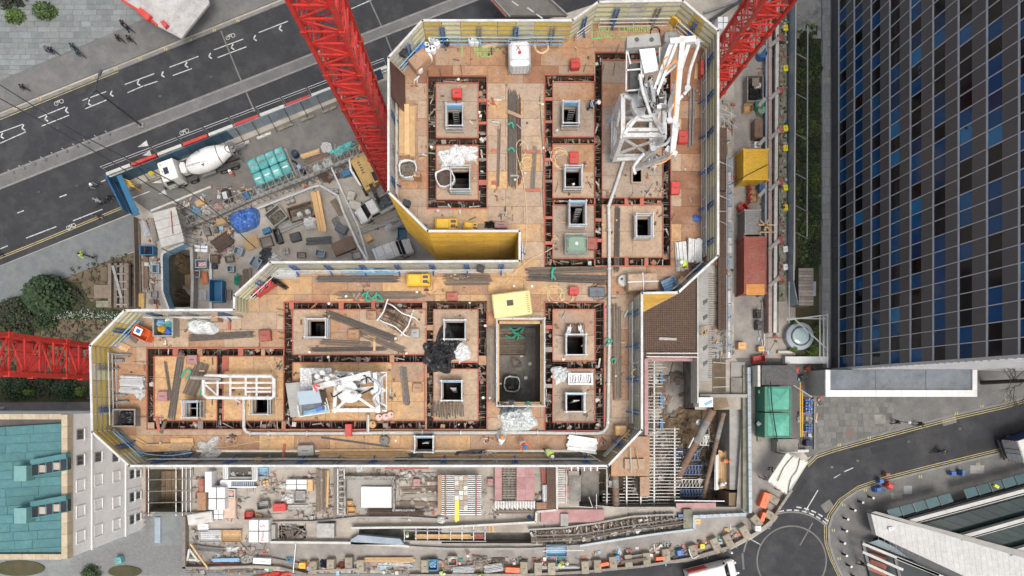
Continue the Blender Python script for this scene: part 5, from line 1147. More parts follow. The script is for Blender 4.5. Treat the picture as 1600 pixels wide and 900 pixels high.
# ---- bundles of bars, boards and beams
BN=[('rebar_bundle','tall dark bundle of bars tied green between the two northern blocks',800,140,800,295,14,16,'rebar_grey','bar',2,'bars'),
('rebar_bundle','thin pair of brown bars left of the tall dark bundle',780,195,778,294,5,4,'wood2','bar',1,'bars'),('rebar_bundle','few long brown bars right of the tall dark bundle',810,150,812,290,7,5,'rebar','bar',1,'bars'),
('steel_beam','single dark beam lying on red blocks beside the curled hose',836,228,832,300,6,2,'rebar_grey','plank',2,'beam'),('rebar_bundle','dark grey bundle right of the pale pipeline, northern wing',965,322,963,425,9,10,'rebar_grey','bar',2,'bars'),
('rebar_bundle','broad brown bundle crossing above the south-east block, upper',822,424,948,420,11,10,'wood2','bar',2,'bars'),('rebar_bundle','broad brown bundle crossing above the south-east block, lower with green tie',822,433,948,437,13,12,'rebar_grey','bar',2,'bars'),
('rebar_bundle','long grey bundle below the blue tarpaulin strip',492,436,624,436,11,10,'rebar_grey','bar',2,'bars'),('rebar_bundle','brownish bundle right of the yellow generator',692,437,770,437,18,12,'wood2','bar',1,'bars'),
('rebar_bundle','thin loose bars with green sling above the western island',522,461,664,461,12,8,'wood2','bar',1,'bars'),('rebar_bundle','longest diagonal bundle on the western island',508,488,622,532,12,12,'rebar_grey','bar',2,'bars'),
('rebar_bundle','second diagonal bundle, lower right of the longest diagonal one',560,518,634,549,12,9,'wood2','bar',2,'bars'),('rebar_bundle','straight dark bundle at the foot of the western island',484,546,606,545,7,8,'rebar_grey','bar',2,'bars'),
('rebar_bundle','straight brown bundle just above the dark one at the island foot',500,534,580,538,9,8,'wood2','bar',2,'bars'),('rebar_bundle','dark bundle lying below the silver wrapped bale',297,528,399,522,11,10,'rebar_grey','bar',2,'bars'),
('rebar_bundle','steep dark bundle across the western golden deck',284,548,268,655,12,12,'rebar_grey','bar',2,'bars'),('rebar_bundle','thin bundle leaning beside the steep dark one',258,562,268,628,5,4,'rebar_grey','bar',1,'bars'),
('rebar_bundle','fan of short brown bars left of the pipe rack',318,566,296,618,22,14,'wood2','bar',2,'bars'),('board_stack','long weathered boards beside the stair void, left side',769,508,771,628,19,7,'wood2','plank',3,'boards'),
('board_stack','weathered boards between pipeline and east screen',963,475,964,625,13,6,'wood2','plank',3,'boards'),('beam_pack','short dark beams tied with white straps on the golden deck',630,574,636,634,10,4,'rebar_grey','plank',3,'beams'),
('beam_stack','fan of bright aluminium beams at the western end, upper',190,600,228,602,28,9,'galv2','beam',2,'beams'),('formwork_beams','grey channel beams near the west screen, top pair',158,553,205,556,6,3,'galv','beam',2,'beams'),
('formwork_beams','grey channel beams near the west screen, second pair',166,563,196,563,6,3,'galv','beam',2,'beams'),('formwork_beams','grey corrugated beams above the black lined box, upper',155,618,200,617,5,2,'galv','beam',2,'beams'),('formwork_beams','grey corrugated beams above the black lined box, lower',158,631,203,627,5,2,'galv','beam',2,'beams'),
('beam_stack','stack of bright aluminium beams below the south-east block',885,690,932,697,24,8,'galv2','beam',3,'beams'),('beam_stack','white aluminium beams against the east screen',1062,378,1066,424,18,6,'white_boom','beam',2,'beams'),('beam_stack','second rack of white aluminium beams near the south-east diagonal',1084,374,1083,412,22,7,'white_boom','beam',3,'beams'),
('beam_stack','silver beams stacked in the corner by the red crate',425,428,467,427,16,6,'galv2','beam',4,'beams'),('tube_pair','left one of two grey steel tubes lying by the north boom',1078,142,1076,235,4,1,'galv','tube',1,'tube'),('tube_pair','right one of two grey steel tubes lying by the north boom',1084,137,1082,228,4,1,'galv','tube',1,'tube'),
('timber_stack','long pale timbers along the south edge, west part',495,708,640,708,13,4,'timber','plank',3,'timber'),('timber_stack','fresh short timbers on top of the south edge stack',538,713,617,714,12,3,'wood4','plank',4,'timber'),('timber_stack','yellow formwork girders along the south edge under the kneeling worker',712,714,862,714,11,3,'ply_gold','plank',5,'timber'),
('timber_stack','pale timbers between the two south edge stacks',662,712,712,711,9,3,'timber','plank',3,'timber'),('timber_stack','wide golden boards in the south-west corner',225,700,303,697,13,3,'ply_gold','plank',4,'timber'),('timber_stack','short golden board with a knot above the wide corner boards',266,689,304,688,7,1,'wood4','plank',3,'timber'),
('timber_stack','broken pale boards at the south-west corner',210,690,230,702,16,4,'wood4','plank',2,'timber'),('timber_stack','two sloping golden planks below the orange crate',188,512,215,535,7,2,'wood2','plank',2,'timber'),('timber_stack','two old planks leaning at the north-west corner',172,532,203,546,11,2,'timber','plank',2,'timber'),
('ply_sheets','tall stack of formwork panels by the west screen, northern wing',637,168,637,246,24,3,'timber','plank',8,'panels'),('channel_bar','thin dark steel bar lying by the cast hatch kerb',502,684,612,698,3,1,'iron','plank',1,'bar'),
('timber_piece','orange timber T-bar on the island, long leg',567,525,588,527,4,1,'wood4','plank',2,'timber'),('timber_piece','orange timber T-bar on the island, short leg',585,527,585,548,4,1,'wood4','plank',2,'timber'),('timber_piece','brown board lying loose by the north east screen',1089,100,1086,125,6,1,'timber','plank',2,'timber'),
('timber_piece','orange block across the tall dark bundle',792,175,814,184,5,1,'ply','plank',4,'timber'),('timber_piece','red block under the single dark beam, top',815,237,845,237,4,1,'red_edge','plank',2,'timber'),('timber_piece','red block under the single dark beam, bottom',820,298,846,298,4,1,'red_edge','plank',2,'timber'),
('timber_piece','red block left of the tall dark bundle, upper',768,236,777,236,5,1,'red_edge','plank',2,'timber'),('timber_piece','red block left of the tall dark bundle, lower',768,286,776,286,5,1,'red_edge','plank',2,'timber'),('timber_piece','red kicker board standing west of the bar bundle',359,503,359,516,4,1,'red_edge','plank',3,'timber'),
('timber_piece','red board across the trench by the south-west tarp',245,652,250,674,5,1,'red_edge','plank',2,'timber'),('timber_piece','brown stick lying over the trench corner',252,677,260,656,4,1,'wood2','plank',2,'timber'),('timber_piece','red prop piece lying by the grey sack',445,693,443,715,4,1,'red_edge','plank',2,'timber'),
('timber_piece','orange batten by the north screen',753,75,778,70,4,1,'timber','plank',2,'timber'),('guard_boards','long low timber lying under the mesh of spacers',1100,300,1100,390,2,1,'iron','plank',2,'timber')]
for (nm,lb_,x0,y0,x1,y1,w_,n,mt,sh,la,ct) in BN:bundle(nm,lb_,x0,y0,x1,y1,w_,Z,n,mt,sh,la,cat=ct)
# comb of column spacers on the lower island
r=T('rebar_comb','comb of short rusty stirrups below the lower middle hatch','stirrups',700,640,Z)
me=mesh_of(MB().tube([(0,-.5,.1),(0,-.45,.35),(0,.45,.35),(0,.5,.1)],.03,5),'stirrup',M('rebar_grey'))
for i in rg(22):p=P(674+i*2.4,640,Z)-r.location;piece('stirrup',me,r,(p.x,p.y+U_(-.1,.1),U_(0,.15)),(0,0,U_(-.1,.1)),(1,U_(.7,1.2),1))
r=T('stirrup_pile','pile of bent rusty stirrups on timber bearers with white tape','stirrups',617,497,Z,radians(-30))
q=MB()
for k in rg(3):o_=q
for k in rg(16):
 q=MB();q.tube([(-.5,-.35,0),(.5,-.35,0),(.5,.35,0),(-.5,.35,0)],.03,5,closed=True);piece('stirrup',mesh_of(q,'stirrup',M('rebar')),r,(U_(-.7,.9),U_(-.4,.5),.05+k*.035),(U_(-.1,.1),U_(-.1,.1),U_(-.2,.2)))
for y_ in (-.6,.6):q=MB();q.tube(curve_([(-1.1,y_,.1),(-.5,y_*1.1,.7),(.4,y_*.9,.72),(1.3,y_*1.15,.65),(1.6,y_,.1)],5),.05,5);q.bd('tape',M('cloth'),r,lc=1)
q=MB();q.tube([(1.1,-.9,.7),(1.2,0,.72),(1.0,.9,.7)],.05,5);q.tube([(-.9,-.8,.6),(-.8,0,.68),(-1.0,.9,.6)],.05,5);q.bd('tape',M('cloth'),r,lc=1)
r=T('starter_mat','rusty hooked starter bars beside the south-east hatch','stirrups',898,517,Z)
for i in rg(12):p=P(884+i*2.5,517,Z)-r.location;q=MB();q.tube([(p.x,p.y-.5,.05),(p.x+.03,p.y-.4,.5),(p.x,p.y+.4,.5),(p.x,p.y+.5,.05)],.025,5);q.bd('bar',M('rebar'),r,lc=1)
for x in (889,908):drape('rag','white cloth strip draped on the starter bars, '+('left' if x == 889 else 'right'),'cloth',x,516,Z+.45,7,18,.15,15 if x > 900 else -15,'cloth',x,2,.4)
# ---- equipment
GE=[('water_tank','large white intermediate tank by the north screen','tank',812,82,34,43,1.5,2,'white_box','ibc','red1'),('wash_tank','translucent green tank in a white cage on the grey island','tank',901,380,34,30,1.0,0,'green_glass','ibc','galv2'),
('generator','yellow generator box by the long northern screen of the southern wing','generator',653,436,37,19,1.2,0,'yel1','machine','iron'),('formwork_box','big cream yellow steel box on the deck above the void','box',800,475,60,38,1.6,7,'cream_paint','block','dark'),
('compressor','larger yellow machine by the golden notch','machine',697,349,36,19,1.1,0,'yel1','machine','iron'),('compressor','smaller yellow machine with wheel beside the larger one','machine',735,352,22,12,.9,-8,'yel1','machine','iron'),
('work_table','brown plywood bench with pink stain in the north-west corner','table',655,92,30,20,.9,40,'ply','sheets',None),('pallet_load','wrapped pallet of plywood blocks in white crate near the south-east diagonal','pallet',1005,440,48,28,1.2,2,'ply_pale','wrapped','white_box'),
('tool_box','red and grey tool box on the northern-most grey island','tool box',714,145,15,14,.6,0,'red1','tool',None),('tool_box','red gang box near the top of the north-east block','tool box',899,98,14,15,.6,5,'red1','tool',None),('tool_box','red box beside the tangled hose on the second island','tool box',897,246,14,18,.5,0,'red1','tool',None),
('tool_box','faded brown box right of the green tank','tool box',925,380,17,18,.6,0,'rust_red','tool',None),('tool_box','bright red box on the east walkway, upper','tool box',1068,213,15,19,.5,0,'red1','tool',None),('tool_box','bright red box on the east walkway, lower','tool box',1056,293,14,19,.5,0,'red1','tool',None),
('tool_box','red box by hose coils above the south-east block','tool box',897,454,14,13,.6,0,'red1','tool',None),('tool_box','faded red box above the middle block','tool box',706,463,17,12,.5,0,'rust_red','tool',None),('tool_box','dark red box on the far west golden strip','tool box',413,524,18,17,.5,5,'rust_red','tool',None),
('tool_box','pinkish box above the golden deck, west','tool box',299,562,16,14,.5,0,'pink_ply','tool',None),('tool_box','pale mauve tray on the western golden deck','tool box',253,619,15,15,.35,0,'pink_ply','tool',None),('tool_box','pale red slab box beside the golden notch','tool box',783,351,20,9,.6,0,'pink_ply','tool',None),
('tool_box','red fire point box near the east screen','tool box',1098,105,5,22,.8,0,'red1','tool',None),('tool_box','orange box on the wall of the north-east corner screen','box',1060,22,20,16,1.0,-35,'yel1','tool',None),('tool_box','red square box hung in the north-east screen','box',1097,50,12,12,.9,-35,'red1','tool',None),
('timber_block','plywood offcut block on the western island, centre','block',552,522,18,15,.5,0,'ply','tool',None),('timber_block','plywood offcut block on the western island, upper','block',580,492,15,13,.4,0,'ply','tool',None),('timber_block','grey cast block on the western island, right','block',648,520,14,14,.5,0,'concrete','block',None),('timber_block','small plywood lid beside the short beams','block',652,606,15,14,.3,0,'ply','tool',None),
('lined_box','open box lined with black sheet in the western corner','box',194,653,34,26,.8,0,'wood3','bin',None),('waste_skip','grey skip full of blue bags by the north-west corner','skip',255,511,30,28,1.1,0,'galv','bin',None),('crate','orange plastic stillage holding papers and pegs','crate',219,520,26,18,1.0,-25,'orange_plastic','crate',None),
('crate','red steel stillage with white labels on the diagonal screen','crate',407,444,34,22,1.0,35,'red1','crate',None),('crate','orange cardboard crate at the south-east corner','crate',971,673,18,16,.8,0,'wood4','wrapped','timber'),('crate','little brown box resting on the south-east corner rail','crate',982,682,12,9,1.2,-40,'timber','tool',None),
('crate','plywood box by the kneeling yellow worker','crate',1067,439,13,13,.6,-40,'timber','wrapped','timber'),('trestle','blue folding trestle by the pallet load','trestle',1047,444,22,18,.7,25,'blue_light','crate',None),('steel_table','grey metal cabinet at the corner behind the big boom','cabinet',1049,57,21,15,.9,-2,'galv','tool',None),
('lined_box','low white tray full of silver strips','box',907,592,36,16,.4,0,'white_box','bin',None),('wood_box','grey square block near the south edge','block',477,704,24,16,.6,3,'sack_grey','tool',None),('timber_block','small orange timber cube on the south screen rail','block',402,720,8,10,.7,0,'wood4','tool',None),('timber_block','plywood sheet tied on the north-west long screen','board',334,495,11,13,1.1,0,'ply','tool',None),
('timber_block','plywood square on the west screen of the north wing','board',651,272,11,9,1.1,0,'ply','tool',None),('blue_box','bright blue case beside the bench','case',656,75,17,10,.8,50,'blue_tarp','tool',None),('grey_mat','dark grey canvas case above the southern hatch','case',933,456,24,15,.35,0,'grey_tarp','tool',None)]
for g_ in GE:
 nm,lb_,ct,x,y,L_,W_,H_,rt,mt,st_,c2=g_;rr=gear(nm,lb_,ct,x,y,Z,L_,W_,H_,rt,mt,st_,None,c2)
 if nm == 'waste_skip':
  for j,(mt2,dx,dy) in enm((('blue_light',-.3,.3),('yel1',-.2,-.1),('blue_tarp',.3,-.3),('teal_plastic',.35,.25),('cloth',.3,.5))):q=MB();crumple(.6,.6,.5,j+3,12,.5,mb=q,c=(dx,dy,.7));q.bd('rubbish_bag',M(mt2),rr,lc=1)
 if lb_.startswith('open box lined'):fill(rr,1.15,1.0,.3,.4,'plas1',5,'liner')
 if lb_.startswith('low white tray'):
  for j in rg(12):q=MB();x_=-.65+j*.11;q.bar((x_,-.28,.3+.02*(j % 3)),(x_+U_(-.2,.2),.28,.34),.06);q.bd('strip',M('galv2'),rr,lc=1)
 if nm == 'formwork_box':
  q=MB();q.box(-.35,-.1,1.6,.1,.3,1.604);q.bd('vent',M('dark'),rr,lc=1);q=MB();[q.box(1.0,-.7+i*.14,1.6,1.18,-.62+i*.14,1.61) for i in rg(10)];q.bd('louvre',M('tan_paint'),rr,lc=1)
 if nm == 'water_tank':txt('X',.5,M('red1'),'mark',rr,(-.1,.3,1.52))
 if lb_.startswith('red steel stillage'):
  for dx in (-.5,.0,.5):q=MB();q.lathe([(.16,.9),(.18,1.0),(.02,1.02)],12,(dx,-.25,0));q.bd('cylinder_cap',M('red_wrap'),rr,lc=1)
  q=MB();q.box(-.7,.1,.95,.3,.4,1.0);q.bd('label_plate',M('white_box'),rr,lc=1)
 if lb_.startswith('orange plastic'):q=MB();q.box(-.45,-.2,1.0,.1,.3,1.03);q.bd('paper',M('white_box'),rr,lc=1);q=MB();q.box(-.32,-.08,1.03,-.02,.2,1.035);q.bd('paper_print',M('blue_steel'),rr,lc=1)
# orange peg table rails; white drums
for i,(x,y) in enm([(667,76),(675,66),(683,72),(670,82),(677,81),(671,94),(656,111),(737,68),(746,68)]):
 lbs=['behind the bench, first','at the back of the group of drums','rightmost of the group behind the bench','touching the bench corner','middle of the group of drums','standing apart right of the bench','in front of the bench on its own','first of the pair by the north screen','second of the pair by the north screen']
 drum('white plastic drum '+lbs[i],x,y,Z,.24,.55,'white_box','white plastic drums')
drum('black bucket beside the white drums',698,69,Z,.22,.5,'plas1',None,'bucket','bucket','white_box')
for i,(x,y) in enm([(593,652),(603,651),(611,648)]):drum('pink topped tub '+['left','middle','right'][i]+' of three by the southern boom',x,y,Z,.24,.35,'pink_tub','pink tubs') if M('pink_tub',(.72,.5,.46),(.6,.4,.36),s=4) else 0
drum('grey round pipe collar standing on the south walkway',602,688,Z,.34,.5,'conc2',None,'pipe_collar','collar')
drum('brass ring collar beside the branch pipe',583,663,Z,.26,.4,'tan_paint',None,'pipe_collar','collar');drum('white-rimmed black tub near the wrapped pallet',973,439,Z,.40,.4,'white2',None,'tub','tub')
bag('bulk bag of grey rubble below the panel stack',637,263,Z,28,'cloth','rubble',2,1.0);bag('white bag holding rusty offcuts beside the hatch',695,277,Z,28,'cloth','rebar',7,.7,rot=20)
SH=[('white_sheet','white crumpled bag with blue cap on the second island','bag',702,247,42,36,.5,20,'cloth',11,2.2,.5),('white_sheet','white crumpled sheet with pointed corner right of the capped bag','sheet',728,239,42,22,.4,-10,'cloth',14,2.0,.6),
('black_sheet','large black plastic sheet heaped between the blocks','sheet',690,548,54,58,.7,-30,'plas1',21,2.2,.55),('white_bag','white bag with green straps and red print lying by the black sheet','bag',722,549,27,32,.5,10,'cloth',23,2.4,.2),
('silver_bale','silver wrapped bale near the north-west long screen','bale',314,510,50,25,.7,-3,'clear_sheet',31,3.2,.15),('clear_sheet','clear polythene heap with blue print beside the void','sheet',808,656,56,38,.6,0,'clear_sheet',37,3,.25),('grey_sheet','blue-grey crumpled netting above the polythene heap','netting',797,637,44,20,.4,-10,'grey_tarp',38,2.4,.4),
('white_sheet','pale sheet pointing up on the south-west walkway','sheet',325,701,38,32,.35,40,'white2',41,2,.55),('grey_sheet','dark grey tarpaulin over the corner boards','tarpaulin',272,711,60,16,.4,8,'grey_tarp',42,2.4,.5),('silver_sheet','silver crumpled foil heap above the strip tray','foil',876,584,28,26,.4,20,'clear_sheet',45,2.6,.4),
('blue_cloth','blue tarpaulin strip draped on the long screen rail','tarpaulin',577,423,94,9,1.0,0,'blue_light',51,4,.3),('blue_cloth','small blue crumpled cloth on the east walkway','cloth',1090,340,13,14,.4,0,'blue_tarp',53,2.4,.4),('white_sheet','white cloth knotted over the skip rail','cloth',265,496,18,14,1.1,20,'cloth',54,2.2,.5),
('grey_sheet','grey cloth laid on the long yellow girders','cloth',735,707,50,7,.5,4,'grey_tarp',56,3,.4),('white_sheet','white cover over the tub by the kneeling workers','cover',783,679,16,17,.7,0,'cloth',57,2.4,.2),('black_sheet','black lance bag leaning across the red stillage','bag',431,440,34,10,1.1,-32,'plas1',58,3,.25),
('silver_sheet','crumpled translucent sheet near the south-west beams','sheet',218,612,26,16,.4,70,'clear_sheet',60,2.4,.5),('black_sheet','black net folded on the diagonal screen walkway','net',391,458,20,9,.8,-30,'plas1',61,2.4,.4),('grey_sheet','dark cable heap beside the yellow machines','cables',765,350,20,11,.4,0,'plas1',63,2.4,.5)]
for s_ in SH:nm,lb_,ct,x,y,L_,W_,H_,rt,mt,sd__,pw,ed=s_;drape(nm,lb_,ct,x,y,Z,L_,W_,H_,rt,mt,sd__,pw,ed)
coil('cream hose coil by the white tank',846,72,Z,12,4,seed=1,loose=.12);coil('cream hose tangle on the second island',878,250,Z,15,5,seed=3,loose=.4);coil('large loose cream hose rings above the south-east block',868,460,Z,13,3,seed=5,loose=.5);coil('cream hose rings left of the dark canvas case',886,463,Z,11,3,seed=8,loose=.5)
coil('grey cable rings around the canvas case',938,455,Z,14,3,'cable_black',.02,9,cat='cable',loose=.5);coil('yellow rope ring on the east screen of the southern wing',994,583,Z+1.2,7,3,seed=12,loose=.15);coil('pale rope coil lying on the yellow girders',765,717,Z+.3,11,6,'rope_pale' if M('rope_pale',(.5,.45,.33),s=8,b=0) else '',.03,14,cat='rope',loose=.5);coil('thin wire rings above the northern boom',1024,50,Z,8,3,'cable_black',.02,15,cat='wire')
rope('hose','cream hose looping beside the bundle and running south','hose',[(826,236),(822,225),(812,219),(806,232),(812,258),(818,282),(822,320),(823,350),(820,390),(806,425),(790,445)],Z,.035,'hose_cream');rope('hose','cream hose loop between bundle and single beam','hose',[(812,228),(818,222),(824,232),(816,250),(822,262),(832,256),(828,246),(818,248),(813,258),(820,265)],Z,.035,'hose_cream')
rope('hose','cream hose snaking from the green tank to the west','hose',[(873,376),(866,368),(862,378),(864,386),(846,397),(824,408),(800,430)],Z,.03,'hose_cream');rope('hose','thin orange hose across the deck south of the pipe rack','hose',[(414,562),(424,570),(428,600),(432,640),(434,672),(440,684)],Z,.025,'hose_cream');rope('hose','long thin cream hose along the south-west walkway','hose',[(280,705),(300,698),(350,699),(400,690),(440,686),(448,672)],Z,.025,'hose_cream')
rope('cable','long brown cable along the centre of the north wing','cable',[(843,150),(846,200),(849,250),(848,300),(850,340)],Z,.03,'wood2');rope('cable','black cable along the foot of the east screen','cable',[(1101,110),(1099,180),(1101,250),(1099,330),(1100,392),(1090,412)],Z,.04,'cable_black');rope('cable','blue air line on the south-west diagonal walkway','cable',[(178,670),(196,690),(215,706),(260,712),(300,707)],Z+.4,.04,'blue_light')
for i,(pp) in enm([[(565,462),(572,458),(580,466),(590,460),(598,468)],[(575,455),(572,468),(580,470)],[(588,456),(588,468),(600,470)],[(864,418),(862,436)],[(868,418),(862,426),(868,437)],[(793,195),(800,192),(802,200)],[(793,235),(800,231),(804,238)],[(283,590),(290,578),(298,580),(291,592)],[(946,530),(956,532),(946,540)],[(953,563),(962,560),(960,568)],[(820,632),(826,628),(830,638)],[(312,618),(318,600),(322,590)]]):
 rope('sling','green sling tied '+['along the loose thin bars','across the thin bars, left','across the thin bars, right','round the broad brown bundle, left strand','round the broad brown bundle, right strand','on the upper tall bundle','on the lower tall bundle','beside the steep dark bundle','over the pipeline, upper','over the pipeline, lower','below the void rail','beside the pipe rack corner'][i],'sling',pp,Z+.25,.07,'rope_green')
for i,(x,y) in enm([(716,124),(749,176),(751,181),(674,230),(741,231),(514,474),(513,558),(706,461+170),(718,566),(758,509),(755,621),(618,689+0),(848,163),(850,231),(765,622),(896,288),(880,562),(651,456),(832,447),(803,447),(734,472),(620,516),(618,529),(635,552),(484,550),(541,463)]):
 gear('paper_scrap','small white scrap '+['north','upper east','east','west','beside the sheet','above the western island','below the western island','by the comb','south of the black sheet','right of the middle block','right of the lower block','on the pipeline','by the long cable, upper','by the long cable, lower','left of the void foot','beside the ladder hatch','at the small block edge','at the end of the thin bars','under the broad bundle, right','under the broad bundle, left','above the middle trench','beside the stirrup pile','under the stirrup pile','at the second diagonal bundle','at the dark bundle end','over the thin bars'][i]+' on the brown deck','scrap',x,y,Z,3.2,3.0,.07,U_(0,90),'white_box','sheets',group='white paper scraps on the deck')
# workers on the deck
person('worker in dark clothes and white helmet leaning beside the northern hatch',920,170,Z,-10,'bend','navy','navy','helmet1',True);person('worker in white overalls standing at the end of the northern boom',1018,266,Z,110,'reach','white_suit','white_suit','helmet_blue')
person('worker in yellow vest bending over white beams by the south-east diagonal',1068,417,Z,170,'bend','hi_yel','hi_org','helmet1');person('worker with orange helmet and white overalls on the south walkway',782,692,Z,80,'bend','white_suit','white_suit','helmet_orange')
person('worker with blue helmet and orange vest on the south walkway',815,690,Z,-60,'reach','hi_org','white_suit','helmet_blue',True);person('worker in black and yellow kneeling on the golden girders',853,702,Z,-50,'bend','hi_yel','coat1','helmet1',True)
# cabin-like machine on the diagonal, dark brown board leaning on the west screen
r=T('leaning_board','large dark brown plywood board leaning in the north-west corner','board',632,135,Z);q=MB();a_=P(609,95,Z+2.3);b_=P(612,150,Z+2.3);c_=P(633,178,Z+.1);d_=P(632,118,Z+.1);q.add([a_,b_,c_,d_,a_+V3((.05,0,.05)),b_+V3((.05,0,.05)),c_+V3((.05,0,.05)),d_+V3((.05,0,.05))],[[0,1,2,3],[7,6,5,4],[0,4,5,1],[1,5,6,2],[2,6,7,3],[3,7,4,0]]);q.bd('board',M('dark_ply',(.10,.05,.045),(.07,.035,.03),s=1.5,r=.5),r);q=MB();q.bar(a_+V3((.04,0,.06)),d_+V3((.04,0,.06)),.09);q.bd('batten',M('timber'),r)
for i,(x,y,nm) in enm([(630,79,'on the north-west diagonal'),(735,422+0,'on the long screen of the southern wing'),(628,318,'on the slanting golden screen')]):
 x,y=[(629,80),(751,419),(635,317)][i];gear('flood_light','black site flood light '+nm,'flood light',x,y,Z+1.6,11,10,.5,-15,'plas1','tool')
# VEHICLES
def wheel(root,x,y,r=.5,w=.3,n='wheel'):
 q=MB();q.tube([(x,y-w/2,r),(x,y-w/2+.05,r),(x,y+w/2-.05,r),(x,y+w/2,r)],[r*.93,r,r,r*.93],16);o=q.bd(n,M('rubber'),root,lc=1)
 q=MB();q.tube([(x,y-w/2-.01,r),(x,y+w/2+.01,r)],r*.5,12);q.bd('rim',M('galv'),o,lc=1)
def mixer_truck():
 r=T('mixer_truck','white concrete mixer truck with lettered drum inside the blue hoarding','truck',322,264,0,ang(381,243,266,282));W_=M('cab_white',(.72,.71,.66),(.62,.61,.57),s=1,r=.4,b=.02)
 for sy in (-1,1):q=MB();q.bar((-4.3,sy*.42,.85),(3.6,sy*.42,.85),.12,.28);q.bd('chassis_rail',M('iron'),r,lc=1)
 for x in (3.0,1.5,-2.0,-3.3):
  for sy in (-1,1):wheel(r,x,sy*1.05,.5,.32)
 for x,l in ((3.0,1.2),(1.5,1.15),(-2.65,2.5)):
  for sy in (-1,1):q=MB();q.prism([(x-l/2,sy*.85),(x+l/2,sy*.85),(x+l/2,sy*1.24),(x-l/2,sy*1.24)],1.06,1.12);q.bd('mudguard',M('iron'),r,lc=1)
 q=MB();s0=[(4.35,-1.2),(4.45,-1.0),(4.45,1.0),(4.35,1.2),(2.25,1.2),(2.25,-1.2)];s1=[(4.0,-1.08),(4.08,-.9),(4.08,.9),(4.0,1.08),(2.35,1.1),(2.35,-1.1)]
 n=6;q.add([(a,b,.7) for a,b in s0]+[(a*1.0,b,1.75) for a,b in s0]+[(a,b,2.85) for a,b in s1],[[i,(i+1) % n,n+(i+1) % n,n+i] for i in rg(n)]+[[n+i,n+(i+1) % n,2*n+(i+1) % n,2*n+i] for i in rg(n)]+[[12+i for i in rg(6)],[5-i for i in rg(6)]]);q.bd('cab',W_,r,lc=1,fix=True)
 q=MB();q.add([(4.47,-1.0,1.8),(4.47,1.0,1.8),(4.11,.88,2.72),(4.11,-.88,2.72)],[[0,1,2,3]]);q.bd('windscreen',M('glass_dark'),r,lc=1)
 for sy in (-1,1):q=MB();q.add([(4.1,sy*1.21,1.8),(3.1,sy*1.21,1.8),(3.1,sy*1.13,2.55),(3.9,sy*1.12,2.6)],[[0,1,2,3]]);q.bd('side_window',M('glass_dark'),r,lc=1);q=MB();q.box(4.3,sy*1.4-.1,1.7,4.45,sy*1.4+.1,2.3);q.bar((4.3,sy*1.15,2.3),(4.35,sy*1.4,2.3),.04);q.bd('mirror',M('iron'),r,lc=1);q=MB();q.box(4.42,sy*.85-.15,.85,4.48,sy*.85+.15,1.05);q.bd('headlight',M('helmet1'),r,lc=1)
 q=MB();q.box(3.15,-.35,2.85,3.65,.35,2.9);q.bd('roof_hatch',M('navy'),r,lc=1)
 q=MB()
 for dx,dy in ((3.8,.75),(3.8,-.75),(3.8,0)):q.lathe([(.07,2.84),(.07,2.95)],8,(dx,dy,0))
 q.bd('beacon',M('hose_orange') if 'hose_orange' in MATS else M('orange_plastic'),r,lc=1)
 q=MB();prof=[(.5,-3.9),(.62,-3.7),(.72,-3.3),(1.02,-2.6),(1.22,-1.6),(1.24,-.6),(1.1,.4),(.8,1.1),(.45,1.4),(.3,1.42)]
 o=len(q.v);nn=24
 for rad,h in prof:
  for k in rg(nn):t=2*pi*k/nn;q.v.append(V3((h,rad*cos(t),2.15-.17*(h)+rad*sin(t)-.15)))
 for i in rg(len(prof)-1):
  for k in rg(nn):q.f.append([o+i*nn+k,o+i*nn+(k+1) % nn,o+(i+1)*nn+(k+1) % nn,o+(i+1)*nn+k]);q.mi.append(0)
 dr=q.bd('drum',M('drum_white',(.78,.77,.74),(.68,.67,.64),s=1,r=.4,b=.02,st=(.55,.53,.5),ss=.8,sa=.4),r,lc=1,smo=1,fix=True)
 q=MB();ring=[(-2.6,1.05*cos(t),2.15+.44-.15+1.05*sin(t)) for t in [2*pi*k/24 for k in rg(24)]];q.tube(ring,.04,5,closed=True);q.bd('drum_band',M('iron'),dr,lc=1)
 tm=M('letter_grey',(.12,.12,.13),r=.6)
 txt('LONDON CONCRETE',.34,tm,'lettering',r,(-.75,.52,3.30),(-.42,.10,pi),sx=1.1);txt('LONDON CONCRETE',.34,tm,'lettering',r,(-.75,-.62,3.22),(.5,-.10,0),sx=1.1)
 for sy in (-1,1):q=MB();q.add([(-.9,sy*.72+.0,3.27),(-.5,sy*.72,3.2),(-.72,sy*.95,3.06)],[[0,1,2] if sy > 0 else [0,2,1]]);q.bd('emblem',tm,r,lc=1)
 q=MB();q.box(1.45,-.45,1.0,2.1,.45,2.2);q.tube([(1.75,-.6,2.0),(1.75,.6,2.0)],.28,12);q.bd('water_tank',W_,r,lc=1)
 q=MB();q.box(-4.4,-.1,1,-4.2,.1,3.2);q.bar((-4.3,-.5,1.2),(-4.1,-.5,3.2),.08);q.bar((-4.3,.5,1.2),(-4.1,.5,3.2),.08);q.bar((-4.15,-.9,3.15),(-4.15,.9,3.15),.08);q.bd('rear_frame',M('galv'),r,lc=1)
 q=MB();q.lathe([(.3,2.7),(.62,3.35),(.66,3.35),(.34,2.65)],14,(-4.15,0,0));q.bd('hopper',M('galv'),r,lc=1)
 q=MB();q.tube([(-4.3,0,2.5),(-4.9,-.3,1.9),(-5.3,-.5,1.5)],[.26,.24,.22],8);q.bd('chute',M('galv'),r,lc=1)
 q=MB()
 for k in rg(9):q.bar((-4.5,.62,.8+k*.28),(-4.5,.95,.8+k*.28),.04)
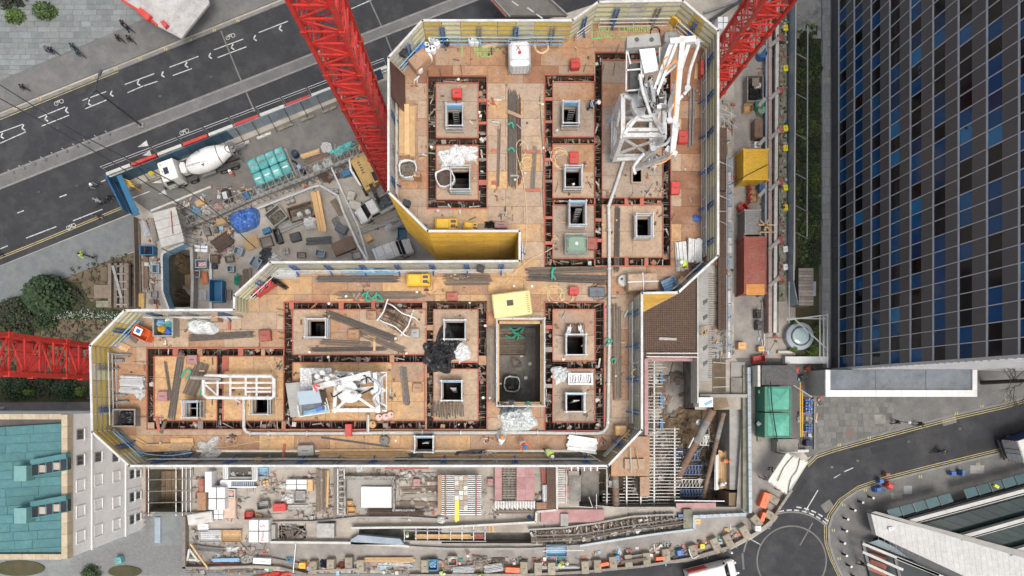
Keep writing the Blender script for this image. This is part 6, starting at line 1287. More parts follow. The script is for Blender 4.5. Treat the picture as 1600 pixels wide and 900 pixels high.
 q.bar((-4.5,.62,.6),(-4.5,.62,3.2),.04);q.bar((-4.5,.95,.6),(-4.5,.95,3.2),.04);q.bd('ladder',M('galv'),r,lc=1)
 q=MB();q.box(-1.4,-1.25,.45,.6,-1.2,.95);q.bd('side_guard',M('yel1'),r,lc=1);q=MB();q.box(-1.2,.7,.55,.4,1.15,1.0);q.bd('fuel_tank',M('galv'),r,lc=1)
mixer_truck()
def van(name,label,cat,x,y,rot,L=5.4,W=2.0,H=2.4,mat='white_metal',roofbox=None,stripe=False,pickup=False):
 r=T(name,label,cat,x,y,0,rot);mt=M(mat);hl_=L/2
 sec=[(-hl_,.45,H-.05,.96),(-hl_+.08,.35,H,1.0),(hl_-1.9,.35,H,1.0),(hl_-1.55,.35,H-.12,1.0),(hl_-.85,.35,1.25,.98),(hl_-.15,.38,.98,.93),(hl_,.5,.8,.8)]
 if pickup:sec=[(-hl_,.45,1.15,.92),(-hl_+.08,.4,1.2,.98),(-.1,.4,1.2,1.0),(-.02,.4,1.9,.92),(.9,.4,1.92,.92),(1.55,.4,1.25,.97),(hl_-.2,.42,1.0,.92),(hl_,.55,.75,.72)]
 q=MB();n=8
 for x_,z0,z1,f in sec:
  w_=W/2*f;q.v += [V3(p) for p in ((x_,-w_,z0),(x_,-w_,(z0+z1)*.55),(x_,-w_*.93,z1-.1),(x_,-w_*.82,z1),(x_,w_*.82,z1),(x_,w_*.93,z1-.1),(x_,w_,(z0+z1)*.55),(x_,w_,z0))]
 for i in rg(len(sec)-1):
  for k in rg(n):q.f.append([i*n+k,i*n+(k+1) % n,(i+1)*n+(k+1) % n,(i+1)*n+k]);q.mi.append(0)
 q.f.append(list(rg(n))[::-1]);q.f.append([(len(sec)-1)*n+k for k in rg(n)]);q.mi += [0,0]
 q.bd('body',mt,r,lc=1,fix=True)
 q=MB()
 if pickup:q.add([(.94,-.72,1.92),(.94,.72,1.92),(1.52,.82,1.31),(1.52,-.82,1.31)],[[0,3,2,1]])
 else:q.add([(hl_-1.52,-.75,H-.13),(hl_-1.52,.75,H-.13),(hl_-.88,.85,1.31),(hl_-.88,-.85,1.31)],[[0,3,2,1]])
 for v_ in q.v:v_.z += .02;v_.x += .02
 q.bd('windscreen',M('glass_dark'),r,lc=1)
 for sy in (-1,1):
  q=MB();x0,x1,z0,z1=(hl_-2.0,hl_-1.2,1.35,H-.3) if not pickup else (0.05,1.0,1.3,1.8);q.add([(x0,sy*W/2*.985,z0),(x1,sy*W/2*.985,z0),(x1-.1,sy*W/2*.94,z1),(x0,sy*W/2*.94,z1)],[[0,1,2,3]]);q.bd('side_window',M('glass_dark'),r,lc=1)
  q=MB();q.box(hl_-.08,sy*W*.34-.15,.7,hl_+.01,sy*W*.34+.15,.86);q.bd('headlight',M('helmet1'),r,lc=1)
  q=MB();q.box(hl_-1.3,sy*(W/2+.12)-.1,1.3,hl_-1.15,sy*(W/2+.12)+.1,1.55);q.bd('mirror',M('iron'),r,lc=1)
  for x_ in (-hl_+1.0,hl_-1.0):wheel(r,x_,sy*(W/2-.12),.34,.22)
 q=MB();q.box(hl_-.02,-W*.38,.35,hl_+.08,W*.38,.6);q.bd('bumper',M('iron'),r,lc=1)
 if pickup:
  q=MB();q.box(-hl_+.15,-W*.38,1.205,-.15,W*.38,1.21);q.bd('load_bed',M('iron'),r,lc=1)
  for y_ in (-W*.42,W*.42):q=MB();q.bar((-hl_+.1,y_,1.35),(-.1,y_,1.35),.07);q.bd('side_rail',M('galv'),r,lc=1)
  fill(r,hl_-.5,W*.6,1.21,.35,'grey_tarp',3,'load',-hl_*.5)
 if stripe:q=MB();q.box(-hl_+.15,W*.49,.75,-hl_+2.3,W*.515,H-.2);q.bd('side_stripe',M('red1'),r,lc=1);q=MB();q.box(-hl_+.1,-W*.38,H+.002,-hl_+1.9,W*.08,H+.03);q.bd('roof_panel',M('white_box'),r,lc=1)
 if roofbox:q=MB();[q.bar((-hl_+.3+i*.9,-W*.44,H+.05),(-hl_+.3+i*.9,W*.44,H+.05),.05) for i in rg(4)];q.bd('roof_rack',M('galv'),r,lc=1);q=MB();[q.bar((-hl_+.2,y_,H+.12),(hl_-2,y_,H+.12),.05) for y_ in (-.6,-.3)];[q.bar((-hl_+.3+i*.3,-.6,H+.12),(-hl_+.3+i*.3,-.3,H+.12),.03) for i in rg(int(L/.42))];q.bd('ladder',M('galv2'),r,lc=1)
 return r
van('white_van','white van with red side panel on the curved street below the site','van',1107,893,ang(1070,893,1138,876),5.6,2.1,2.3,stripe=True)
van('pickup','white pickup with pointed bonnet and open bed beside the golden screen','pickup',591,327,ang(616,314,563,344),4.9,1.9,1.9,pickup=True)
van('white_van','white van with ladder rack half hidden behind the golden notch','van',617,396,ang(560,412,650,378),4.2,1.9,2.1,roofbox=True)
def lorry():
 r=T('box_lorry','white box lorry with red edged rear doors at the right edge of the street','lorry',1607,686,0,ang(1553,703,1640,673));W=2.5
 q=MB();chbox(q,7.2,W,1.0,3.5,.04,0);q.bd('box_body',M('white2'),r,lc=1);q=MB();q.box(-3.6,W/2,1.0,3.6,W/2+.02,3.45);q.bd('side_panel',M('navy_side',(.02,.05,.2),r=.4),r,lc=1)
 for sy in (-1,1):q=MB();q.box(-3.64,min(sy*.03,sy*1.18),1.05,-3.605,max(sy*.03,sy*1.18),3.4);d=q.bd('rear_door',M('galv2'),r,lc=1);q=MB();q.tube([(-3.67,sy*.25,1.1),(-3.67,sy*.25,3.35)],.025,5);q.bd('lock_bar',M('iron'),d,lc=1)
 q=MB()
 for i in rg(10):
  q.cur=i % 2;q.box(-3.66,-1.24,1.05+i*.235,-3.61,-1.19,1.05+(i+1)*.235);q.box(-3.66,1.19,1.05+i*.235,-3.61,1.24,1.05+(i+1)*.235)
 q.bd('marker_strip',[M('red1'),M('white_box')],r,lc=1)
 q=MB();q.box(-3.6,-1.0,.7,5.2,1.0,.95);q.bd('chassis',M('iron'),r,lc=1);q=MB();chbox(q,1.8,2.3,.6,2.9,.15,4.7);q.bd('cab',M('white2'),r,lc=1);q=MB();q.box(-3.75,-1.2,.45,-3.62,1.2,.65);q.bd('bumper',M('iron'),r,lc=1)
 for x_ in (-2.4,4.4):
  for sy in (-1,1):wheel(r,x_,sy*1.05,.45,.3)
lorry()
def excavator():
 r=T('excavator','tan excavator with white counterweight parked against the red mast','excavator',577,276,0,ang(565,250,590,302));tm=M('tan_paint')
 for sy in (-1,1):
  q=MB();q.tube([(-1.6,sy*1.05-.25,.4),(-1.6,sy*1.05+.25,.4)],.4,12);q.tube([(1.6,sy*1.05-.25,.4),(1.6,sy*1.05+.25,.4)],.4,12);q.box(-1.6,sy*1.05-.25,0,1.6,sy*1.05+.25,.8);q.bd('track',M('rubber'),r,lc=1)
 q=MB();pts=[(1.9,-1.0),(1.9,.2),(1.5,1.1),(-1.2,1.15),(-1.9,.8),(-2.1,-.3),(-1.8,-1.1)];q.prism(pts,.95,1.9);q.bd('slew_body',tm,r,lc=1);q=MB();q.prism([(a*.8,b*.75) for a,b in pts],1.9,2.2);q.bd('engine_cover',tm,r,lc=1)
 q=MB();q.prism([(1.2,-1.35),(-.9,-1.6),(-2.0,-1.2),(-2.2,-.4),(-1.9,-1.05),(-.9,-1.35),(1.2,-1.15)],.9,2.0);q.bd('counterweight',M('white_metal'),r,lc=1)
 q=MB();q.prism([(.5,.25),(1.9,.25),(1.9,1.1),(.5,1.15)],1.9,2.9);c=q.bd('cab',tm,r,lc=1);q=MB();q.prism([(.7,.4),(1.75,.4),(1.75,.98),(.7,.98)],2.9,2.92);q.bd('roof_window',M('glass_dark'),c,lc=1)
 q=MB();q.bar((1.5,-.2,1.8),(3.0,-.2,2.6),.4);q.bar((3.0,-.2,2.6),(3.6,-.2,.9),.32);q.bd('boom',M('iron'),r,lc=1);q=MB();chbox(q,.9,.9,.1,.8,.1,3.4,-.2);q.bd('bucket',M('iron'),r,lc=1)
 for i in rg(5):q=MB();q.box(-1.2+i*.3,-.5,2.2,-1.05+i*.3,-.2,2.21);q.bd('vent',M('dark'),r,lc=1)
excavator()
# HOARDING ALONG THE NORTH ROAD
hp=[(190,276),(238,252),(290,233),(345,213),(400,192),(455,170),(505,150),(545,134),(607,110)]
def along(p0,p1,t):return (p0[0]+(p1[0]-p0[0])*t,p0[1]+(p1[1]-p0[1])*t)
hr=T('blue_hoarding','blue panel hoarding along the north road beside the mixer truck','hoarding',190,288,0)
A_,B_=(181,290),(600,122);HH=2.3;n=34
for i in rg(n):
 a=P(*along(A_,B_,i/n),0);b=P(*along(A_,B_,(i+.97)/n),0);q=MB();q.bar(V3((a.x,a.y,HH/2)),V3((b.x,b.y,HH/2)),.05,HH);q.bd('hoarding_panel',M('hoard_blue',(.055,.13,.19),(.045,.10,.15),s=1,r=.6,rand=.2,b=.03) if i < 15 or i > 28 else M('blue_grey'),hr,org=a)
 if i % 2 == 0:q=MB();a2=P(*along(A_,B_,i/n),0);d_=V3((.37,-.93,0));q.bar(a2+V3((0,0,HH-.2)),a2+d_*1.2+V3((0,0,.05)),.07);q.bd('prop',M('iron'),hr,org=a2)
for i in rg(12):
 x,y=along((190,300),(600,136),(i+.5)/12);gear('kentledge_block','pale concrete footing block number '+'one two three four five six seven eight nine ten eleven twelve'.split()[i]+' from the yellow gate along the hoarding','block',x,y,0,24,4,.35,22,'white2' if i in (3,5,6) else 'conc3','block',group='blocks behind the blue hoarding')
for i in rg(11):
 t0,t1=i/11,(i+.93)/11;a=P(*along((166,272),(607,103),t0),.9);b=P(*along((166,272),(607,103),t1),.9);root=T('road_barrier',('red' if i % 2 else 'white')+' plastic road barrier, '+ORD[i]+' from the west end of the hoarding','barrier',*along((166,272),(607,103),(t0+t1)/2),0,0,'red and white barriers along the north road')
 q=MB();q.bar((a.x,a.y,.2),(b.x,b.y,.2),.5,.4);q.bar((a.x,a.y,.62),(b.x,b.y,.62),.26,.45);q.bar((a.x,a.y,.88),(b.x,b.y,.88),.34,.1);q.bd('body',M('red1') if i % 2 else M('white2'),root)
 q=MB();u=V3((-.37,.93,0))*.55;q.bar(a+u+V3((0,0,.9)),b+u+V3((0,0,.9)),.05);q.bar(a+u+V3((0,0,.4)),b+u+V3((0,0,.4)),.04)
 for e in (a,b):q.bar(V3((e.x,e.y,.02))+u,V3((e.x,e.y,1.8))+u,.05);q.bar(V3((e.x,e.y,.06)),V3((e.x,e.y,.06))+u,.06)
 q.bd('mesh_fence',M('galv2'),root)
# blue gate and yellow frames at the corner
gt=T('site_gate','tall blue site gate leaf at the west corner of the compound','gate',200,310,0);a,b=P(186,285,0),P(212,338,0)
for i in rg(6):p,q_=a.lerp(b,i/6),a.lerp(b,(i+.96)/6);q=MB();q.bar(p+V3((0,0,1.5)),q_+V3((0,0,1.5)),.06,3.0);q.bd('panel',M('gate_blue',(.02,.13,.24),(.02,.10,.19),s=1,r=.5,rand=.08),gt,org=p)
for z_ in (.3,1.5,2.9):q=MB();q.bar(a+V3((.06,0,z_)),b+V3((.06,0,z_)),.08);q.bd('rail',M('blue_steel'),gt)
q=MB();q.px([(182,275),(190,273),(218,335),(209,338)],3.0,3.1);q.bd('top_cover',M('gate_blue'),gt)
yg=T('yellow_barrier','yellow folding frame leaning at the end of the hoarding','barrier',192,288,0)
for k in rg(3):q=MB();q.bar(P(184+k*3,276+k*4,2.2),P(204+k*3,284+k*4,2.2),.14);q.bd('rail',M('yel1'),yg)
for x,y in ((186,279),(206,290)):p=P(x,y,2.2);q=MB();q.bar(p,(p.x,p.y,0),.12);q.bd('post',M('yel1'),yg)
sg=T('round_sign','small yellow round sign fixed on the blue hoarding','sign',236,270,0);p=P(236,270,1.4);q=MB();q.tube([p+V3((0,.0,0)),p+V3((.03,-.06,.02))],.3,16);q.bd('disc',M('sign_yellow',(.8,.65,.03),r=.5),sg);q=MB();q.bar(p+V3((0,0,0)),(p.x,p.y,.0),.05);q.bd('post',M('galv'),sg)
# COMPOUND (north-west yard)
def strips(name,label,cat,pts,z,wpx,H,mat,n=None):
 r=T(name,label,cat,*pts[0],0)
 for a,b in zip(pts,pts[1:]):
  q=MB();k=S(z);q.bar(P(*a,z-H/2),P(*b,z-H/2),wpx*k,H);q.bd('segment',M(mat),r,org=P(*a,z))
 return r
def truss(name,label,cat,x0,y0,x1,y1,wpx,z,H,mat,bays,z0=None):
 r=T(name,label,cat,(x0+x1)/2,(y0+y1)/2,0,ang(x0,y0,x1,y1));k=S(z);L_=hypot(x1-x0,y1-y0)*k;W_=wpx*k;zb=z-H if z0 is None else z0
 for zz in (zb+.05,z):
  for sy in (-1,1):q=MB();q.bar((-L_/2,sy*W_/2,zz),(L_/2,sy*W_/2,zz),.07);q.bd('chord',M(mat),r,lc=1)
 q0=MB();q0.bar((0,-W_/2,z),(0,W_/2,z),.06);q0.bar((0,-W_/2,zb),(0,-W_/2,z),.05);q0.bar((0,W_/2,zb),(0,W_/2,z),.05);q0.bar((0,-W_/2,z),(L_/bays,W_/2,z),.04);q0.bar((0,-W_/2,zb),(L_/bays,-W_/2,z),.04);me=mesh_of(q0,'lattice_frame',M(mat))
 for i in rg(bays):piece('lattice_frame',me,r,(-L_/2+L_*i/bays,0,0))
 return r
truss('scaffold_bridge','long grey lattice gantry from the pickup yard to the blue tarpaulin','scaffold',400,314,576,243,14,2.6,2.5,'galv',18);truss('scaffold_bridge','lower grey lattice gantry above the blue skip wall','scaffold',290,360,402,313,14,2.4,2.3,'wood3',12)
strips('steel_pipe','long white scaffold pipe bending round the timber pile','pipe',[(402,326),(490,292),(500,290),(528,306),(536,330),(560,384),(574,408)],1.2,3.2,.16,'galv2');strips('steel_pipe','straight white pipe beside the bent one','pipe',[(518,262),(535,300),(560,354),(575,405)],1.3,2.6,.14,'galv2')
strips('low_wall','low concrete kerb wall running below the gantries','wall',[(288,357),(340,336),(402,308),(470,282),(560,244)],.6,5,.6,'concrete');strips('low_wall','kerb wall between mixer bay and yard','wall',[(236,330),(300,304),(330,292)],.25,3,.25,'white2')
strips('low_wall','upright concrete wall east of the blue shaft','wall',[(302,385),(304,440),(303,486)],1.2,4.5,1.2,'concrete');strips('low_wall','pale kerb under the blue skip','wall',[(330,398),(330,486)],.4,4,.4,'white2')
tk=T('tank_row','teal translucent water tanks strapped in two rows','tanks',427,266,0,ang(400,280,452,258))
for i in rg(4):
 for j in rg(2):
  q=MB();chbox(q,1.02,1.5,.15,1.5,.14,-1.65+i*1.08,-.82+j*1.6);q.bd('tank',M('teal_plastic'),tk,lc=1);q=MB();q.box(-1.95+i*1.08,-.86+j*1.6,1.5,-1.35+i*1.08,-.7+j*1.6,1.56);q.bd('handle',M('white_box') if j == 0 else M('wood3'),tk,lc=1)
q=MB();q.box(-2.3,-1.7,0,2.3,1.7,.13);q.bd('pallet',M('wood3'),tk,lc=1)
shed=T('scaffold_roof','grey sheeted scaffold roof with side stair at the west of the yard','scaffold',262,356,0)
for i in rg(4):
 for j in rg(2):
  p=[(238+j*18+i*3.6,333-j*5+i*13.6),(256+j*18+i*3.6,328-j*5+i*13.6),(259.4+j*18+i*3.6,341-j*5+i*13.6),(241.4+j*18+i*3.6,346-j*5+i*13.6)];q=MB();q.px(p,3.9,4.0);q.bd('roof_sheet',M('roof_sheet',(.48,.46,.42),(.38,.36,.33),s=1.2,r=.6,rand=.08,st=(.55,.54,.5),ss=.8),shed,org=P(*p[0],4))
for x,y in ((240,334),(272,324),(252,388),(286,379)):p=P(x,y,3.9);q=MB();q.tube([p,(p.x,p.y,0)],.06,6);q.bd('standard',M('galv'),shed)
for i in rg(7):a=P(276+i*2,328+i*8,3.9);b=P(282+i*2,326+i*8,3.9);q=MB();q.bar(a,(b.x,b.y,1.0),.05);q.bd('brace',M('galv'),shed)
for k in rg(3):q=MB();a=P(276+k*2,325,3.2-k);b=P(292+k*2,380,3.2-k);q.tube([a,b],.04,5);q.bd('ledger',M('galv'),shed)
q=MB();q.bar(P(267,330,4.1),P(270,365,4.1),.08);q.bd('ridge_tape',M('rust_red'),shed)
# blue hoarding round the shaft
bh=T('shaft_hoarding','pale blue hoarding wrapped round the deep muddy shaft','hoarding',255,430,0);bp_=[(288,380),(255,395),(253,400),(254,456),(264,484)]
for a,b in zip(bp_,bp_[1:]):
 n=max(1,int(hypot(a[0]-b[0],a[1]-b[1])/16))
 for i in rg(n):p=P(*along(a,b,i/n),1.6);q_=P(*along(a,b,(i+.97)/n),1.6);q=MB();q.bar(V3((p.x,p.y,.8)),V3((q_.x,q_.y,.8)),.08,1.6);q.bd('hoarding_panel',M('blue_light'),bh,org=p);q=MB();q.bar(p+V3((0,0,.04)),q_+V3((0,0,.04)),.22,.06);q.bd('capping',M('white2'),bh,org=p)
for (nm,lb_,x0,y0,x1,y1,w_,z,n,mt,sh,la,ct) in [('steel_stair','rusty steel stair deep in the blue shaft',272,442,302,460,8,-4,10,'wood3','plank',1,'stair'),
 ('timber_pile','dark mound of long timbers behind the gantry, upper',478,262,580,222,18,0,9,'wood2','plank',5,'timber'),('timber_pile','dark mound of long timbers behind the gantry, lower',476,274,572,238,12,0,6,'wood2','plank',4,'timber'),('timber_pile','pale laths on the dark timber mound',470,246,500,236,8,.6,5,'timber','plank',2,'timber'),
 ('timber_beams','fresh orange laminated timber beams raised on trestles',493,300,505,363,12,1.0,3,'wood4','plank',6,'timber'),('trench_sheets','grey steel gratings stacked below the round skip',432,360,478,340,14,.3,6,'galv','plank',3,'gratings'),('steel_plates','dark slotted steel channels in the middle of the yard',479,378,518,375,11,.1,3,'iron','plank',4,'channels'),
 ('scaffold_boards','scaffold tubes piled below the pickup',558,364,625,340,8,.2,7,'galv','tube',2,'tubes'),('scaffold_boards','second pile of scaffold tubes by the van ladder',596,405,640,392,8,.2,6,'galv','tube',2,'tubes'),('rebar_bundle','rusty rebar heap beside the brown crate',336,388,362,370,22,.1,18,'rebar','bar',3,'bars'),
 ('timber_pile','leaning brown posts near the shaft hoarding corner',376,430,378,450,8,.1,3,'wood2','plank',3,'timber'),('timber_pile','dark sleepers stacked against the diagonal screen',386,420,388,446,12,.1,3,'wood2','plank',4,'timber'),('scaffold_boards','scaffold frames stacked along the west boundary',223,345,233,371,10,.3,6,'galv2','tube',2,'tubes'),
 ('timber_pile','brown old boards along the west boundary, north',236,341,244,378,8,.3,3,'wood3','plank',3,'timber'),('timber_pile','rusty beams along the west boundary, middle',228,385,228,450,8,.2,4,'brown_pipe','plank',2,'beams'),('kerb_timbers','boundary timber edging of the west path',217,345,221,480,4,.1,1,'wood2','plank',3,'timber'),
 ('orange_rack','orange ribbed rack by the boundary path',222,458,222,481,8,.3,3,'tan_paint','plank',3,'rack'),('brick_pile','orange bricks in rows beside the small skip',319,425,322,444,11,.1,4,'brick_orange' if M('brick_orange',(.45,.16,.07),(.35,.12,.06),s=6,rand=.2) else '','plank',4,'bricks'),
 ('sheet_pile','silver corrugated sheets below the orange bricks',317,452,317,470,13,.1,5,'galv2','tube',2,'sheets'),('timber_pile','short brown boards beside the timber beams',520,312,534,336,10,.1,5,'wood2','plank',3,'timber'),('scaffold_boards','mixed scaffold fittings heap east of the timber beams',522,340,540,376,12,.1,7,'galv','tube',2,'tubes'),
 ('rebar_bundle','brown steel offcuts beside the gantry foot',498,270,520,282,14,.1,8,'rebar','bar',2,'bars'),('scaffold_boards','galvanised tubes under the slope of the golden screen',610,360,640,340,7,.2,5,'galv','tube',2,'tubes')]:
 bundle(nm,lb_,x0,y0,x1,y1,w_,z,n,mt,sh,la,1.4,cat=ct,th=.11 if sh in ('bar','tube') else None)
for g_ in [('skip','rusty open skip with white bags beside the timber beams','skip',470,330,40,22,1.2,17,'rust_grey' if M('rust_grey',(.26,.2,.15),(.2,.13,.09),s=1.5,r=.8,st=(.15,.09,.06),ss=1) else '','bin'),('skip','grey tapered skip left of the rusty one','skip',431,337,26,24,1.1,38,'galv','bin'),('skip','blue ribbed skip beside the shaft','skip',337,454,34,19,1.3,90,'blue_box','bin'),
 ('skip','small red lined bin by the shaft wall, lower','bin',307,428,10,10,.8,0,'blue_grey','bin'),('skip','small pink filled bin by the shaft wall, upper','bin',314,412,17,12,.9,0,'blue_grey','bin'),('wood_box','rust brown wooden lid box near the lower gantry','box',536,384,34,20,.8,22,'brown_pipe','sheets'),
 ('tool_box','dark green box with white cross','tool box',461,370,16,13,.7,15,'iron','tool'),('silver_bale','white wrapped bundle above the small bins','bale',313,388,23,11,.7,-5,'white_box','wrapped'),('crate','orange rusty crate above the blue box','crate',334,404,12,13,.8,0,'brown_pipe','crate'),
 ('tool_box','navy box under the rusty crate','tool box',334,416,8,7,.5,0,'navy','tool'),('crate','square manhole board in the yard','board',393,379,22,20,.25,20,'timber','sheets'),('concrete_pipe','square concrete pit cover','cover',322,361,10,13,.6,15,'conc2','block'),('crate','brown crate below the manhole board','crate',415,377,18,16,.8,18,'wood3','crate'),
 ('wood_box','grey skip lid near the diagonal screen','bin',399,410,15,15,.7,-30,'blue_grey','bin'),('generator_set','small black roller with white plate beside the hoarding lane','roller',352,305,13,19,1.0,15,'plas1','machine'),('crate','blue portable pump frame in the west path','pump',229,391,14,20,1.1,90,'blue_box','bin'),('crate','wire mesh tray by the gantry start','tray',292,331,14,16,.8,20,'galv','crate'),
 ('rubble_block','tall pale concrete kentledge left of the pickup','block',548,306,16,12,.9,70,'concrete_pale' if M('concrete_pale',(.5,.47,.4),(.42,.39,.33),s=2,st=(.35,.32,.27)) else '','block'),('rubble_block','lower pale concrete kentledge, same stack as the tall one','block',554,320,20,14,.9,-18,'concrete_pale','block'),('steel_rack','blue steel rack beside the golden slope','rack',627,368,12,26,1.2,0,'blue_box','crate'),
 ('tool_box','grey steel chest among scaffold fittings','chest',533,357,17,12,.9,-25,'grey_tarp','tool'),('grey_block','pale block under the excavator arm','block',580,303,8,18,.8,20,'concrete','block'),('skip','dark narrow bin at the grating end','bin',433,368,9,22,1.0,18,'iron','bin')]:
 if g_[5] < 3:continue
 nm,lb_,ct,x,y,L_,W_,H_,rt,mt,st_=g_;rr=gear(nm,lb_,ct,x,y,0,L_,W_,H_,rt,mt,st_)
 if lb_.startswith('rusty open skip'):fill(rr,2.2,1.3,.1,.5,'rubble',3);[(q :=MB(),crumple(.7,.6,.5,j,10,.4,mb=q,c=(-.3+j*.9,-.1,.5)),q.bd('rubbish_bag',M('cloth'),rr,lc=1)) for j in rg(2)]
 if 'grey tapered' in lb_:fill(rr,1.6,1.5,.08,.5,'rubble',6)
 if 'pink filled' in lb_:fill(rr,1.0,.7,.4,.4,'pink_tub',6)
 if 'red lined' in lb_:fill(rr,.6,.6,.3,.3,'rust_red',6)
 if 'roller' in lb_:q=MB();q.box(-.3,-.4,1.0,.2,.4,1.04);q.bd('cover_plate',M('galv2'),rr,lc=1)
 if 'pump frame' in lb_:fill(rr,1.2,.9,.4,.6,'navy',8)
for s_ in [('blue_sheet','big blue tarpaulin over a pile in the yard','tarpaulin',381,343,46,36,1.2,20,'blue_tarp',71,3,.18),('white_bag','white bulk bags beside the hoarding lane','bags',322,326,20,16,.9,20,'cloth',72,2.4,.3),('blue_cloth','blue crumpled bag left of the white bags','bag',306,330,14,16,.8,10,'blue_light',73,2.4,.3),
 ('pink_cloth','pink and red cement bags on the lane kerb','bags',340,322,18,12,.7,25,'pink_tub',74,2.4,.3),('white_bag','white bag on the timber mound, west','bag',509,229,17,17,.8,0,'cloth',75,2.6,.3),('white_bag','white bag on the lower timber mound','bag',495,262,15,13,.9,10,'clear_sheet',76,2.6,.2),('white_bag','white tied bag right of the lower mound bag','bag',511,253,16,14,.8,-10,'cloth',77,2.4,.4),
 ('green_net','green netting thrown on the dark timber mound','netting',535,232,40,12,.5,22,'teal_plastic',78,2,.7),('white_bag','big white bag resting on the gratings','bag',484,347,22,20,1.1,0,'cloth',79,3,.2),('cloth','white cloth with tubes under the golden slope','cloth',608,354,14,12,.5,20,'cloth',80,2.2,.4),('black_sheet','dark rubbish bags by the diagonal screen, upper','bags',415,393,18,16,.8,0,'grey_tarp',81,2.4,.4),
 ('black_sheet','dark rubbish bags by the diagonal screen, lower','bags',410,405,16,14,.8,0,'grey_tarp',82,2.4,.4),('white_bag','white sacks at the end of the long screen','sacks',432,402,22,10,.7,-35,'cloth',83,2.4,.4),('white_bag','white bin rim with blue water at the van nose','tub',585,391,13,13,.9,0,'blue_light',84,2.4,.2),('mud_heap','muddy clay bank in the shaft, upper','spoil heap',279,410,28,38,1.6,0,'mud',85,3,.2),
 ('mud_heap','muddy clay bank in the shaft, lower','spoil heap',276,462,26,30,1.6,20,'earth',86,3,.3),('green_net','green net on the dark sleepers','netting',368+2,437,10,22,.6,0,'rope_green',87,2.2,.5),('rubbish_heap','heap of small fittings by the gantry foot','heap',380+2,300,12,12,.5,0,'rubble',88,2,.4),('white_bag','white rags at the tank row corner','rags',405,298,10,12,.8,0,'cloth',89,2,.4)]:
 nm,lb_,ct,x,y,L_,W_,H_,rt,mt,sd__,pw,ed=s_;zz=-4.49 if 'shaft' in lb_ else (1.0 if 'mound' in lb_ else (.6 if 'gratings' in lb_ else 0)); 
 if 'shaft' in lb_:H_=3.0;L_ *= .85;W_ *= .85;x += 3
 drape(nm,lb_,ct,x,y,zz,L_,W_,H_,rt,mt,sd__,pw,ed)
drum('grey concrete ring with dark bore in the yard',338,360,0,.38,.8,'conc2',None,'concrete_ring','ring');q=MB();p=P(338,360,.81);q.lathe([(.24,0),(.24,.01)],12,p);tag(q.bd('bore_cover',M('dark')),'dark disc in the top of the concrete ring','cover')
coil('yellow cable reel beside the mesh tray',279,329,.3,3,3,'hose_cream',.08,21,loose=.1,cat='reel',name='cable_reel');drum('purple barrel behind the teal tanks, upper',463,243,0,.38,.9,'navy',None,'barrel','barrel');drum('purple barrel behind the teal tanks, lower',476,269,0,.32,.9,'navy',None,'barrel','barrel')
coil('black hose rings beside the teal tanks',458,258,0,7,4,'cable_black',.06,22,loose=.3)
# cables strung over the road and yard
for i,pp in enm([[(-20,120),(130,212),(297,300),(400,388)],[(-20,143),(130,226),(250,300),(330,350)]]):rope('overhead_cable','thin black overhead cable crossing the road, '+['upper','lower'][i],'cable',pp,0,.05,'cable_black',zs=[14,12.5,11,9])
lp_=T('lamp_post','tall dark street lamp with double arm on the central reservation','lamp post',222,197,.12);p=P(222,197,0);q=MB();q.tube([(p.x,p.y,.12),(p.x,p.y,9.6)],[.13,.08],8);q.bd('pole',M('iron'),lp_)
for s_ in (-1,1):q=MB();u=V3((.42,.9,0))*s_;q.tube([V3((p.x,p.y,9.4)),V3((p.x,p.y,9.8))+u*.8,V3((p.x,p.y,9.9))+u*1.5],.06,6);q.bd('arm',M('iron'),lp_);q=MB();c=V3((p.x,p.y,9.9))+u*1.7;q.bar(c-u*.35,c+u*.35,.25,.12);q.bd('lantern',M('iron'),lp_)
q=MB();q.box(p.x-.3,p.y-.3,.12,p.x+.3,p.y+.3,.3);q.bd('base',M('galv'),lp_)
fpm=Proto(lambda:(lambda r:(MB().tube([(0,0,0),(0,0,1.0)],.05,6).bd('post',M('white2'),r,lc=1),MB().lathe([(.12,0),(.12,.06)],8).bd('foot',M('iron'),r,lc=1),r)[2])(T('marker_post','x','post',0,0,0)))
for i in rg(10):x,y=along((22,270),(172,210),i/9);fpm(x,y,.12,0,ORD[i]+' white marker post from the left on the central reservation','white posts on the central reservation')
# NORTH: platform with barriers, people
r=T('stone_ramp','pale weathered concrete canopy roof with red edge at the top of the frame','canopy',265,10,0);q=MB();q.px([(190,-30),(193,2),(222,20),(247,41),(283,60),(327,5),(322,-30)],3.4,3.7);q.bd('roof',M('canopy_pale',(.42,.4,.38),(.3,.29,.28),s=1.2,r=.9,st=(.52,.5,.48),ss=.5),r)
for (x0,y0,x1,y1) in ((190,0,222,20),(222,18,246,40)):q=MB();q.bar(P(x0,y0,3.75),P(x1,y1,3.75),.25,.1);q.bd('edge_strip',M('red1'),r)
for pl in ([(213,17),(219,11),(236,24),(230,32)],[(250,34),(256,31),(262,38),(257,43)]):q=MB();q.px(pl,3.7,4.2);q.bd('red_block',M('red1'),r)
for x,y in ((215,-10),(268,28),(300,-5)):p=P(x,y,3.4);q=MB();q.tube([p,(p.x,p.y,.12)],.15,8);q.bd('column',M('concrete'),r)
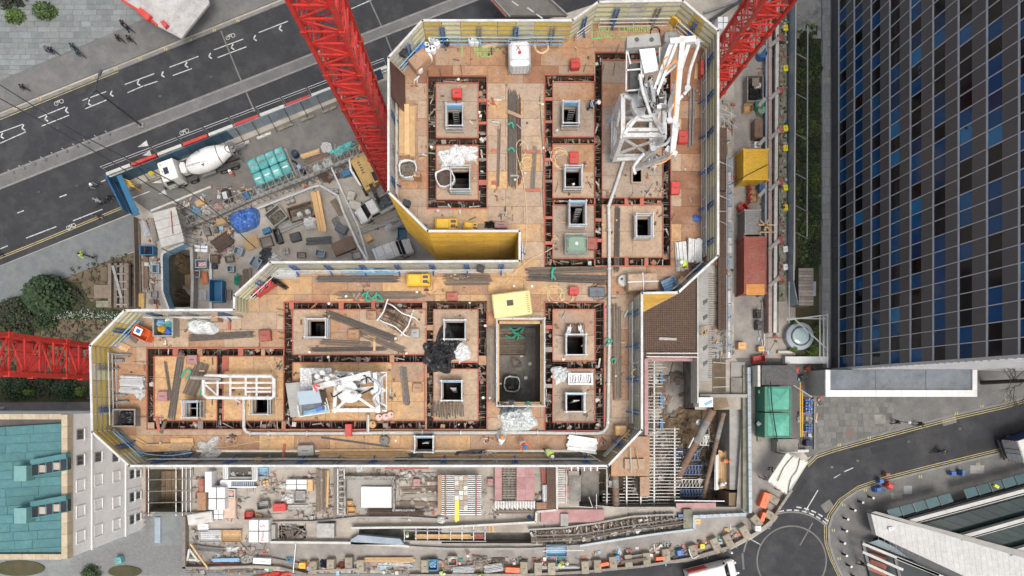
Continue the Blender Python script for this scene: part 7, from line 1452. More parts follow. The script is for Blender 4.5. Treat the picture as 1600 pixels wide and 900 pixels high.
# overpass corner at top centre and yard beyond the north-east corner
r=T('footbridge','brown edged footbridge deck crossing the top of the frame','footbridge',810,10,0);q=MB();q.px([(755,-14),(790,24),(836,24),(886,24),(848,-14)],4.2,4.6);q.bd('deck',M('earth_deck',(.16,.15,.13),(.12,.11,.10),s=1,r=.9),r)
for (x0,y0,x1,y1) in ((755,-14,791,26),(760,-14,797,26),(846,-14,888,24)):q=MB();q.bar(P(x0,y0,5.2),P(x1,y1,5.2),.12,.1);q.bd('parapet',M('rust_red' if x0 < 760 else 'galv'),r)
for x,y in ((800,2),(824,12),(838,22)):q=MB();q.bar(P(x,y,4.62),P(x+10,y+7,4.62),.15,.02);q.bd('marking',M('paint_white'),r)
strips('steel_girder','dark steel beams beyond the north-east corner of the deck','steelwork',[(1100,20),(1150,2)],2,4,.3,'galv');strips('steel_girder','second dark steel beam behind the red mast','steelwork',[(1110,32),(1165,-4)],1,4,.3,'iron');gear('white_tank','white block sack behind the north-east screen corner','tank',1130,35,0,17,20,1.6,0,'white_box','wrapped')
PG=[('dark-clothed walker at the left of the pair by the grey slabs',80,83,-30,'walk','grey_coat','navy','hair_grey'),('dark-clothed walker at the right of the pair by the grey slabs',89,85,-35,'walk','navy','jeans','hair'),('walker in teal coat near the pavement seam',122,79,-50,'walk','teal_coat','navy','hair'),('second walker just below the teal coat',130,89,-40,'walk','teal_coat','jeans','hair'),
 ('first of the group of four near the pale canopy',199,44,-30,'walk','coat1','jeans','hair'),('second of the group of four, brown hair',206,51,-20,'walk','navy','jeans','brown_coat'),('third of the group of four, at lower left',192,66,-40,'walk','coat1','navy','hair'),('fourth of the group of four, at lower right',209,67,-50,'walk','coat1','coat1','hair'),
 ('lone walker with white bag near the kerb',45,142,-40,'walk','coat1','coat1','hair'),('pale-clothed cyclist body on the road by the blue gate',150,293,-20,'reach','grey_coat','grey_coat','helmet1'),('rider in black on the road by the blue gate',172,311,-20,'bend','coat1','coat1','hair'),('rider in pale top further down the lane',163,318,160,'bend','grey_coat','navy','hair_grey'),
 ('walker in brown coat at the kerb of the lower lane',160,341,10,'walk','brown_coat','jeans','hair'),('walker in blue at the left edge of the frame',4,401,0,'walk','blue_coat','navy','hair'),('walker in yellow top on the grey path',135,400,-30,'walk','hi_yel','navy','hair'),('person with pale bag beside the yellow topped walker',152,405,60,'walk','coat1','grey_coat','hair'),
 ('walker in black on the east plaza near the kerb',1429,662,10,'walk','coat1','coat1','hair'),('rider in black in the middle of the east road',1461,704,0,'bend','coat1','coat1','hair'),('walker beside the lamp on the east plaza',1394,659,20,'walk','coat1','coat1','grey_coat'),('person in black beside the sloping wall',1374,839,-30,'stand','coat1','coat1','hair'),('person in black by the glass canopy bottom',1340,878,10,'walk','coat1','coat1','hair')]
for i,(lb_,x,y,rt,ps,tp,lg,hd) in enm(PG):person(lb_,x,y,.12 if (y < 100 or x > 1370 and i != 17) else .02,rt,ps,tp,lg,hd)
def bike(x,y,rot,lb_):
 r=T('bicycle',lb_,'bicycle',x,y,.02,rot)
 for dx in (-.52,.52):q=MB();q.tube([(dx+.33*cos(t),0,.34+.33*sin(t)) for t in [pi*k/8 for k in rg(16)]],.022,5,closed=True);q.bd('wheel',M('rubber'),r,lc=1)
 q=MB()
 for a,b in (((-.52,0,.34),(-.1,0,.34)),((-.1,0,.34),(-.18,0,.85)),((-.18,0,.8),(.38,0,.85)),((-.1,0,.34),(.4,0,.8)),((.52,0,.34),(.38,0,.95)),((-.52,0,.34),(-.18,0,.75))):q.tube([a,b],.02,5)
 q.bd('frame',M('iron'),r,lc=1);q=MB();q.tube([(.4,-.25,.98),(.38,0,.95),(.4,.25,.98)],.018,5);q.bd('handlebar',M('galv'),r,lc=1);q=MB();chbox(q,.25,.14,.86,.92,.02,-.2);q.bd('saddle',M('rubber'),r,lc=1)
bike(150,294,.4,'bicycle under the pale cyclist near the gate');bike(172,313,.4,'bicycle under the rider in black near the gate');bike(163,320,.4,'bicycle under the pale rider in the lower lane');bike(1461,706,.1,'bicycle under the rider in the east road')
WK=[('worker in orange beside the mixer truck',366,274,0,20,'stand','hi_org','hi_org','helmet1'),('worker in orange on the timber mound',565,236,1,-20,'reach','hi_org','hi_org','helmet_orange'),('worker in yellow vest on the trench footbridge, west',638,833,.02,0,'stand','hi_yel','navy','helmet1'),('worker in yellow vest in the trench by the timber boards',661,841,-3,0,'bend','hi_yel','navy','helmet1'),
 ('worker in yellow vest at the east of the timber boards',688,833,-3,90,'stand','hi_yel','navy','helmet1'),('worker with green helmet in the trench by the grey sheet',568,836,-3,0,'stand','hi_yel','navy','helmet1'),('worker in orange on the haul road',731,863,.02,-30,'stand','hi_org','white_suit','helmet1'),('worker in yellow at the west of the barrow pair',871,880,.02,0,'bend','hi_yel','navy','helmet1'),
 ('worker in yellow at the east of the barrow pair',884,876,.02,90,'stand','hi_yel','navy','helmet1'),('worker in yellow among the scaffold tubes in the pit',1003,790,-5,0,'stand','hi_yel','navy','helmet1'),('worker in orange on the timber platform',1127,719,-1.9,0,'bend','hi_org','hi_org','helmet_orange'),('worker in white on the timber platform edge',1122,757,-1.9,40,'bend','white_suit','navy','helmet1'),
 ('worker in yellow beside the green container roof',1181,612,.02,0,'stand','hi_yel','navy','hair'),('worker in white beside the blue fence',1179,661,.02,0,'stand','white_suit','coat1','helmet1'),('worker with white helmet near the white canopy, upper',1200,732,.02,0,'stand','coat1','coat1','helmet1'),('worker with white helmet near the white canopy, lower',1193,747,.02,30,'reach','grey_coat','navy','helmet1'),
 ('worker in yellow by the trestle scaffold in the pit',1061,712,-5,0,'stand','hi_yel','navy','helmet1'),('worker in yellow at the bottom hoarding, first',688,892,.02,0,'bend','hi_yel','navy','helmet1'),('worker in yellow at the bottom hoarding, second',747,897,.02,0,'bend','hi_yel','navy','helmet1')]
for (lb_,x,y,z,rt,ps,tp,lg,hd) in WK:person(lb_,x,y,z,rt,ps,tp,lg,hd,True)
# GARDEN WEST
shrub('large dark evergreen tree beside the grey path',90,465,30,4.5,9000,1,('leaf1','leaf1','leaf2'),'evergreen_tree','tree',leaf=.42)
for i,(x,y,rx,H_,n,mt,lb_) in enm([(30,490,34,2.2,2600,('twig','leaf2','leaf1'),'sprawling brown-green bush left of the evergreen'),(25,520,30,1.6,1800,('twig','leaf2'),'lower twiggy bush above the red mast'),(75,502,18,1.3,900,('leaf1','leaf2'),'small dark bush below the evergreen'),
 (60,596,60,1.0,1600,('twig','leaf1','leaf2'),'long twiggy hedge below the red mast'),(30,606,26,1.2,1200,('leaf1','leaf2'),'dark hedge under the twiggy one'),(104,610,24,1.2,1100,('leaf1','leaf2'),'dark green hedge beside the stone building'),(50,612,7,.9,300,('leaf3',),'small bright green plant in the lower hedge, left'),(130,611,8,.9,360,('leaf3',),'small bright green plant in the lower hedge, right'),
 (20,-2,26,1.0,1200,('twig','leaf1'),'brown shrubs in the corner flower bed'),(28,28,16,.8,900,('leaf3','leaf2'),'bright green shrub at the bottom left of the corner bed'),(74,20,18,1.0,1400,('leaf2','leaf1','leaf3'),'green shrub at the right of the corner bed'),(146,894,16,1.1,900,('leaf2','leaf1'),'round clipped shrub on the sett paving'),
 (178,492,10,.5,300,('leaf2',),'small shrub by the flower hedge'),(120,460,12,1.0,500,('leaf1','twig'),'thin bush right of the evergreen'),(10,540-25,18,1.0,500,('twig',),'bare bush at the left edge')]):shrub(lb_,x,y,rx,H_,n,20+i,mt,'shrub','shrub',rx*(.42 if rx > 40 else .75),leaf=.26)
hd_=MB()
leaves(hd_,P(135,493,.1),5.8,.55,.5,3000,.16,5,1);stuff(tag(hd_.bd('flower_hedge',[M('leaf2')]),'low clipped hedge of white flowers'))
fl_=MB()
for i in rg(300):p=P(U_(62,188),493+R.gauss(0,4),.6);s_=U_(.03,.07);fl_.add([p,p+V3((s_,0,0)),p+V3((s_,s_,.01)),p+V3((0,s_,0))],[[0,1,2,3]])
stuff(tag(fl_.bd('white_flowers',M('white_box')),'white flowers on the hedge'))
pg=T('pergola','dark timber pergola with weathered benches in the garden','pergola',189,447,0)
for x in (173,182,191,199):q=MB();q.bar(P(x,412,.9),P(x,481,.9),.35 if x != 199 else .5,.5);q.bd('beam',M('wood2' if x != 191 else 'wood3'),pg)
for i in rg(6):q=MB();q.bar(P(182,416+i*12,1.2),P(199,416+i*12,1.2),.15,.12);q.bd('slat',M('wood3'),pg)
q=MB();q.bar(P(176,415,1.4),P(190,466,1.4),.3,.08);q.bd('loose_board',M('galv'),pg)
for x0,y0,x1,y1,mt in [(147,445,170,466,'wood2'),(150,470,200,480,'conc3'),(157,417,168,440,'earth')]:q=MB();q.px([(x0,y0),(x1,y0),(x1,y1),(x0,y1)],0,.35);tag(q.bd('planter_bed',M(mt)),{147:'brown raised soil bed beside the pergola',150:'low mossy stone bed below the pergola',157:'small earth bed by the pergola'}[x0],'planter')
strips('garden_fence','thin brown fence along the west site boundary','fence',[(212,340),(214,400),(215,482)],1.2,1.5,1.2,'wood2')
for x,y,rx,ry in ((30,888,40,12),(195,893,26,9)):q=MB();q.prism([P(x+rx*cos(t),y+ry*sin(t),.2)[:2] for t in [2*pi*k/24 for k in rg(24)]],.05,.22);tag(q.bd('planter_bed',[M('grass_soil')]),'oval planting bed at the bottom '+('left corner' if x < 100 else 'beside the round shrub'),'planter')
gear('street_box','teal service cabinet on the setts','cabinet',184,876,.1,9,10,.9,10,'teal_plastic','tool');drum('metal lamp head bollard at the left edge path',6,637,0,.12,1.0,'white_box',None,'bollard','bollard')

EX=[('pallet','small pallet of blocks','crate','wood3'),('pallet_load','shrink wrapped load','wrapped','concrete'),('tool_box','steel job box','tool','blue_box'),('board_stack','stack of sheets','sheets','timber'),('crate','open stillage','crate','galv'),('bin','small open bin','bin','blue_grey')]
for i,(x,y,rt,wh) in enm([(357,404,10,'right of the orange bricks'),(372,392,-20,'below the rebar heap'),(300,345,20,'under the lower gantry start'),(345,345,15,'left of the blue tarpaulin'),(416,360,20,'between tarpaulin and gratings'),(446,392,5,'above the silver beams screen'),(470,398,0,'left of the dark channels, by the screen'),(500,396,-12,'below the dark channels'),(556,398,10,'between the dark lid box and van nose'),(575,372,30,'above the blue water tub'),(540,270,22,'under the east gantry foot'),(522,298,10,'right of the timber beam ends'),(586,352,-20,'below the pickup tail'),(360,420,0,'between blue skip and sleepers'),(356,460,90,'right of the blue skip'),(312,316,20,'by the hoarding lane kerb'),(384,306,25,'under the overhead cable end'),(452,312,20,'above the grey tapered skip'),(420,325,17,'left of the tapered skip'),(243,420,90,'against the shaft hoarding, upper'),(240,460,90,'against the shaft hoarding, lower')]):
 k=EX[(i*5) % 6];gear(k[0],k[1]+' '+wh,k[0].replace('_',' '),x,y,0,U_(9,15),U_(7,11),U_(.4,.9),rt,k[3],k[2])
# EAST STRIP
def slabs(name,label,cat,poly,z0,z1,mat):
 q=MB();q.px(poly,z0,z1);return tag(q.bd(name,M(mat)),label,cat)
def rect(a,b,c,d):return [(a,b),(c,b),(c,d),(a,d)]
def meshmat(name,label,x0,y0,x1,y1,z,sx,sy,mat,base,th=.05):
 r=T(name,label,'rebar mesh',(x0+x1)/2,(y0+y1)/2,0);q=MB();q.px(rect(x0,y0,x1,y1),max(z-.5,-4),z-.12);q.bd('slab',M(base),r);q=MB()
 x=x0
 while x < x1:q.bar(P(x,y0,z),P(x,y1,z),th);x += sx
 y=y0
 while y < y1:q.bar(P(x0,y,z+.05),P(x1,y,z+.05),th);y += sy
 stuff(q.bd('reinforcing_bars',M(mat),r));return r
M('mesh_base',(.15,.105,.08),(.10,.07,.055),s=2,r=.9,st=(.2,.15,.12),ss=.6);M('rust_bar',(.20,.125,.09),(.14,.085,.06),s=3,r=.8,b=0)
meshmat('slab_reinforcement','brick red reinforcing mesh of the slab east of the golden return screen',1007,440,1091,556,2.2,2.9,2.9,'rust_bar','mesh_base',.055)
meshmat('slab_reinforcement','narrow reinforcing mesh strip beside the east screen',1123,300,1137,515,1.0,3,5.2,'rust_bar','mesh_base',.06);meshmat('slab_reinforcement','dark mesh strip beside the east screen, north part',1125,200,1136,298,.6,3,6,'rust_bar','mesh_base',.06)
slabs('wall_head','pale concrete wall head between the two red meshes','wall',rect(1092,420,1112,596),0,2.4,'concrete');slabs('kerb_board','cream board edging along the pale concrete wall','board',rect(1089.5,425,1091.6,630),.02,2.5,'white2')
r=T('starter_bars','row of short bars along the pale wall head','rebar',1112,510,0);me=mesh_of(MB().bar((-.35,0,0),(.35,0,0),.05),'bar',M('rebar_grey'))
for i in rg(46):p=P(1112,428+i*3.6,2.45)-r.location;piece('bar',me,r,p)
for i in rg(5):tag(MB().px([(1098,470+i*24),(1106,466+i*24),(1105,472+i*24),(1099,477+i*24)],2.404,2.42).bd('marker',M('iron')),'dark slot '+ORD[i]+' from the top on the pale wall head','slot')
for i,(x0,y0,x1,y1,lb_) in enm([(1137,245,1142,300,'upper'),(1137,300,1143,420,'middle'),(1137,430,1141,560,'lower')]):
 r=T('scaffold_walkway','narrow white scaffold walkway east of the deck, '+lb_+' part','scaffold',x0,y0,0);n=int((y1-y0)/24)+1;me=None
 for k in rg(n):q=MB();q.px(rect(x0,y0+k*24,x1,min(y1,y0+k*24+23)),1.0+.01*(k%2),1.1);q.bd('board',M('galv2') if k % 2 else M('blue_grey'),r,org=P(x0,y0+k*24,1))
 for e in (x0-1.5,x1+2):q=MB();q.tube([P(e,y0,2.0),P(e,y1,2.0)],.05,5);q.bd('rail',M('galv2'),r)
 for k in rg(n+1):p=P(x1+2,y0+(y1-y0)*k/n,2.0);q=MB();q.tube([p,(p.x,p.y,0)],.04,5);q.bd('post',M('galv'),r)
for i,(a,b) in enm([((1104,172+0),(1148,183)),((1120,178),(1152,200)),((1123,252),(1146,262)),((1123,305),(1142,313)),((1122,330),(1144,330)),((1124,345),(1145,356)),((1112,160),(1150,182))]):rope('tie_tube','scaffold tie tube '+ORD[i]+' from the north between the east screen and walkway','tube',[a,b],1.5,.05,'galv2')
# sunken light-well structure: walls, struts, capping
slabs('retaining_wall','pinkish rendered retaining wall along the east yard','wall',rect(1201,0,1206,520),0,1.3,'pink_wall' if M('pink_wall',(.42,.31,.28),(.33,.25,.23),s=1.5,r=.9,st=(.22,.2,.18),ss=.5,sa=.7) else '')
slabs('retaining_wall','mossy concrete capping under the grey hoarding','wall',rect(1217,0,1229,470),0,.7,'conc3')
sheet('light_well_floor',rect(1206,0,1217,520),.02,'conc2')
for i in rg(7):
 y=[12,66,148,210,290,382,440][i];r=T('steel_strut','grey raking strut '+ORD[i]+' from the north across the light well','strut',1210,y,0,0,'raking struts across the light well');q=MB();q.bar(P(1201,y+8,1.3),P(1217,y-6,1.3),.38,.3);q.bar(P(1185,y+18,1.2),P(1195,y+6,1.2),.38,.3);q.bd('strut',M('concrete'),r);q=MB();q.box(P(1217,y,1).x-.3,P(1217,y,1).y,.7,P(1217,y,1).x+.3,P(1217,y,1).y+.7,1.4);q.bd('bracket',M('rust_red'),r)
strips('waling_beam','long white waling beam in the light well','beam',[(1214,0),(1213,120),(1212,250),(1211,380),(1210,520)],1.2,5,.4,'white2');strips('waling_beam','grey waling beam west of the pink wall','beam',[(1198,40),(1197,150),(1196,300),(1195,440)],1.0,3,.3,'blue_grey')
r=T('grey_hoarding','grey sheet hoarding along the east garden','hoarding',1230,230,0);yy=[-60,-26,8,42,76,110,144,178,212,246,280,314,348,382,412,438]
for a,b in zip(yy,yy[1:]):
 xa=1243.5-(a/440)*3 ;p,q_=P(xa,a,2.3),P(xa-.25,b-.5,2.3);q=MB();q.bar(V3((p.x,p.y,1.15)),V3((q_.x,q_.y,1.15)),.06,2.3);q.bd('hoarding_panel',M('blue_grey'),r,org=p)
p,q_=P(1240,438,2.3),P(1247,476,2.3);q=MB();q.bar(V3((p.x,p.y,1.15)),V3((q_.x,q_.y,1.15)),.06,2.3);q.bd('hoarding_panel',M('blue_grey'),r)
q=MB();q.bar(P(1243.8,0,2.34),P(1240.3,438,2.34),.1,.06);q.bd('top_rail',M('white2'),r)
for i,(y,c) in enm([(43,'y'),(106,'y'),(200,'y'),(231,'y'),(293,'y'),(324,'y'),(389,'w'),(417,'w')]):gear('foot_weight',('yellow' if c == 'y' else 'white')+' hoarding weight '+ORD[i]+' from the north on the mossy capping','weight',1228,y,.7,7,9,.3,5,'sign_yellow' if c == 'y' else 'white_box','tool')
sheet('garden_strip',rect(1243,-20,1283,560),.01,'grass_soil');struct(MB().px(rect(1283,-60,1298,575),0,.15).bd('pavement',M('pavement')))
gp=struct(MB().px(rect(1284.5,-60,1297,575),.1,.155).bd('stone_path',M('pavement')));pave(gp,rect(1285,0,1297,575),13,5,9,.16,'slab_light' if M('slab_light',(.30,.31,.30),(.24,.25,.245),s=1,r=.85,rand=.1) else '',lim=120,rot=0)
for i in rg(18):
 y=66+i*20;shrub(['dense green','mossy','yellowish green','low dark'][i%4]+' planting in the east strip, '+ORD[i]+' clump from the north',1270 if i % 3 else 1258,y,10,.6,1300,60+i,[('leaf2','leaf1','twig'),('leaf2','leaf1'),('leaf3','leaf2','leaf1','twig'),('leaf2','leaf3','twig')][i%4],'shrub','shrub',15,leaf=.2,group='planting in the east garden strip')
strips('scaffold_rail','long scaffold rail over the east garden','scaffold',[(1262,40),(1261,370)],2.2,1.5,.08,'galv2')
for i in rg(7):y=[30,92,155,218,280,330,372][i];rope('tie_tube','scaffold tie over the garden, '+ORD[i]+' from the north','tube',[(1243,y-9),(1262,y+1)],2.2,.05,'galv'); 
r=T('garden_shed','weathered slatted shed roof in the east garden','shed',1259,448,0)
for k in rg(12):q=MB();q.px(rect(1248,419+k*4.9,1271,423.4+k*4.9),2.0,2.12+.02*(k%2));q.bd('roof_slat',M('wood3'),r,org=P(1248,419+k*4.9,2))
q=MB();q.px(rect(1249,420,1270,477),0,1.99);q.bd('wall',M('wood2'),r);slabs('skylight_box','small pale louvre box beside the shed','box',rect(1271,440,1275,462),0,1.4,'blue_grey')
r=T('round_skylight','round grey dome skylight with glass centre','skylight',1251,525,0);c=P(1251,525,1.1);q=MB();q.lathe([(1.55,0),(1.55,.9),(1.5,.97),(1.05,1.15),(1.0,1.1)],36,(c.x,c.y,0));q.bd('rim',M('rim_grey',(.32,.37,.4),(.27,.31,.34),s=1,r=.5),r,smo=False)
q=MB();q.lathe([(1.02,1.11),(.85,1.17),(.5,1.23),(.02,1.25)],32,(c.x,c.y,0));q.bd('dome',M('dome_glass',(.36,.44,.44),(.28,.36,.37),s=.6,r=.1,b=0),r,smo=1);q=MB();q.tube([(c.x+1.05*cos(t),c.y+1.05*sin(t),1.16) for t in [2*pi*k/32 for k in rg(32)]],.05,6,closed=True);q.bd('seal',M('iron'),r)
for i,pp in enm([[(1229,500),(1292,492)],[(1229,497),(1291,498)],[(1281,495),(1281,565)],[(1287,495),(1287,568)],[(1293,490),(1293,575)],[(1240,497),(1291,544)],[(1233,440),(1233,505)]]):rope('frame_rail','white frame rail number '+['one','two','three','four','five','six','seven'][i]+' round the round skylight','rail',pp,2.6,.07,'galv2')
for i,(x,y,rp) in enm([(1276,515,8),(1268,548,10),(1237,545,6),(1238,505,5)]):shrub('light green bush '+['right of','below','left below','left above'][i]+' the round skylight',x,y,rp,1.0,900,90+i,('leaf3','leaf2'),leaf=.18)
slabs('coping_wall','pale stone coping slab below the round skylight','wall',rect(1227,557,1293,568),0,.9,'coping_white');slabs('coping_wall','narrow white ledge beside the skylight garden','wall',rect(1216,548,1240,552),0,.5,'white2')
for g_ in [('container','yellow corrugated container in the east yard','container',1181,257,48,38,2.6,90,'yel1','container'),('container','long rust red container with timber at its lower end','container',1180,414,88,34,2.6,90,'rust_red','container'),('site_cabin','grey cabin roof with timber cross frame','cabin',1176,347,38,24,2.4,90,'galv','container'),
 ('waste_skip','pale skip full of black bags by the red mast','skip',1180,138,40,24,1.3,90,'wood3','bin'),('waste_skip','small pallet box beside the green barrel','box',1170,168,13,12,.9,0,'timber','crate'),('rust_tank','long rust brown tank in the east yard','tank',1186,200,28,13,1.3,90,'brown_pipe','tool'),('white_box','white case below the rust brown tank','case',1184,226,10,9,.8,90,'white_box','tool'),
 ('crate','yellow timber pallet between the yellow and grey containers','pallet',1177,306,18,14,.5,90,'timber','crate'),('red_skip','tilted red tipping bin in the east yard','bin',1162,324,12,11,.9,30,'red1','bin'),('cable_reel','wooden cable drum in the east yard','cable drum',1160,540,12,11,.9,0,'wood4','tool'),('crate','dark equipment box near the pink wall','box',1186,490,13,9,1.0,90,'plas1','machine'),
 ('crate','grey pallet stack near the pink wall','pallet',1188,508,14,10,1.0,90,'iron','machine'),('red_rack','red pipe rack at the yard foot','rack',1187,561,18,10,1.0,10,'red1','crate'),('crate','blue gas bottle box by the yellow container','box',1191,290,14,8,1.1,90,'blue_steel','tool'),('crate','cream box at the pink wall foot','box',1190,545,9,8,.8,0,'wood4','tool')]:
 nm,lb_,ct,x,y,L_,W_,H_,rt,mt,st_=g_;rr=gear(nm,lb_,ct,x,y,0,L_,W_,H_,rt,mt,st_)
 if 'black bags' in lb_:
  for j in rg(6):q=MB();crumple(.8,.8,.6,j+30,12,.45,mb=q,c=(-.9+(j%3)*.7,-.4+(j//3)*.7,.7));q.bd('rubbish_bag',M('plas1') if j != 2 else M('cloth'),rr,lc=1)
  q=MB();q.box(.2,-.4,1.4,1.1,.4,1.45);q.bd('board',M('wood2'),rr,lc=1)
 if 'cross frame' in lb_:
  for a,b in (((-1.0,-1.1),(.2,-1.6)),((-1.2,-.6),(-1.2,-2.2)),((-.4,-.5),(-.4,-2.2)),((-1.2,-2.0),(.1,-.7))):q=MB();q.bar((*a,2.75),(*b,2.75),.12);q.bd('timber',M('timber'),rr,lc=1)
 if 'lower end' in lb_:q=MB();q.box(-3.3,-1.0,2.55,-2.1,1.0,2.66);q.bd('orange_sheet',M('tan_orange',(.62,.28,.08),(.5,.2,.06),s=2),rr,lc=1)
drum('dark green barrel below the skip',1182,167,0,.55,1.1,'green_paint',None,'barrel','barrel');drum('navy tank beside the blue drum by the red mast',1187,90,0,.5,1.0,'blue_steel',None,'barrel','barrel');drum('sage green barrel beside the dark one',1186,176,0,.45,.9,'green_glass',None,'barrel','barrel')
for i in rg(9):gear('traffic_cone',ORD[i]+' red or white cone from the top, left of the grey cabin','cone',1159,340+i*2.9,0,3,2.4,.5,0,'red1' if i % 2 else 'white_box','tool')
for i in rg(7):drum('red gas bottle beside the yellow pallet, number '+['one','two','three','four','five','six','seven'][i]+' from the top',1167+(i%2)*2,295+i*4,0,.13,1.2,'red1',None,'gas_bottle','gas bottle','galv')
rope('chain','lifting chain crossing the yellow container','chain',[(1137,290),(1165,275),(1200,257)],2.8,.04,'cable_black')
# green containers, barrels, white canopy
for i,(y0,y1) in enm([(604,643),(645,684)]):
 r=T('green_kiosk','green container roof with pale hipped canopy, '+['upper','lower'][i]+' of two','kiosk',1212,(y0+y1)/2,0);q=MB();q.px(rect(1195,y0,1236,y1),0,2.8);q.bd('body',M('green_paint'),r);z0,z1=2.81,3.1;a,b=P(1200,y0+3,z0),P(1234,y1-3,z0);m_=((a.x+b.x)/2,(a.y+b.y)/2)
 q=MB();q.add([(a.x,a.y,z0),(b.x,a.y,z0),(b.x,b.y,z0),(a.x,b.y,z0),(m_[0],a.y-1.1,z1),(m_[0],b.y+.9,z1-.25)],[[0,4,1],[1,4,5,2],[2,5,3],[3,5,4,0]]);q.bd('canopy',M('green_canopy'),r,fix=True)
 for (x0,ya,x1,yb) in ((1195,y0,1236,y0+2),(1195,y1-2,1236,y1),(1195,y0+2,1198,y1-2),(1234.5,y0+2,1236,y1-2)):q=MB();q.px(rect(x0,ya,x1,yb),2.8,2.92);q.bd('rim',M('green_paint'),r)
for i in rg(2):gear('barrel_pallet','pallet of blue barrels right of the green containers, '+['upper','lower'][i],'barrels',1260,[634,668][i],.1,[23,14][i],12,.12,90,'timber','sheets')
for i in rg(5):
 for j in rg(3):drum('blue drum in row '+['one','two','three','four','five'][i]+', '+['left','middle','right'][j]+', of the upper barrel pallet',1256+j*4,625+i*4.6,.22,.13,.7,'blue_drum','blue drums right of the green containers','barrel','barrel','white_box' if (i+j)%2 else 'navy')
for i in rg(3):
 for j in rg(3):drum('blue drum in row '+['one','two','three'][i]+', '+['left','middle','right'][j]+', of the lower barrel pallet',1256+j*4,663.5+i*4.4,.22,.13,.7,'blue_drum','blue drums right of the green containers','barrel','barrel','navy')
strips('yellow_rail','yellow guard rail right of the green containers','guard rail',[(1250,597),(1251,683)],1.3,1.5,.1,'yel1');strips('yellow_rail','second yellow guard rail beside the blue barrels','guard rail',[(1253.5,610),(1254,683)],1.1,1.2,.1,'yel1');rope('pole','white pole lying diagonally near the yellow rail','pole',[(1237,600),(1268,620)],1.6,.06,'galv2')
strips('timber_edge','timber edging of the barrel yard','edging',[(1272,622),(1272,702)],.4,2,.3,'wood3');slabs('kiosk_plinth','timber plinth under the green containers','plinth',rect(1184,600,1190,690),0,.3,'wood3');slabs('roof_slab','dark felt roof above the green containers','roof',rect(1190,571,1245,602),0,2.4,'iron');slabs('roof_slab','pale kerb wall left of the dark felt roof','wall',rect(1184,571,1188,604),0,2.5,'white2')
slabs('low_roof','grey flat lid below the green containers','roof',rect(1214,686,1247,706),0,1.6,'conc2');slabs('blue_bin','dark blue bin beside the barrel yard','bin',rect(1260,688,1270,697),0,1.1,'navy');rope('cable','black cable over the green canopies','cable',[(1204,596),(1206,630),(1210,660),(1215,690)],3.3,.06,'cable_black')
for i in rg(4):gear('red_machine','red and black machine parts by the annex, '+ORD[i]+' from the left','machine',1247+i*9,[578,590,576,583][i],0,8,9,.8,20*i,['red1','iron','rust_red','plas1'][i],'machine')
r=T('white_canopy','cream white ribbed canopy roof at the site entrance','canopy',1230,740,0);C4=[(1229,708),(1262,722),(1228,772),(1200,752)]
for k in rg(8):
 f=lambda a,b,t:(a[0]+(b[0]-a[0])*t,a[1]+(b[1]-a[1])*t);t0,t1=k/8+.004,(k+1)/8-.004
 q=MB();q.px([f(C4[0],C4[1],t0),f(C4[0],C4[1],t1),f(C4[3],C4[2],t1),f(C4[3],C4[2],t0)],3.0,3.1+.02*(k%2));q.bd('roof_panel',M('cream_roof',(.64,.63,.56),(.56,.55,.48),s=1,r=.55,rand=.05),r,org=P(*C4[0],3))
for c in C4:p=P(*f(c,(1230,738),.08),3.0);q=MB();q.tube([p,(p.x,p.y,0)],.08,6);q.bd('leg',M('galv'),r)
for a_,b_ in ((0,1),(1,2),(2,3),(3,0)):q=MB();q.bar(P(*C4[a_],3.05),P(*C4[b_],3.05),.12,.14);q.bd('edge_frame',M('white2'),r)
rope('cable','black cable looped over the cream canopy','cable',[(1250,716),(1245,735),(1236,748),(1231,770)],3.2,.04,'cable_black');rope('cable','second black cable over the cream canopy','cable',[(1240,712),(1225,730),(1215,752)],3.2,.04,'cable_black')
for i,(x,y,l,w_,rt,mt,lb_) in enm([(1196,782,24,11,70,'orange_barrier','large orange water barrier by the street hoarding'),(1193,808,14,6,70,'orange_barrier','smaller orange barrier below the large one'),(945,882,13,5,10,'orange_barrier','orange barrier lying by the blocks, left'),(1032,873,13,5,5,'orange_barrier','orange barrier lying by the blocks, right'),(801,891,22,8,-3,'orange_barrier','red orange barrier at the bottom hoarding, middle')]):
 M('orange_barrier',(.85,.16,.05),(.72,.12,.04),s=2,r=.5)
 if lb_:gear('water_barrier',lb_,'barrier',x,y,0,l,w_,1.0,rt,mt,'tool')
# blue-grey fence round the pit, east and south
r=T('pit_fence','pale blue-grey fence panels along the east side of the pit','fence',1170,690,0)
for k in rg(20):y0=574+k*11.4;q=MB();x_=1168+k*.12;q.px(rect(x_,y0,x_+5,y0+11),0,1.0+.02*(k%2));q.bd('fence_panel',M('fence_blue',(.36,.42,.45),(.29,.35,.38),s=1.5,r=.6,rand=.1,st=(.45,.42,.36),ss=1),r,org=P(x_,y0,1))
r=T('pit_fence','pale blue-grey fence panels along the south side of the pit','fence',1120,806,0)
for k in rg(8):x0=1083+k*10.4;q=MB();q.px(rect(x0,805-k*.5,x0+10,810-k*.5),0,1.0+.02*(k%2));q.bd('fence_panel',M('fence_blue'),r,org=P(x0,805,1))
strips('retaining_wall','mossy retaining wall beside the pit fence','wall',[(1163,572),(1163,795)],.5,7,.5,'conc3');slabs('concrete_ramp','grey concrete ramp slab east of the steel props','slab',rect(1140,637,1157,765),-4.9,-.6,'concrete');slabs('concrete_block','tan muddy block at the pit corner','block',rect(1139,770,1162,792),-4.9,-.3,'mud')
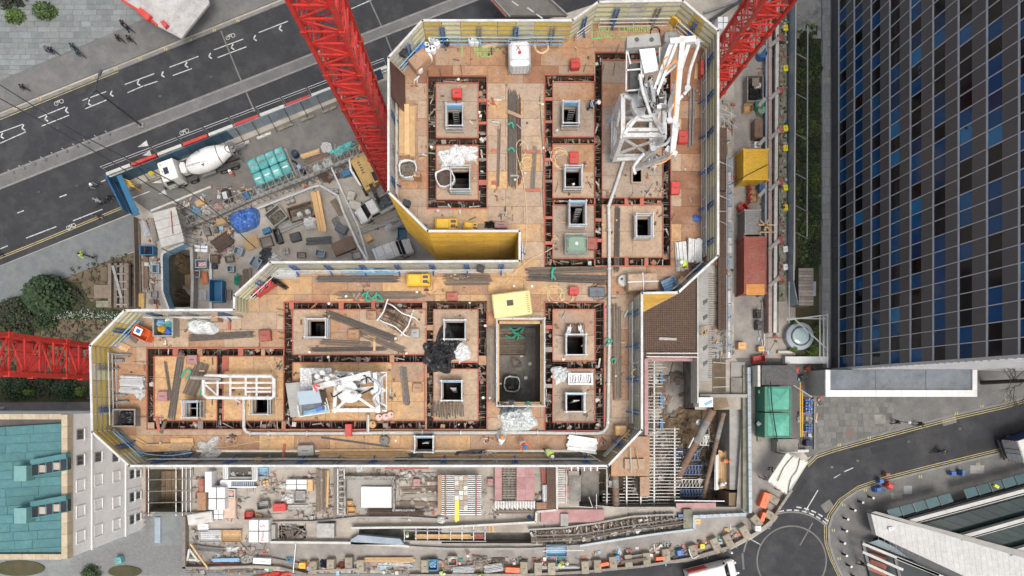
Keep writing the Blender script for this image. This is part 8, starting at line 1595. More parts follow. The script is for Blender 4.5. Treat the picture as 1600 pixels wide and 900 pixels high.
slabs('concrete_tile','upper grey concrete tile beside the pit fence','slab',rect(1142,566,1164,588),0,.2,'concrete');slabs('concrete_tile','lower grey concrete tile beside the pit fence','slab',rect(1142,590,1166,618),0,.3,'conc2');slabs('capping_beam','pale capping beam across the head of the props','beam',rect(1094,616,1168,621),0,.9,'concrete');slabs('sign_board','white board with blue print above the prop head','sign',rect(1092,621,1114,636),-.5,1.6,'white_box')
slabs('blue_print','blue printed band on the white prop head board','sign',[(1100,630),(1113,624),(1113,629),(1102,635)],1.601,1.62,'blue_light');slabs('well_cover','dark open well beside the pale wall','pit',rect(1113,560,1134,612),-.02,.05,'earth')
for k in rg(3):rope('tie_tube','white tube over the dark well, '+ORD[k],'tube',[(1114,[566,590,605][k]),(1140,[568,590,604][k])],1.2,.05,'galv2')
# aluminium falsework grid beside the south-east deck edge
r=T('falsework_grid','aluminium falsework grid in the pit beside the deck','falsework',1035,690,0);zf=-1.5;me=None
for i in rg(46):
 y=564+i*5.05;x1=1036 if y < 610 else (1034 if y < 665 else 1062);x1 += U_(-4,6)
 if i in (9,10,20):continue
 q=MB();q.bar(P(1012,y,zf),P(x1,y+U_(-.4,.4),zf),.075,.12);q.bd('joist',M('galv'),r,org=P(1012,y,zf))
for x,y0,y1 in ((1022,562,795),(1054,668,795)):q=MB();q.bar(P(x,y0,zf-.15),P(x,y1,zf-.15),.16,.2);q.bd('primary_beam',M('galv'),r)
for x in (1022,1054):
 for k in rg(8):y=575+k*28;p=P(x,y,zf-.3);q=MB();q.tube([p,(p.x,p.y,-5)],.07,6);q.bd('leg',M('galv'),r) if (x == 1022 or y > 670) else None
for i,y in enm([590,625,662]):gear('shutter_panel','blue edge panel in the falsework, '+['upper','middle','lower'][i],'panel',1034,y,-2.2,5,17,.6,0,'blue_box','tool')
r=T('falsework_grid','second aluminium grid below the brown platform','falsework',985,770,0)
for i in rg(12):y=742+i*5;q=MB();q.bar(P(942 if i > 5 else 974,y,zf),P(1012,y,zf),.075,.12);q.bd('joist',M('galv'),r,org=P(974,y,zf))
for x in (979,948,1001):q=MB();q.bar(P(x,728,zf+.3),P(x,800,zf+.3),.16,.2);q.bd('primary_beam',M('galv'),r)
for i,(a,b,c,d,z1,lb_,mt) in enm([(955,682,1015,744,.8,'brown plywood platform at the south-east corner of the deck','ply'),(1000,745,1015,776,.8,'narrow brown plywood tongue of the corner platform','ply'),(976,717,1007,733,1.2,'beige plywood block on the corner platform','ply_pale'),(1007,560,1013,680,.6,'long red-brown edge beam beside the falsework','pink_ply')]):
 r=T('plywood_platform',lb_,'platform',(a+c)/2,(b+d)/2,0);n=max(1,int((c-a)/18));m_=max(1,int((d-b)/32))
 for u in rg(n):
  for v in rg(m_):q=MB();q.px(rect(a+(c-a)*u/n+.15,b+(d-b)*v/m_+.15,a+(c-a)*(u+1)/n-.15,b+(d-b)*(v+1)/m_-.15),z1-.25,z1);q.bd('sheet',M(mt),r,org=P(a,b,z1))
 q=MB();q.px(rect(a+1,b+1,c-1,d-1),-1.2,z1-.26);q.bd('bearers',M('wood2'),r)
rope('pole','white tube lying on the corner platform','tube',[(985,700),(986,738)],1.3,.07,'galv2');rope('pole','thin batten on the corner platform','batten',[(994,700),(999,734)],1.3,.06,'timber')
def prop(lb_,x0,y0,z0,x1,y1,z1,r_):
 r=T('steel_prop',lb_,'steel prop',x1,y1,z1);q=MB();a,b=P(x0,y0,z0),P(x1,y1,z1);q.tube([a,b],r_,16);q.bd('tube',M('brown_pipe'),r,smo=False)
 for t in (.02,.33,.5,.66,.97):c=a.lerp(b,t);d=(b-a).normalized()*.08;q=MB();q.tube([c-d,c+d],r_*1.18,14);q.bd('collar',M('brown_pipe'),r)
 c=a.lerp(b,.2);d=(b-a)*.1;q=MB();q.tube([c-d,c+d],r_*1.02,16);q.bd('grey_sleeve',M('conc2'),r)
prop('thick raking steel prop crossing the pit',1114,640,.4,1030,802,-4,.44);prop('thinner raking steel prop right of the thick one',1131,644,.4,1098,778,-3,.26);prop('upright brown pipe prop below the brown platform',961,742,-.2,963,808,-.8,.40)
gear('prop_head','brown muddy concrete head joining the two raking props','block',1125,628,-.6,24,22,1.4,15,'mud','block');rope('level_staff','white staff lying on the thick prop','staff',[(1076,700),(1084,684)],.6,.07,'white_box')
for i,(x,y,w_,h_) in enm([(1085,715,40,14),(1087,738,40,14),(1087,760,42,12),(1092,775,36,10)]):truss('blue_trestle','blue trestle scaffold in the pit, '+ORD[i]+' row from the top','scaffold',x-w_/2,y,x+w_/2,y,h_,-2.6,2.2,['blue_steel','blue_steel','galv','blue_steel'][i],8)
truss('white_scaffold','white scaffold cage beside the thinner prop','scaffold',1100,690,1114,690,14,-1.5,1.5,'galv2',3);bundle('timber_platform','golden timber platform boards east of the blue trestles',1132,704,1132,764,20,-1.8,6,'timber','plank',3,cat='boards');bundle('white_trays','white trays along the timber platform',1119,710,1119,766,6,-1.8,3,'white_metal','beam',2,cat='trays')
bundle('rust_pile','rusty timber frames in the muddy pit floor',1067,650,1080,652,12,-4.9,4,'rust_red','plank',4,cat='timber');drape('mud_heap','muddy mound below the prop head','spoil heap',1072,668,-4.98,52,60,1.0,10,'mud',101,2.2,.4);drape('mud_heap','grey-brown concrete spill in the pit centre','spoil heap',1062,620,-4.98,50,70,.4,0,'haul_road',102,3,.2);drum('grey oval tub beside the raking prop',1091,660,-1.5,.4,.5,'galv2',None,'tub','tub')
for k in rg(3):bundle('rusty_pipe',['left','middle','right'][k]+' one of three long rusty pipes along the pit wall',1076+k*4,562,1076+k*4,626,3,-3.5,1,['wood3','brown_pipe','wood2'][k],'tube',1,cat='pipe',th=.16)
strips('guard_rail','white guard rails above the pit head','guard rail',[(1010,552),(1092,552)],3.4,1.4,.1,'galv2');strips('guard_rail','second guard rail above the pit head','guard rail',[(1010,557),(1092,558)],2.6,1.4,.1,'galv2');bundle('edge_boards','brick red boards at the foot of the slab mesh',1010,561,1092,561,7,1.2,3,'pink_ply','plank',1,cat='boards');bundle('steel_channel','grey channel lying on the red slab mesh',1028,529,1058,530,4,2.3,1,'galv','plank',2,cat='channel');truss('timber_ladder','small yellow ladder frame on the slab mesh','frame',1084,520,1096,520,12,3.0,.6,'timber',2)
for i,(x,y) in enm([(1139,861),(1144,876),(1149,892)]):drum('red and white traffic post '+['nearest the barrier','middle','lowest'][i]+' of three in front of the white van',x,y,.01,.12,1.0,'white_box','red and white traffic posts','traffic_post','post','red1')
gear('white_box','white square box on the road beside the roundabout','box',1185,826,.02,9,8,1.0,0,'white_box','tool')
# SOUTH YARD
sheet('yard_slab',[(300,728),(880,728),(880,815),(700,820),(300,818)],.010,'concrete_ground')
SG=[('container','small white cabin at the upper left of the south yard','cabinet',325,753,10,31,1.8,0,'white_box','tool'),('white_pack','large white insulation pack in the south yard','pack',338,779,26,36,1.9,0,'white_box','wrapped'),('white_pack','small white pack below the large one','pack',341,804,15,15,.9,0,'white_box','wrapped'),('white_pack','grey-white sheeted pack at the yard edge','pack',312,810,38,17,1.0,8,'white2','tool'),('white_pack','little white box below the sheeted pack','pack',317,823,16,9,.6,0,'white_box','tool'),
 ('wood_box','rust brown sheet stack left of the large white pack','stack',315,783,13,28,.8,0,'ply','sheets'),('wood_box','dark maroon box under the small cabin','box',314,758,8,20,.7,0,'rust_red','tool'),('pallet_load','pink timber pallet with grid right of the white pack','pallet',359,794,17,31,.7,0,'pale_pink' if M('pale_pink',(.6,.45,.36),(.48,.33,.26),s=3) else '','sheets'),('bin','bin of rags above the pink pallet','bin',359,771,16,12,.8,0,'white2','bin'),
 ('trestle','blue folding trestles under the south screen','trestle',410,738,15,14,.7,0,'blue_light','crate'),('crate','cardboard box in the south yard','box',415,755,10,9,.5,10,'timber','wrapped'),('white_roll','long white wrapped roll with brown end','roll',463,757,33,16,1.0,0,'white_box','wrapped'),('crate','brown crate end of the white roll','crate',484,758,8,18,1.0,0,'timber','sheets'),('metal_frame','grey steel frame with tan plate below the roll','frame',468,777,17,18,.7,0,'galv','crate'),
 ('crate','grey slatted stillage in the south yard','stillage',410,790,18,12,1.1,8,'galv','crate'),('tool_box','bright red box beside the grey beam','tool box',436,793,20,12,1.0,3,'red1','tool'),('frame','red tube frame near the strapped blocks','frame',388,806,13,12,.7,0,'red1','crate'),('crate','brown cardboard lid by the red frame','box',404,806,10,6,.4,-15,'timber','tool'),
 ('white_blocks','white strapped blocks with red printing','pack',404,830,31,36,1.8,0,'white_box','wrapped'),('crate','timber grid tray south of the sheeted pack','tray',361,838,30,18,.5,0,'timber','crate'),('frame','white framed tray of offcuts beside the timber grid','tray',328,838,34,18,.5,0,'galv2','crate'),('white_box','white box at the bottom hoarding','box',409,877,27,9,.8,-3,'white_box','tool'),('orange_barrel','orange box at the bottom hoarding','box',472,884,10,9,.9,0,'yel1','tool'),
 ('crate','small stepped timber crate in the concrete frame corner, upper','crate',546,788,8,10,.7,0,'wood4','crate'),('crate','wider timber crate in the concrete frame corner, lower','crate',549,798,12,9,.7,0,'wood4','crate'),('tool_box','pink box among the dark sleepers','tool box',651,754,11,11,.6,0,'pink_ply','tool'),('tool_box','pink box right of the joist table','tool box',766,753,9,10,.6,0,'pink_ply','tool'),('plate','grey angled plate on the dark sleepers','plate',659,776,20,6,.2,-38,'galv','sheets'),
 ('trolley','blue flat trolley frame on the haul road','trolley',870,861,32,18,.8,0,'blue_light','crate'),('crate','wire cage box by the bottom hoarding','cage',707,877,13,14,1.0,0,'galv','crate'),('blue_skip','blue cage of fittings by the bottom hoarding','cage',676,883,15,16,1.0,0,'blue_box','bin'),('orange_box','small orange box at the fence corner','box',1090,815,9,8,.6,0,'wood4','tool'),
 ('hose_reel','yellow reel by the street blocks','reel',1098,854,7,7,.6,0,'sign_yellow','tool'),('pump','blue and white pump by the street blocks','pump',1064,864,13,11,.8,10,'blue_drum','machine'),('tool_box','blue barrel box by the street blocks, left','box',965,872,7,8,.8,0,'blue_drum','tool'),('red_box','dark red box beside the yellow reel','box',1086,855,8,6,.6,20,'red1','tool'),('tool_box','grey box with blue lid near the pit corner','box',1064,807,8,7,.6,0,'blue_drum','tool')]
for g_ in SG:
 if g_[5] < 3:continue
 nm,lb_,ct,x,y,L_,W_,H_,rt,mt,st_=g_;rr=gear(nm,lb_,ct,x,y,0,L_,W_,H_,rt,mt,st_)
 if nm == 'white_blocks':
  rd=M('red_wrap');txt('S',.7,rd,'lettering',rr,(.45,.55,1.82),(0,0,radians(90)));txt('Msan',.5,rd,'lettering',rr,(.45,-.55,1.82),(0,0,radians(90)))
 if 'bin of rags' in lb_:fill(rr,.9,.7,.5,.4,'pink_tub',9)
 if 'blue cage' in lb_:fill(rr,.9,.9,.5,.4,'blue_light',9)
for (nm,lb_,x0,y0,x1,y1,w_,z,n,mt,sh,la,ct) in [('timber_pile','dark sleepers with green ties under the south screen',499,733,499,798,10,.1,3,'wood2','plank',3,'timber'),('timber_pile','second dark plank run right of the sleepers',508,733,507,798,7,.1,2,'wood2','plank',3,'timber'),('timber_pile','pale timber in the dark sleepers',513,733,512,792,3,.3,1,'wood4','plank',3,'timber'),
 ('steel_beam','tall upright-looking beam with yellow edge dividing the yard',525,730,525,808,6,.4,2,'wood3','plank',3,'beam'),('rebar_bundle','rusty maroon beam below the south screen',596,731,673,731,4,.2,2,'rust_red','plank',1,'beam'),('sleeper_pile','dark sleepers west of the joist table, first row',664,749,700,749,7,.1,3,'wood2','plank',3,'timber'),('sleeper_pile','dark sleepers west of the joist table, second row',626,765,686,763,7,.1,3,'wood2','plank',2,'timber'),
 ('sleeper_pile','dark sleepers west of the joist table, third row',627,776,686,772,8,.1,4,'wood3','plank',2,'timber'),('sleeper_pile','dark sleepers west of the joist table, fourth row',622,786,684,788,8,.1,3,'wood2','plank',2,'timber'),('rebar_bundle','row of bent bars below the white sheet',572,800,664,800,10,.3,6,'rebar','bar',2,'bars'),('tube_pile','grey beam beside the red box',450,792,482,792,7,.2,2,'galv','plank',2,'beam'),
 ('tube_pile','grey scaffold frames along the south-west hoarding',300,855,352,860,9,.2,5,'galv','tube',2,'tubes'),('tube_pile','blue tubes along the south-west hoarding',332,875,376,874,6,.3,6,'blue_light','tube',2,'tubes'),('tube_pile','dark red tubes under the blue ones',330,880,376,881,3,.2,3,'rust_red','tube',1,'tubes'),('timber_pile','broken boards beside the white box',425,876,468,885,10,.2,5,'wood3','plank',3,'timber'),
 ('timber_pile','golden boards of the trench footbridge, west',648,838,738,838,7,-.3,3,'wood4','plank',2,'timber'),('timber_pile','red-brown end boards of the trench footbridge',738,838,757,838,7,-.3,3,'rust_red','plank',2,'timber'),('yellow_board','yellow board standing on the joist table',714,781,714,815,6,1.6,2,'sign_yellow','plank',2,'board'),('tube_pile','silver tubes on the brown mesh',851,757,851,784,8,.6,6,'galv2','tube',2,'tubes'),
 ('tube_pile','rusty long tubes above the silver tubes',848,730,850,757,6,.5,4,'rust_red','tube',1,'tubes'),('tube_pile','aluminium frames at the bottom hoarding, left',707,891,742,889,12,.4,6,'galv2','tube',2,'frames'),('tube_pile','aluminium frames at the bottom hoarding, right',756,890,786,885,14,.4,6,'galv2','tube',2,'frames'),('tube_pile','steel tubes beside the barrow pair',843,886,905,886,5,.3,4,'galv2','tube',2,'tubes'),
 ('timber_pile','long flat-topped timber box at the bottom hoarding',571,874,648,874,7,.3,2,'timber','plank',3,'timber'),('tube_pile','grey tarpaulin tubes inside the long flat box',590,882,645,881,6,.2,3,'white2','tube',1,'tubes'),('timber_pile','planks leaning between two street blocks',984,871,1006,868,6,.6,3,'wood3','plank',2,'timber'),('timber_pile','curved grey boards behind the street blocks',1085,862,1116,850,6,.3,4,'wood3','plank',2,'timber'),
 ('grey_slabs','grey concrete slab standing at the pit edge, long',897,740,897,784,17,.1,1,'conc2','plank',4,'slab'),('grey_slabs','maroon plates below the brown mesh',872,768,892,768,18,.1,2,'pink_ply','plank',2,'plates')]:
 bundle(nm,lb_,x0,y0,x1,y1,w_,z,n,mt,sh,la,1.2,cat=ct,th=.12 if sh in ('bar','tube') else None)
for s_ in [('white_bag','white bags below the white roll','bags',449,779,22,17,.7,0,'cloth',111,2.2,.4),('white_roll','pointed white wrap at the tip of the roll','wrap',441,758,17,10,.7,0,'cloth',112,2.2,.4),('white_bag','white rags near the scaffold frames','bag',361,858,19,11,.5,0,'cloth',113,2.2,.5),('white_bag','white sacks by the blue tubes','sacks',384,875,18,15,.7,0,'white2',114,3,.3),('blue_cloth','blue bag at the bottom hoarding','bag',452,875,14,9,.7,0,'blue_light',115,2.4,.4),
 ('white_bag','white bag with black print under the south screen','bag',562,732,14,14,.7,0,'cloth',116,2.4,.2),('white_bag','white tub with blue lining below the joist table','tub',689,812,15,14,.8,0,'cloth',117,2.4,.2),('cover','pale crumpled cover inside the long flat box','cover',612,879,40,9,.5,0,'white2',118,3,.4),('dark_bag','dark bags behind the blocks','bags',508,881,18,14,.7,0,'navy',119,2.4,.4),('red_cloth','red bags behind the blocks','bags',537,883,15,12,.6,0,'rust_red',120,2.4,.4),
 ('white_bag','translucent sack in the eastern pit','sack',941,771,12,12,.9,0,'clear_sheet',121,2.4,.3),('debris','heap of broken timber and tube near the wire cage','debris',752,878,34,18,.8,-20,'wood3',122,2,.6),('red_net','red safety net along the bottom edge','netting',425,900,70,10,.5,5,'red1',123,3,.5),('debris','dark rubble behind the aluminium frames','debris',780,876,30,12,.4,0,'rubble',124,2,.5),('blue_cloth','blue cloth on the pink deck corner','cloth',827,808,7,6,.4,0,'blue_drum',125,2,.4),('debris','dark rubble patch along the bottom west hoarding','debris',380,892,70,8,.3,0,'rubble',126,3,.5)]:
 nm,lb_,ct,x,y,L_,W_,H_,rt,mt,sd__,pw,ed=s_;drape(nm,lb_,ct,x,y,-4.9 if 'pit' in lb_ else 0,L_,W_,H_,rt,mt,sd__,pw,ed)
# lift opening with white flanks, white stair
r=T('lift_opening','dark lift opening with white stacked flanks under the south screen','opening',376,738,0);q=MB();q.px(rect(360,728,392,745),0,.03);q.bd('pit',M('dark'),r)
for k in rg(3):q=MB();q.px(rect(348+k*3,728,350.4+k*3,749),0,1.0-k*.1);q.bd('panel',M('galv2'),r);q=MB();q.px(rect(394+k*3,728,396.4+k*3,750),0,1.0-k*.1);q.bd('panel',M('galv2'),r)
q=MB();q.px(rect(358,745,394,748),0,.5);q.bd('kerb',M('concrete'),r)
r=T('white_stair','white slatted stair unit lying below the lift opening','stair',374,755,0)
for k in rg(12):q=MB();q.px(rect(362+k*3,751,363.8+k*3,760),.3,.6);q.bd('tread',M('blue_grey'),r)
for y0 in (750,760):q=MB();q.px(rect(346,y0,401,y0+2),.1,.75);q.bd('stringer',M('white_box'),r)
q=MB();q.px(rect(344,751,361,760),.1,.7);q.bd('landing',M('white_box'),r)
# west pit scaffold
r=T('pit_scaffold','scaffold tubes standing in the brown pit beside the stone building','scaffold',265,768,0)
for x in (228,232,275,285,291,298):q=MB();q.tube([P(x,728,.5),P(x,806,.5)],.05,5);q.bd('ledger',M('galv2') if x != 228 else M('rust_red'),r)
for y in (750,768,786,803):q=MB();q.tube([P(226,y,.7),P(306,y-2,.7)],.05,5);q.bd('ledger',M('galv'),r)
for x in (228,275,298):
 for y in (734,768,803):p=P(x,y,.8);q=MB();q.tube([p,(p.x,p.y,-4)],.05,5);q.bd('standard',M('galv'),r)
for k in rg(8):q=MB();q.px(rect(284+k*2.2,734,285.9+k*2.2,798),-.3,-.1);q.bd('board',M('wood3'),r)
r=T('pit_boards','stained brown shutter boards on the floor of the west pit','boards',250,768,0)
for k in rg(5):q=MB();q.px(rect(230+k*9.5,736,238.8+k*9.5,797),-3.95,-3.8);q.bd('board',M('mud'),r,org=P(230+k*9.5,736,-3.9))
strips('steel_sheet','blue-grey steel panel beside the black pit','panel',[(247,808),(247,848)],.3,9,.3,'blue_grey')
strips('timber_hoarding','timber hoarding strip at the south-west site corner','hoarding',[(290,806),(290,887)],1.0,5,1.0,'wood3');strips('timber_hoarding','timber hoarding strip along the bottom west','hoarding',[(288,886),(330,886),(400,884),(440,886),(480,896)],1.0,4,1.0,'wood3');strips('timber_raker','long timber raker in the south-west corner','timber',[(298,850),(325,888)],1.4,2.5,.2,'timber'); 
for i,pp in enm([[(296,858),(293,876)],[(296,858),(311,878)],[(294,874),(312,876)]]):strips('timber_trestle','white A-frame leg in the south-west corner, '+['left','right','base'][i],'frame',pp,.9,3,.2,'white2')
# concrete frame square with white sheet
for i,(a,b,c,d,lb_) in enm([(539,744,617,748,'north wall of the square concrete frame'),(613,748.4,617,799,'east wall of the square concrete frame'),(617.4,796,648,799,'low east return of the square concrete frame'),(537,748.4,540,803,'west wall of the square concrete frame')]):
 slabs('concrete_upstand',lb_,'wall',rect(a,b,c,d),.012,1.0,'concrete');r=T('starter_bars','dark starter bars on the '+lb_,'rebar',(a+c)/2,(b+d)/2,0);n=int(max(c-a,d-b)/2.4);me=mesh_of(MB().tube([(0,0,0),(.04,.02,.5)],.03,4),'bar',M('rebar'))
 for k in rg(n):t=(k+.5)/n;p=P(a+(c-a)*t if c-a > d-b else (a+c)/2+R.choice((-1.6,1.6)),b+(d-b)*t if d-b > c-a else (b+d)/2+R.choice((-1.6,1.6)),1.0)-r.location;piece('bar',me,r,p,(U_(-.3,.3),U_(-.3,.3),0))
slabs('frame_slab','smooth grey slab inside the square concrete frame','slab',rect(541,749,612,802),.012,.06,'slab_smooth' if M('slab_smooth',(.34,.32,.29),(.28,.265,.24),s=.4,st=(.24,.225,.2),ss=.3) else '');gear('white_board','large white sheet stack inside the square concrete frame','sheets',588,777,.06,47,32,.5,0,'white_box','sheets')
r=T('ladder_scaffold','narrow ladder-like scaffold left of the concrete frame','scaffold',534,768,0)
for k in rg(9):q=MB();q.bar(P(528,734+k*8.6,.9),P(538,734+k*8.6,.9),.12);q.bd('rung',M('galv'),r)
for x in (528,538):q=MB();q.bar(P(x,732,.9),P(x,804,.9),.12);q.bd('rail',M('galv2'),r)
# joist table
r=T('joist_table','falsework table of white and blue joists with timber edge','falsework',719,774,0)
for k in rg(21):y=743.5+k*3.0;q=MB();q.bar(P(690,y,1.6),P(752,y,1.6),.1,.15);q.bd('joist',M('white_metal') if k % 4 else M('galv2'),r,org=P(690,y,1.6))
for k in rg(20):y=745+k*3.0;q=MB();q.bar(P(691,y,1.3),P(751,y,1.3),.1,.1);q.bd('blue_joist',M('navy_joist',(.03,.05,.16),r=.5),r,org=P(691,y,1.3))
q=MB();q.px(rect(684,742,690,803),.9,1.8);q.bd('edge_board',M('ply'),r)
for x in (696,744):q=MB();q.bar(P(x,742,1.75),P(x,806,1.75),.14);q.bd('cross_beam',M('rust_red'),r)
for j,x in enm((710.5,717.5,724.5)):
 for k in rg(7 if j else 5):q=MB();q.px(rect(x,744+k*7.6,x+6,751+k*7.6),1.7,1.78);q.bd('panel',M(['screen_grey','white2','ply_pale','concrete'][(j+k)%4]),r,org=P(x,744+k*7.6,1.7))
for x in (694,719,748):
 for y in (746,774,800):p=P(x,y,1.2);q=MB();q.tube([p,(p.x,p.y,0)],.07,6);q.bd('leg',M('galv'),r)
# pink plywood decks
for i,(a,b,c,d,lb_) in enm([(773,728,784,782,'narrow pink plywood deck under the south screen'),(807,728,835,782,'wide pink plywood deck under the south screen')]):
 r=T('plywood_deck',lb_,'formwork',(a+c)/2,(b+d)/2,0);n=max(1,round((c-a)/14))
 for u in rg(n):
  for v in rg(3):q=MB();q.px(rect(a+(c-a)*u/n+.1,b+(d-b)*v/3+.1,a+(c-a)*(u+1)/n-.1,b+(d-b)*(v+1)/3-.1),.9,1.0);q.bd('sheet',M('pink_ply'),r,org=P(a,b,1))
 q=MB();q.px(rect(a+1,b+1,c-1,d-1),0,.89);q.bd('support',M('wood2'),r)
r=T('ladder_mesh','brown stepped mesh between the pink decks','formwork',796,756,0)
for k in rg(15):q=MB();q.bar(P(785,731+k*3.9,.6),P(806,731+k*3.9,.6),.12);q.bd('bar',M('wood3'),r,org=P(785,731+k*3.9,.6))
for x in (787,793,799,805):q=MB();q.bar(P(x,728,.5),P(x,790,.5),.1);q.bd('runner',M('wood2'),r)
r=T('joist_ends','row of pale joist ends below the pink decks','falsework',805,790,0)
for k in rg(26):q=MB();x=774+k*2.45;q.bar(P(x,783,1.0),P(x,794+(k%3),1.0),.09,.15);q.bd('joist',M('galv2') if k % 3 else M('white_metal'),r,org=P(x,783,1))
bundle('edge_timber','brown edge timber below the joist ends',774,799,833,799,7,.4,3,'wood2','plank',2,cat='timber');meshmat('slab_reinforcement','brown reinforced strip right of the pink decks',855,728,868,796,.9,2.4,3,'rust_bar','mesh_base',.05);slabs('brown_deck','brown plywood corner deck with joist ends','platform',rect(838,785,868,796),0,.8,'ply_dark')
# guard rails and walls stepping across the yard
strips('white_rail','white edge rail stepping round the pink decks','rail',[(869.5,728),(870,796),(838,799),(837,815),(765,819),(690,823),(640,823),(550,824)],1.0,3.2,.8,'white2');strips('trench_wall','grey concrete trench wall, north side','wall',[(423,816),(490,815),(560,806+2),(640,808),(700,820-8)],.5,3,.5,'concrete');strips('trench_wall','cream painted trench wall, south side','wall',[(424,846),(545,847),(633,852),(640,853)],.9,3.5,.9,'white2')
strips('trench_wall','light kerb along the haul road, west','wall',[(640,854),(700,857),(830,857),(905,852)],.4,3,.4,'concrete');strips('trench_wall','pale blue kerb along the curved trench','wall',[(905,852),(960,843),(1020,834),(1083,826)],.8,3.2,.8,'fence_blue');strips('trench_wall','short pale blue kerb linking to the pit fence','wall',[(1083,826),(1083,806)],.8,4,.8,'fence_blue')
strips('trench_wall','grey wall head above the curved trench','wall',[(826,827),(880,824),(930,817),(990,806),(1054,803)],.7,2.5,.5,'concrete');slabs('grey_hood','long grey sheet hood over the trench','hood',[(548,843),(560,836),(625,842),(632,851),(548,851)],0,.9,'blue_grey');slabs('trench_floor','maroon steel plates in the trench by the white rail','plates',rect(845,796,944,816),-.1,.5,'pink_ply');slabs('trench_floor','grey slab standing in the trench mouth','slab',rect(876,803,888,822),0,.9,'concrete')
slabs('trench_floor','dark muddy floor of the curved trench','trench',[(828,829),(880,826),(990,809),(1060,806),(1080,822),(1020,832),(905,849),(830,850)],.0,.04,'earth')
r=T('trench_braces','rusty braces and rails filling the curved trench','bracing',950,830,0)
for k in rg(26):t=k/25;x=835+t*225;y=842-t*30;q=MB();q.bar(P(x,y-9,.5),P(x+U_(-3,8),y+6,.4),.16);q.bd('brace',M(['wood3','brown_pipe','wood2'][k%3]),r,org=P(x,y,.5))
for o_ in (-3,2,6):q=MB();q.tube([P(832,840+o_,.7),P(905,838+o_,.7),P(1000,822+o_,.7),P(1072,812+o_,.7)],.07,5);q.bd('rail',M('galv') if o_ != 2 else M('wood2'),r)
for k in rg(7):x=845+k*30;y=842-k*3.6;q=MB();q.px([(x,y),(x+22,y-3),(x+22,y),(x,y+3)],.3,.42);q.bd('board',M('wood2'),r)
r=T('trench_braces','grey bracing in the western trench','bracing',500,830,0)
for k in rg(9):x=440+k*12;q=MB();q.bar(P(x,822,-.2),P(x+10,841,-.6),.14);q.bd('brace',M('wood3'),r)
r=T('walkway_scaffold','scaffold footbridge posts along the middle trench','scaffold',690,836,0)
for k in rg(8):x=632+k*18;q=MB();q.bar(P(x,823,.7),P(x,846,.7),.1);q.bd('transom',M('galv'),r)
for y in (829,845):q=MB();q.tube([P(630,y,.9),P(760,y+1,.9)],.05,5);q.bd('rail',M('galv2'),r)
bundle('steps','yellow ladder at the east end of the trench footbridge',767,820,768,832,8,.3,3,'timber','plank',1,cat='ladder');slabs('spoil_plate','grey plate pile between trench and yard','plates',rect(495,818,522,840),0,1.2,'galv');slabs('yard_wall','grey upright wall at the trench west end','wall',rect(424,820,430,842),0,1.0,'concrete')
# eastern pit furniture
for i,(a,b,c,d,z1,lb_,mt) in enm([(908,730,936,788,-3.2,'tall grey slab in the eastern pit','conc2'),(888,736,905,742,.4,'row of stubs above the eastern pit','wood3'),(940,775,975,790,-3.6,'dark ledge in the eastern pit','iron')]):slabs('pit_slab',lb_,'slab',rect(a,b,c,d),-4.95,z1,mt)
r=T('pit_rails','white rails around the eastern pit','guard rail',950,760,0)
for pp in ([(885,736),(885,790)],[(885,790),(926,793)],[(926,793),(920,776)],[(932,772),(932,795)],[(948,728),(948,780)],[(905,732),(948,732)],[(930,790),(1008,796)]):q=MB();q.tube([P(*pp[0],.8),P(*pp[1],.8)],.05,6);q.bd('rail',M('galv'),r)
for k in rg(20):q=MB();y=734+k*2.7;q.bar(P(871,y,.7),P(883,y,.7),.09);q.bd('rung',M('galv'),r)
for k in rg(10):q=MB();x=888+k*5;q.bar(P(x,729,.9),P(x,736,.9),.12);q.bd('stub',M('white_metal') if k % 2 else M('rust_red'),r)
strips('steel_tray','maroon waling beams beside the pit fence','beam',[(1056,790),(1118,789)],.2,8,.3,'pink_ply');strips('white_rail','white rail above the maroon waling','rail',[(1054,782),(1132,783)],.9,1.4,.1,'galv2');slabs('mossy_wall','mossy stone wall at the pit corner','wall',rect(1068,796,1082,826),0,.7,'conc3')
# street blocks
blk=Proto(lambda:(lambda r:(chbox_obj(r),r)[1])(T('concrete_block','x','block',0,0,0)))
def chbox_obj(r):
 q=MB();n=[(-.5,-.75),(.5,-.75),(.5,.75),(-.5,.75)];q.add([(a*1.0,b,0) for a,b in n]+[(a*.8,b*.92,.9) for a,b in n],[[0,1,5,4],[1,2,6,5],[2,3,7,6],[3,0,4,7],[4,5,6,7],[3,2,1,0]]);q.bd('body',M('block_stone',(.33,.29,.22),(.25,.21,.16),s=3,r=.9,rand=.15,st=(.14,.13,.09),ss=1.2,b=.3),r,lc=1)
 q=MB();q.tube([(-.12,0,.88),(-.1,0,1.0),(.1,0,1.0),(.12,0,.88)],.02,5);q.bd('lifting_eye',M('rebar'),r,lc=1)
for i,(x,y,rt) in enm([(492,884,0),(519,881,0),(547,878,0),(565,882,0),(665,882,0),(818,885,0),(840,886,0),(861,886,0),(913,884,3),(932,882,3),(956,877,5),(980,874,5),(1008,871,5),(1038,865,8),(1080,859,15),(1114,848,25),(1134,842,28),(1160,829,30),(1178,812,40),(1200,790+14,55),(1203,778,60)]):
 blk(x,y,0,radians(rt),'stone coloured kerb block along the street hoarding, '+ORD[i]+' from the left','concrete blocks along the street hoarding')
strips('timber_hoarding','weathered timber edge of the street hoarding','hoarding',[(640,898),(820,897),(905,893),(1000,884),(1075,872),(1140,853),(1180,832),(1205,812),(1215,795),(1235,765)],.8,4,.8,'wood3');strips('timber_rail','rail timbers on the kerb blocks','rail',[(970,878),(1010,873)],1.1,4,.2,'wood2');strips('timber_rail','long rail behind the first blocks','rail',[(490,892),(560,889)],1.0,3,.2,'wood3')
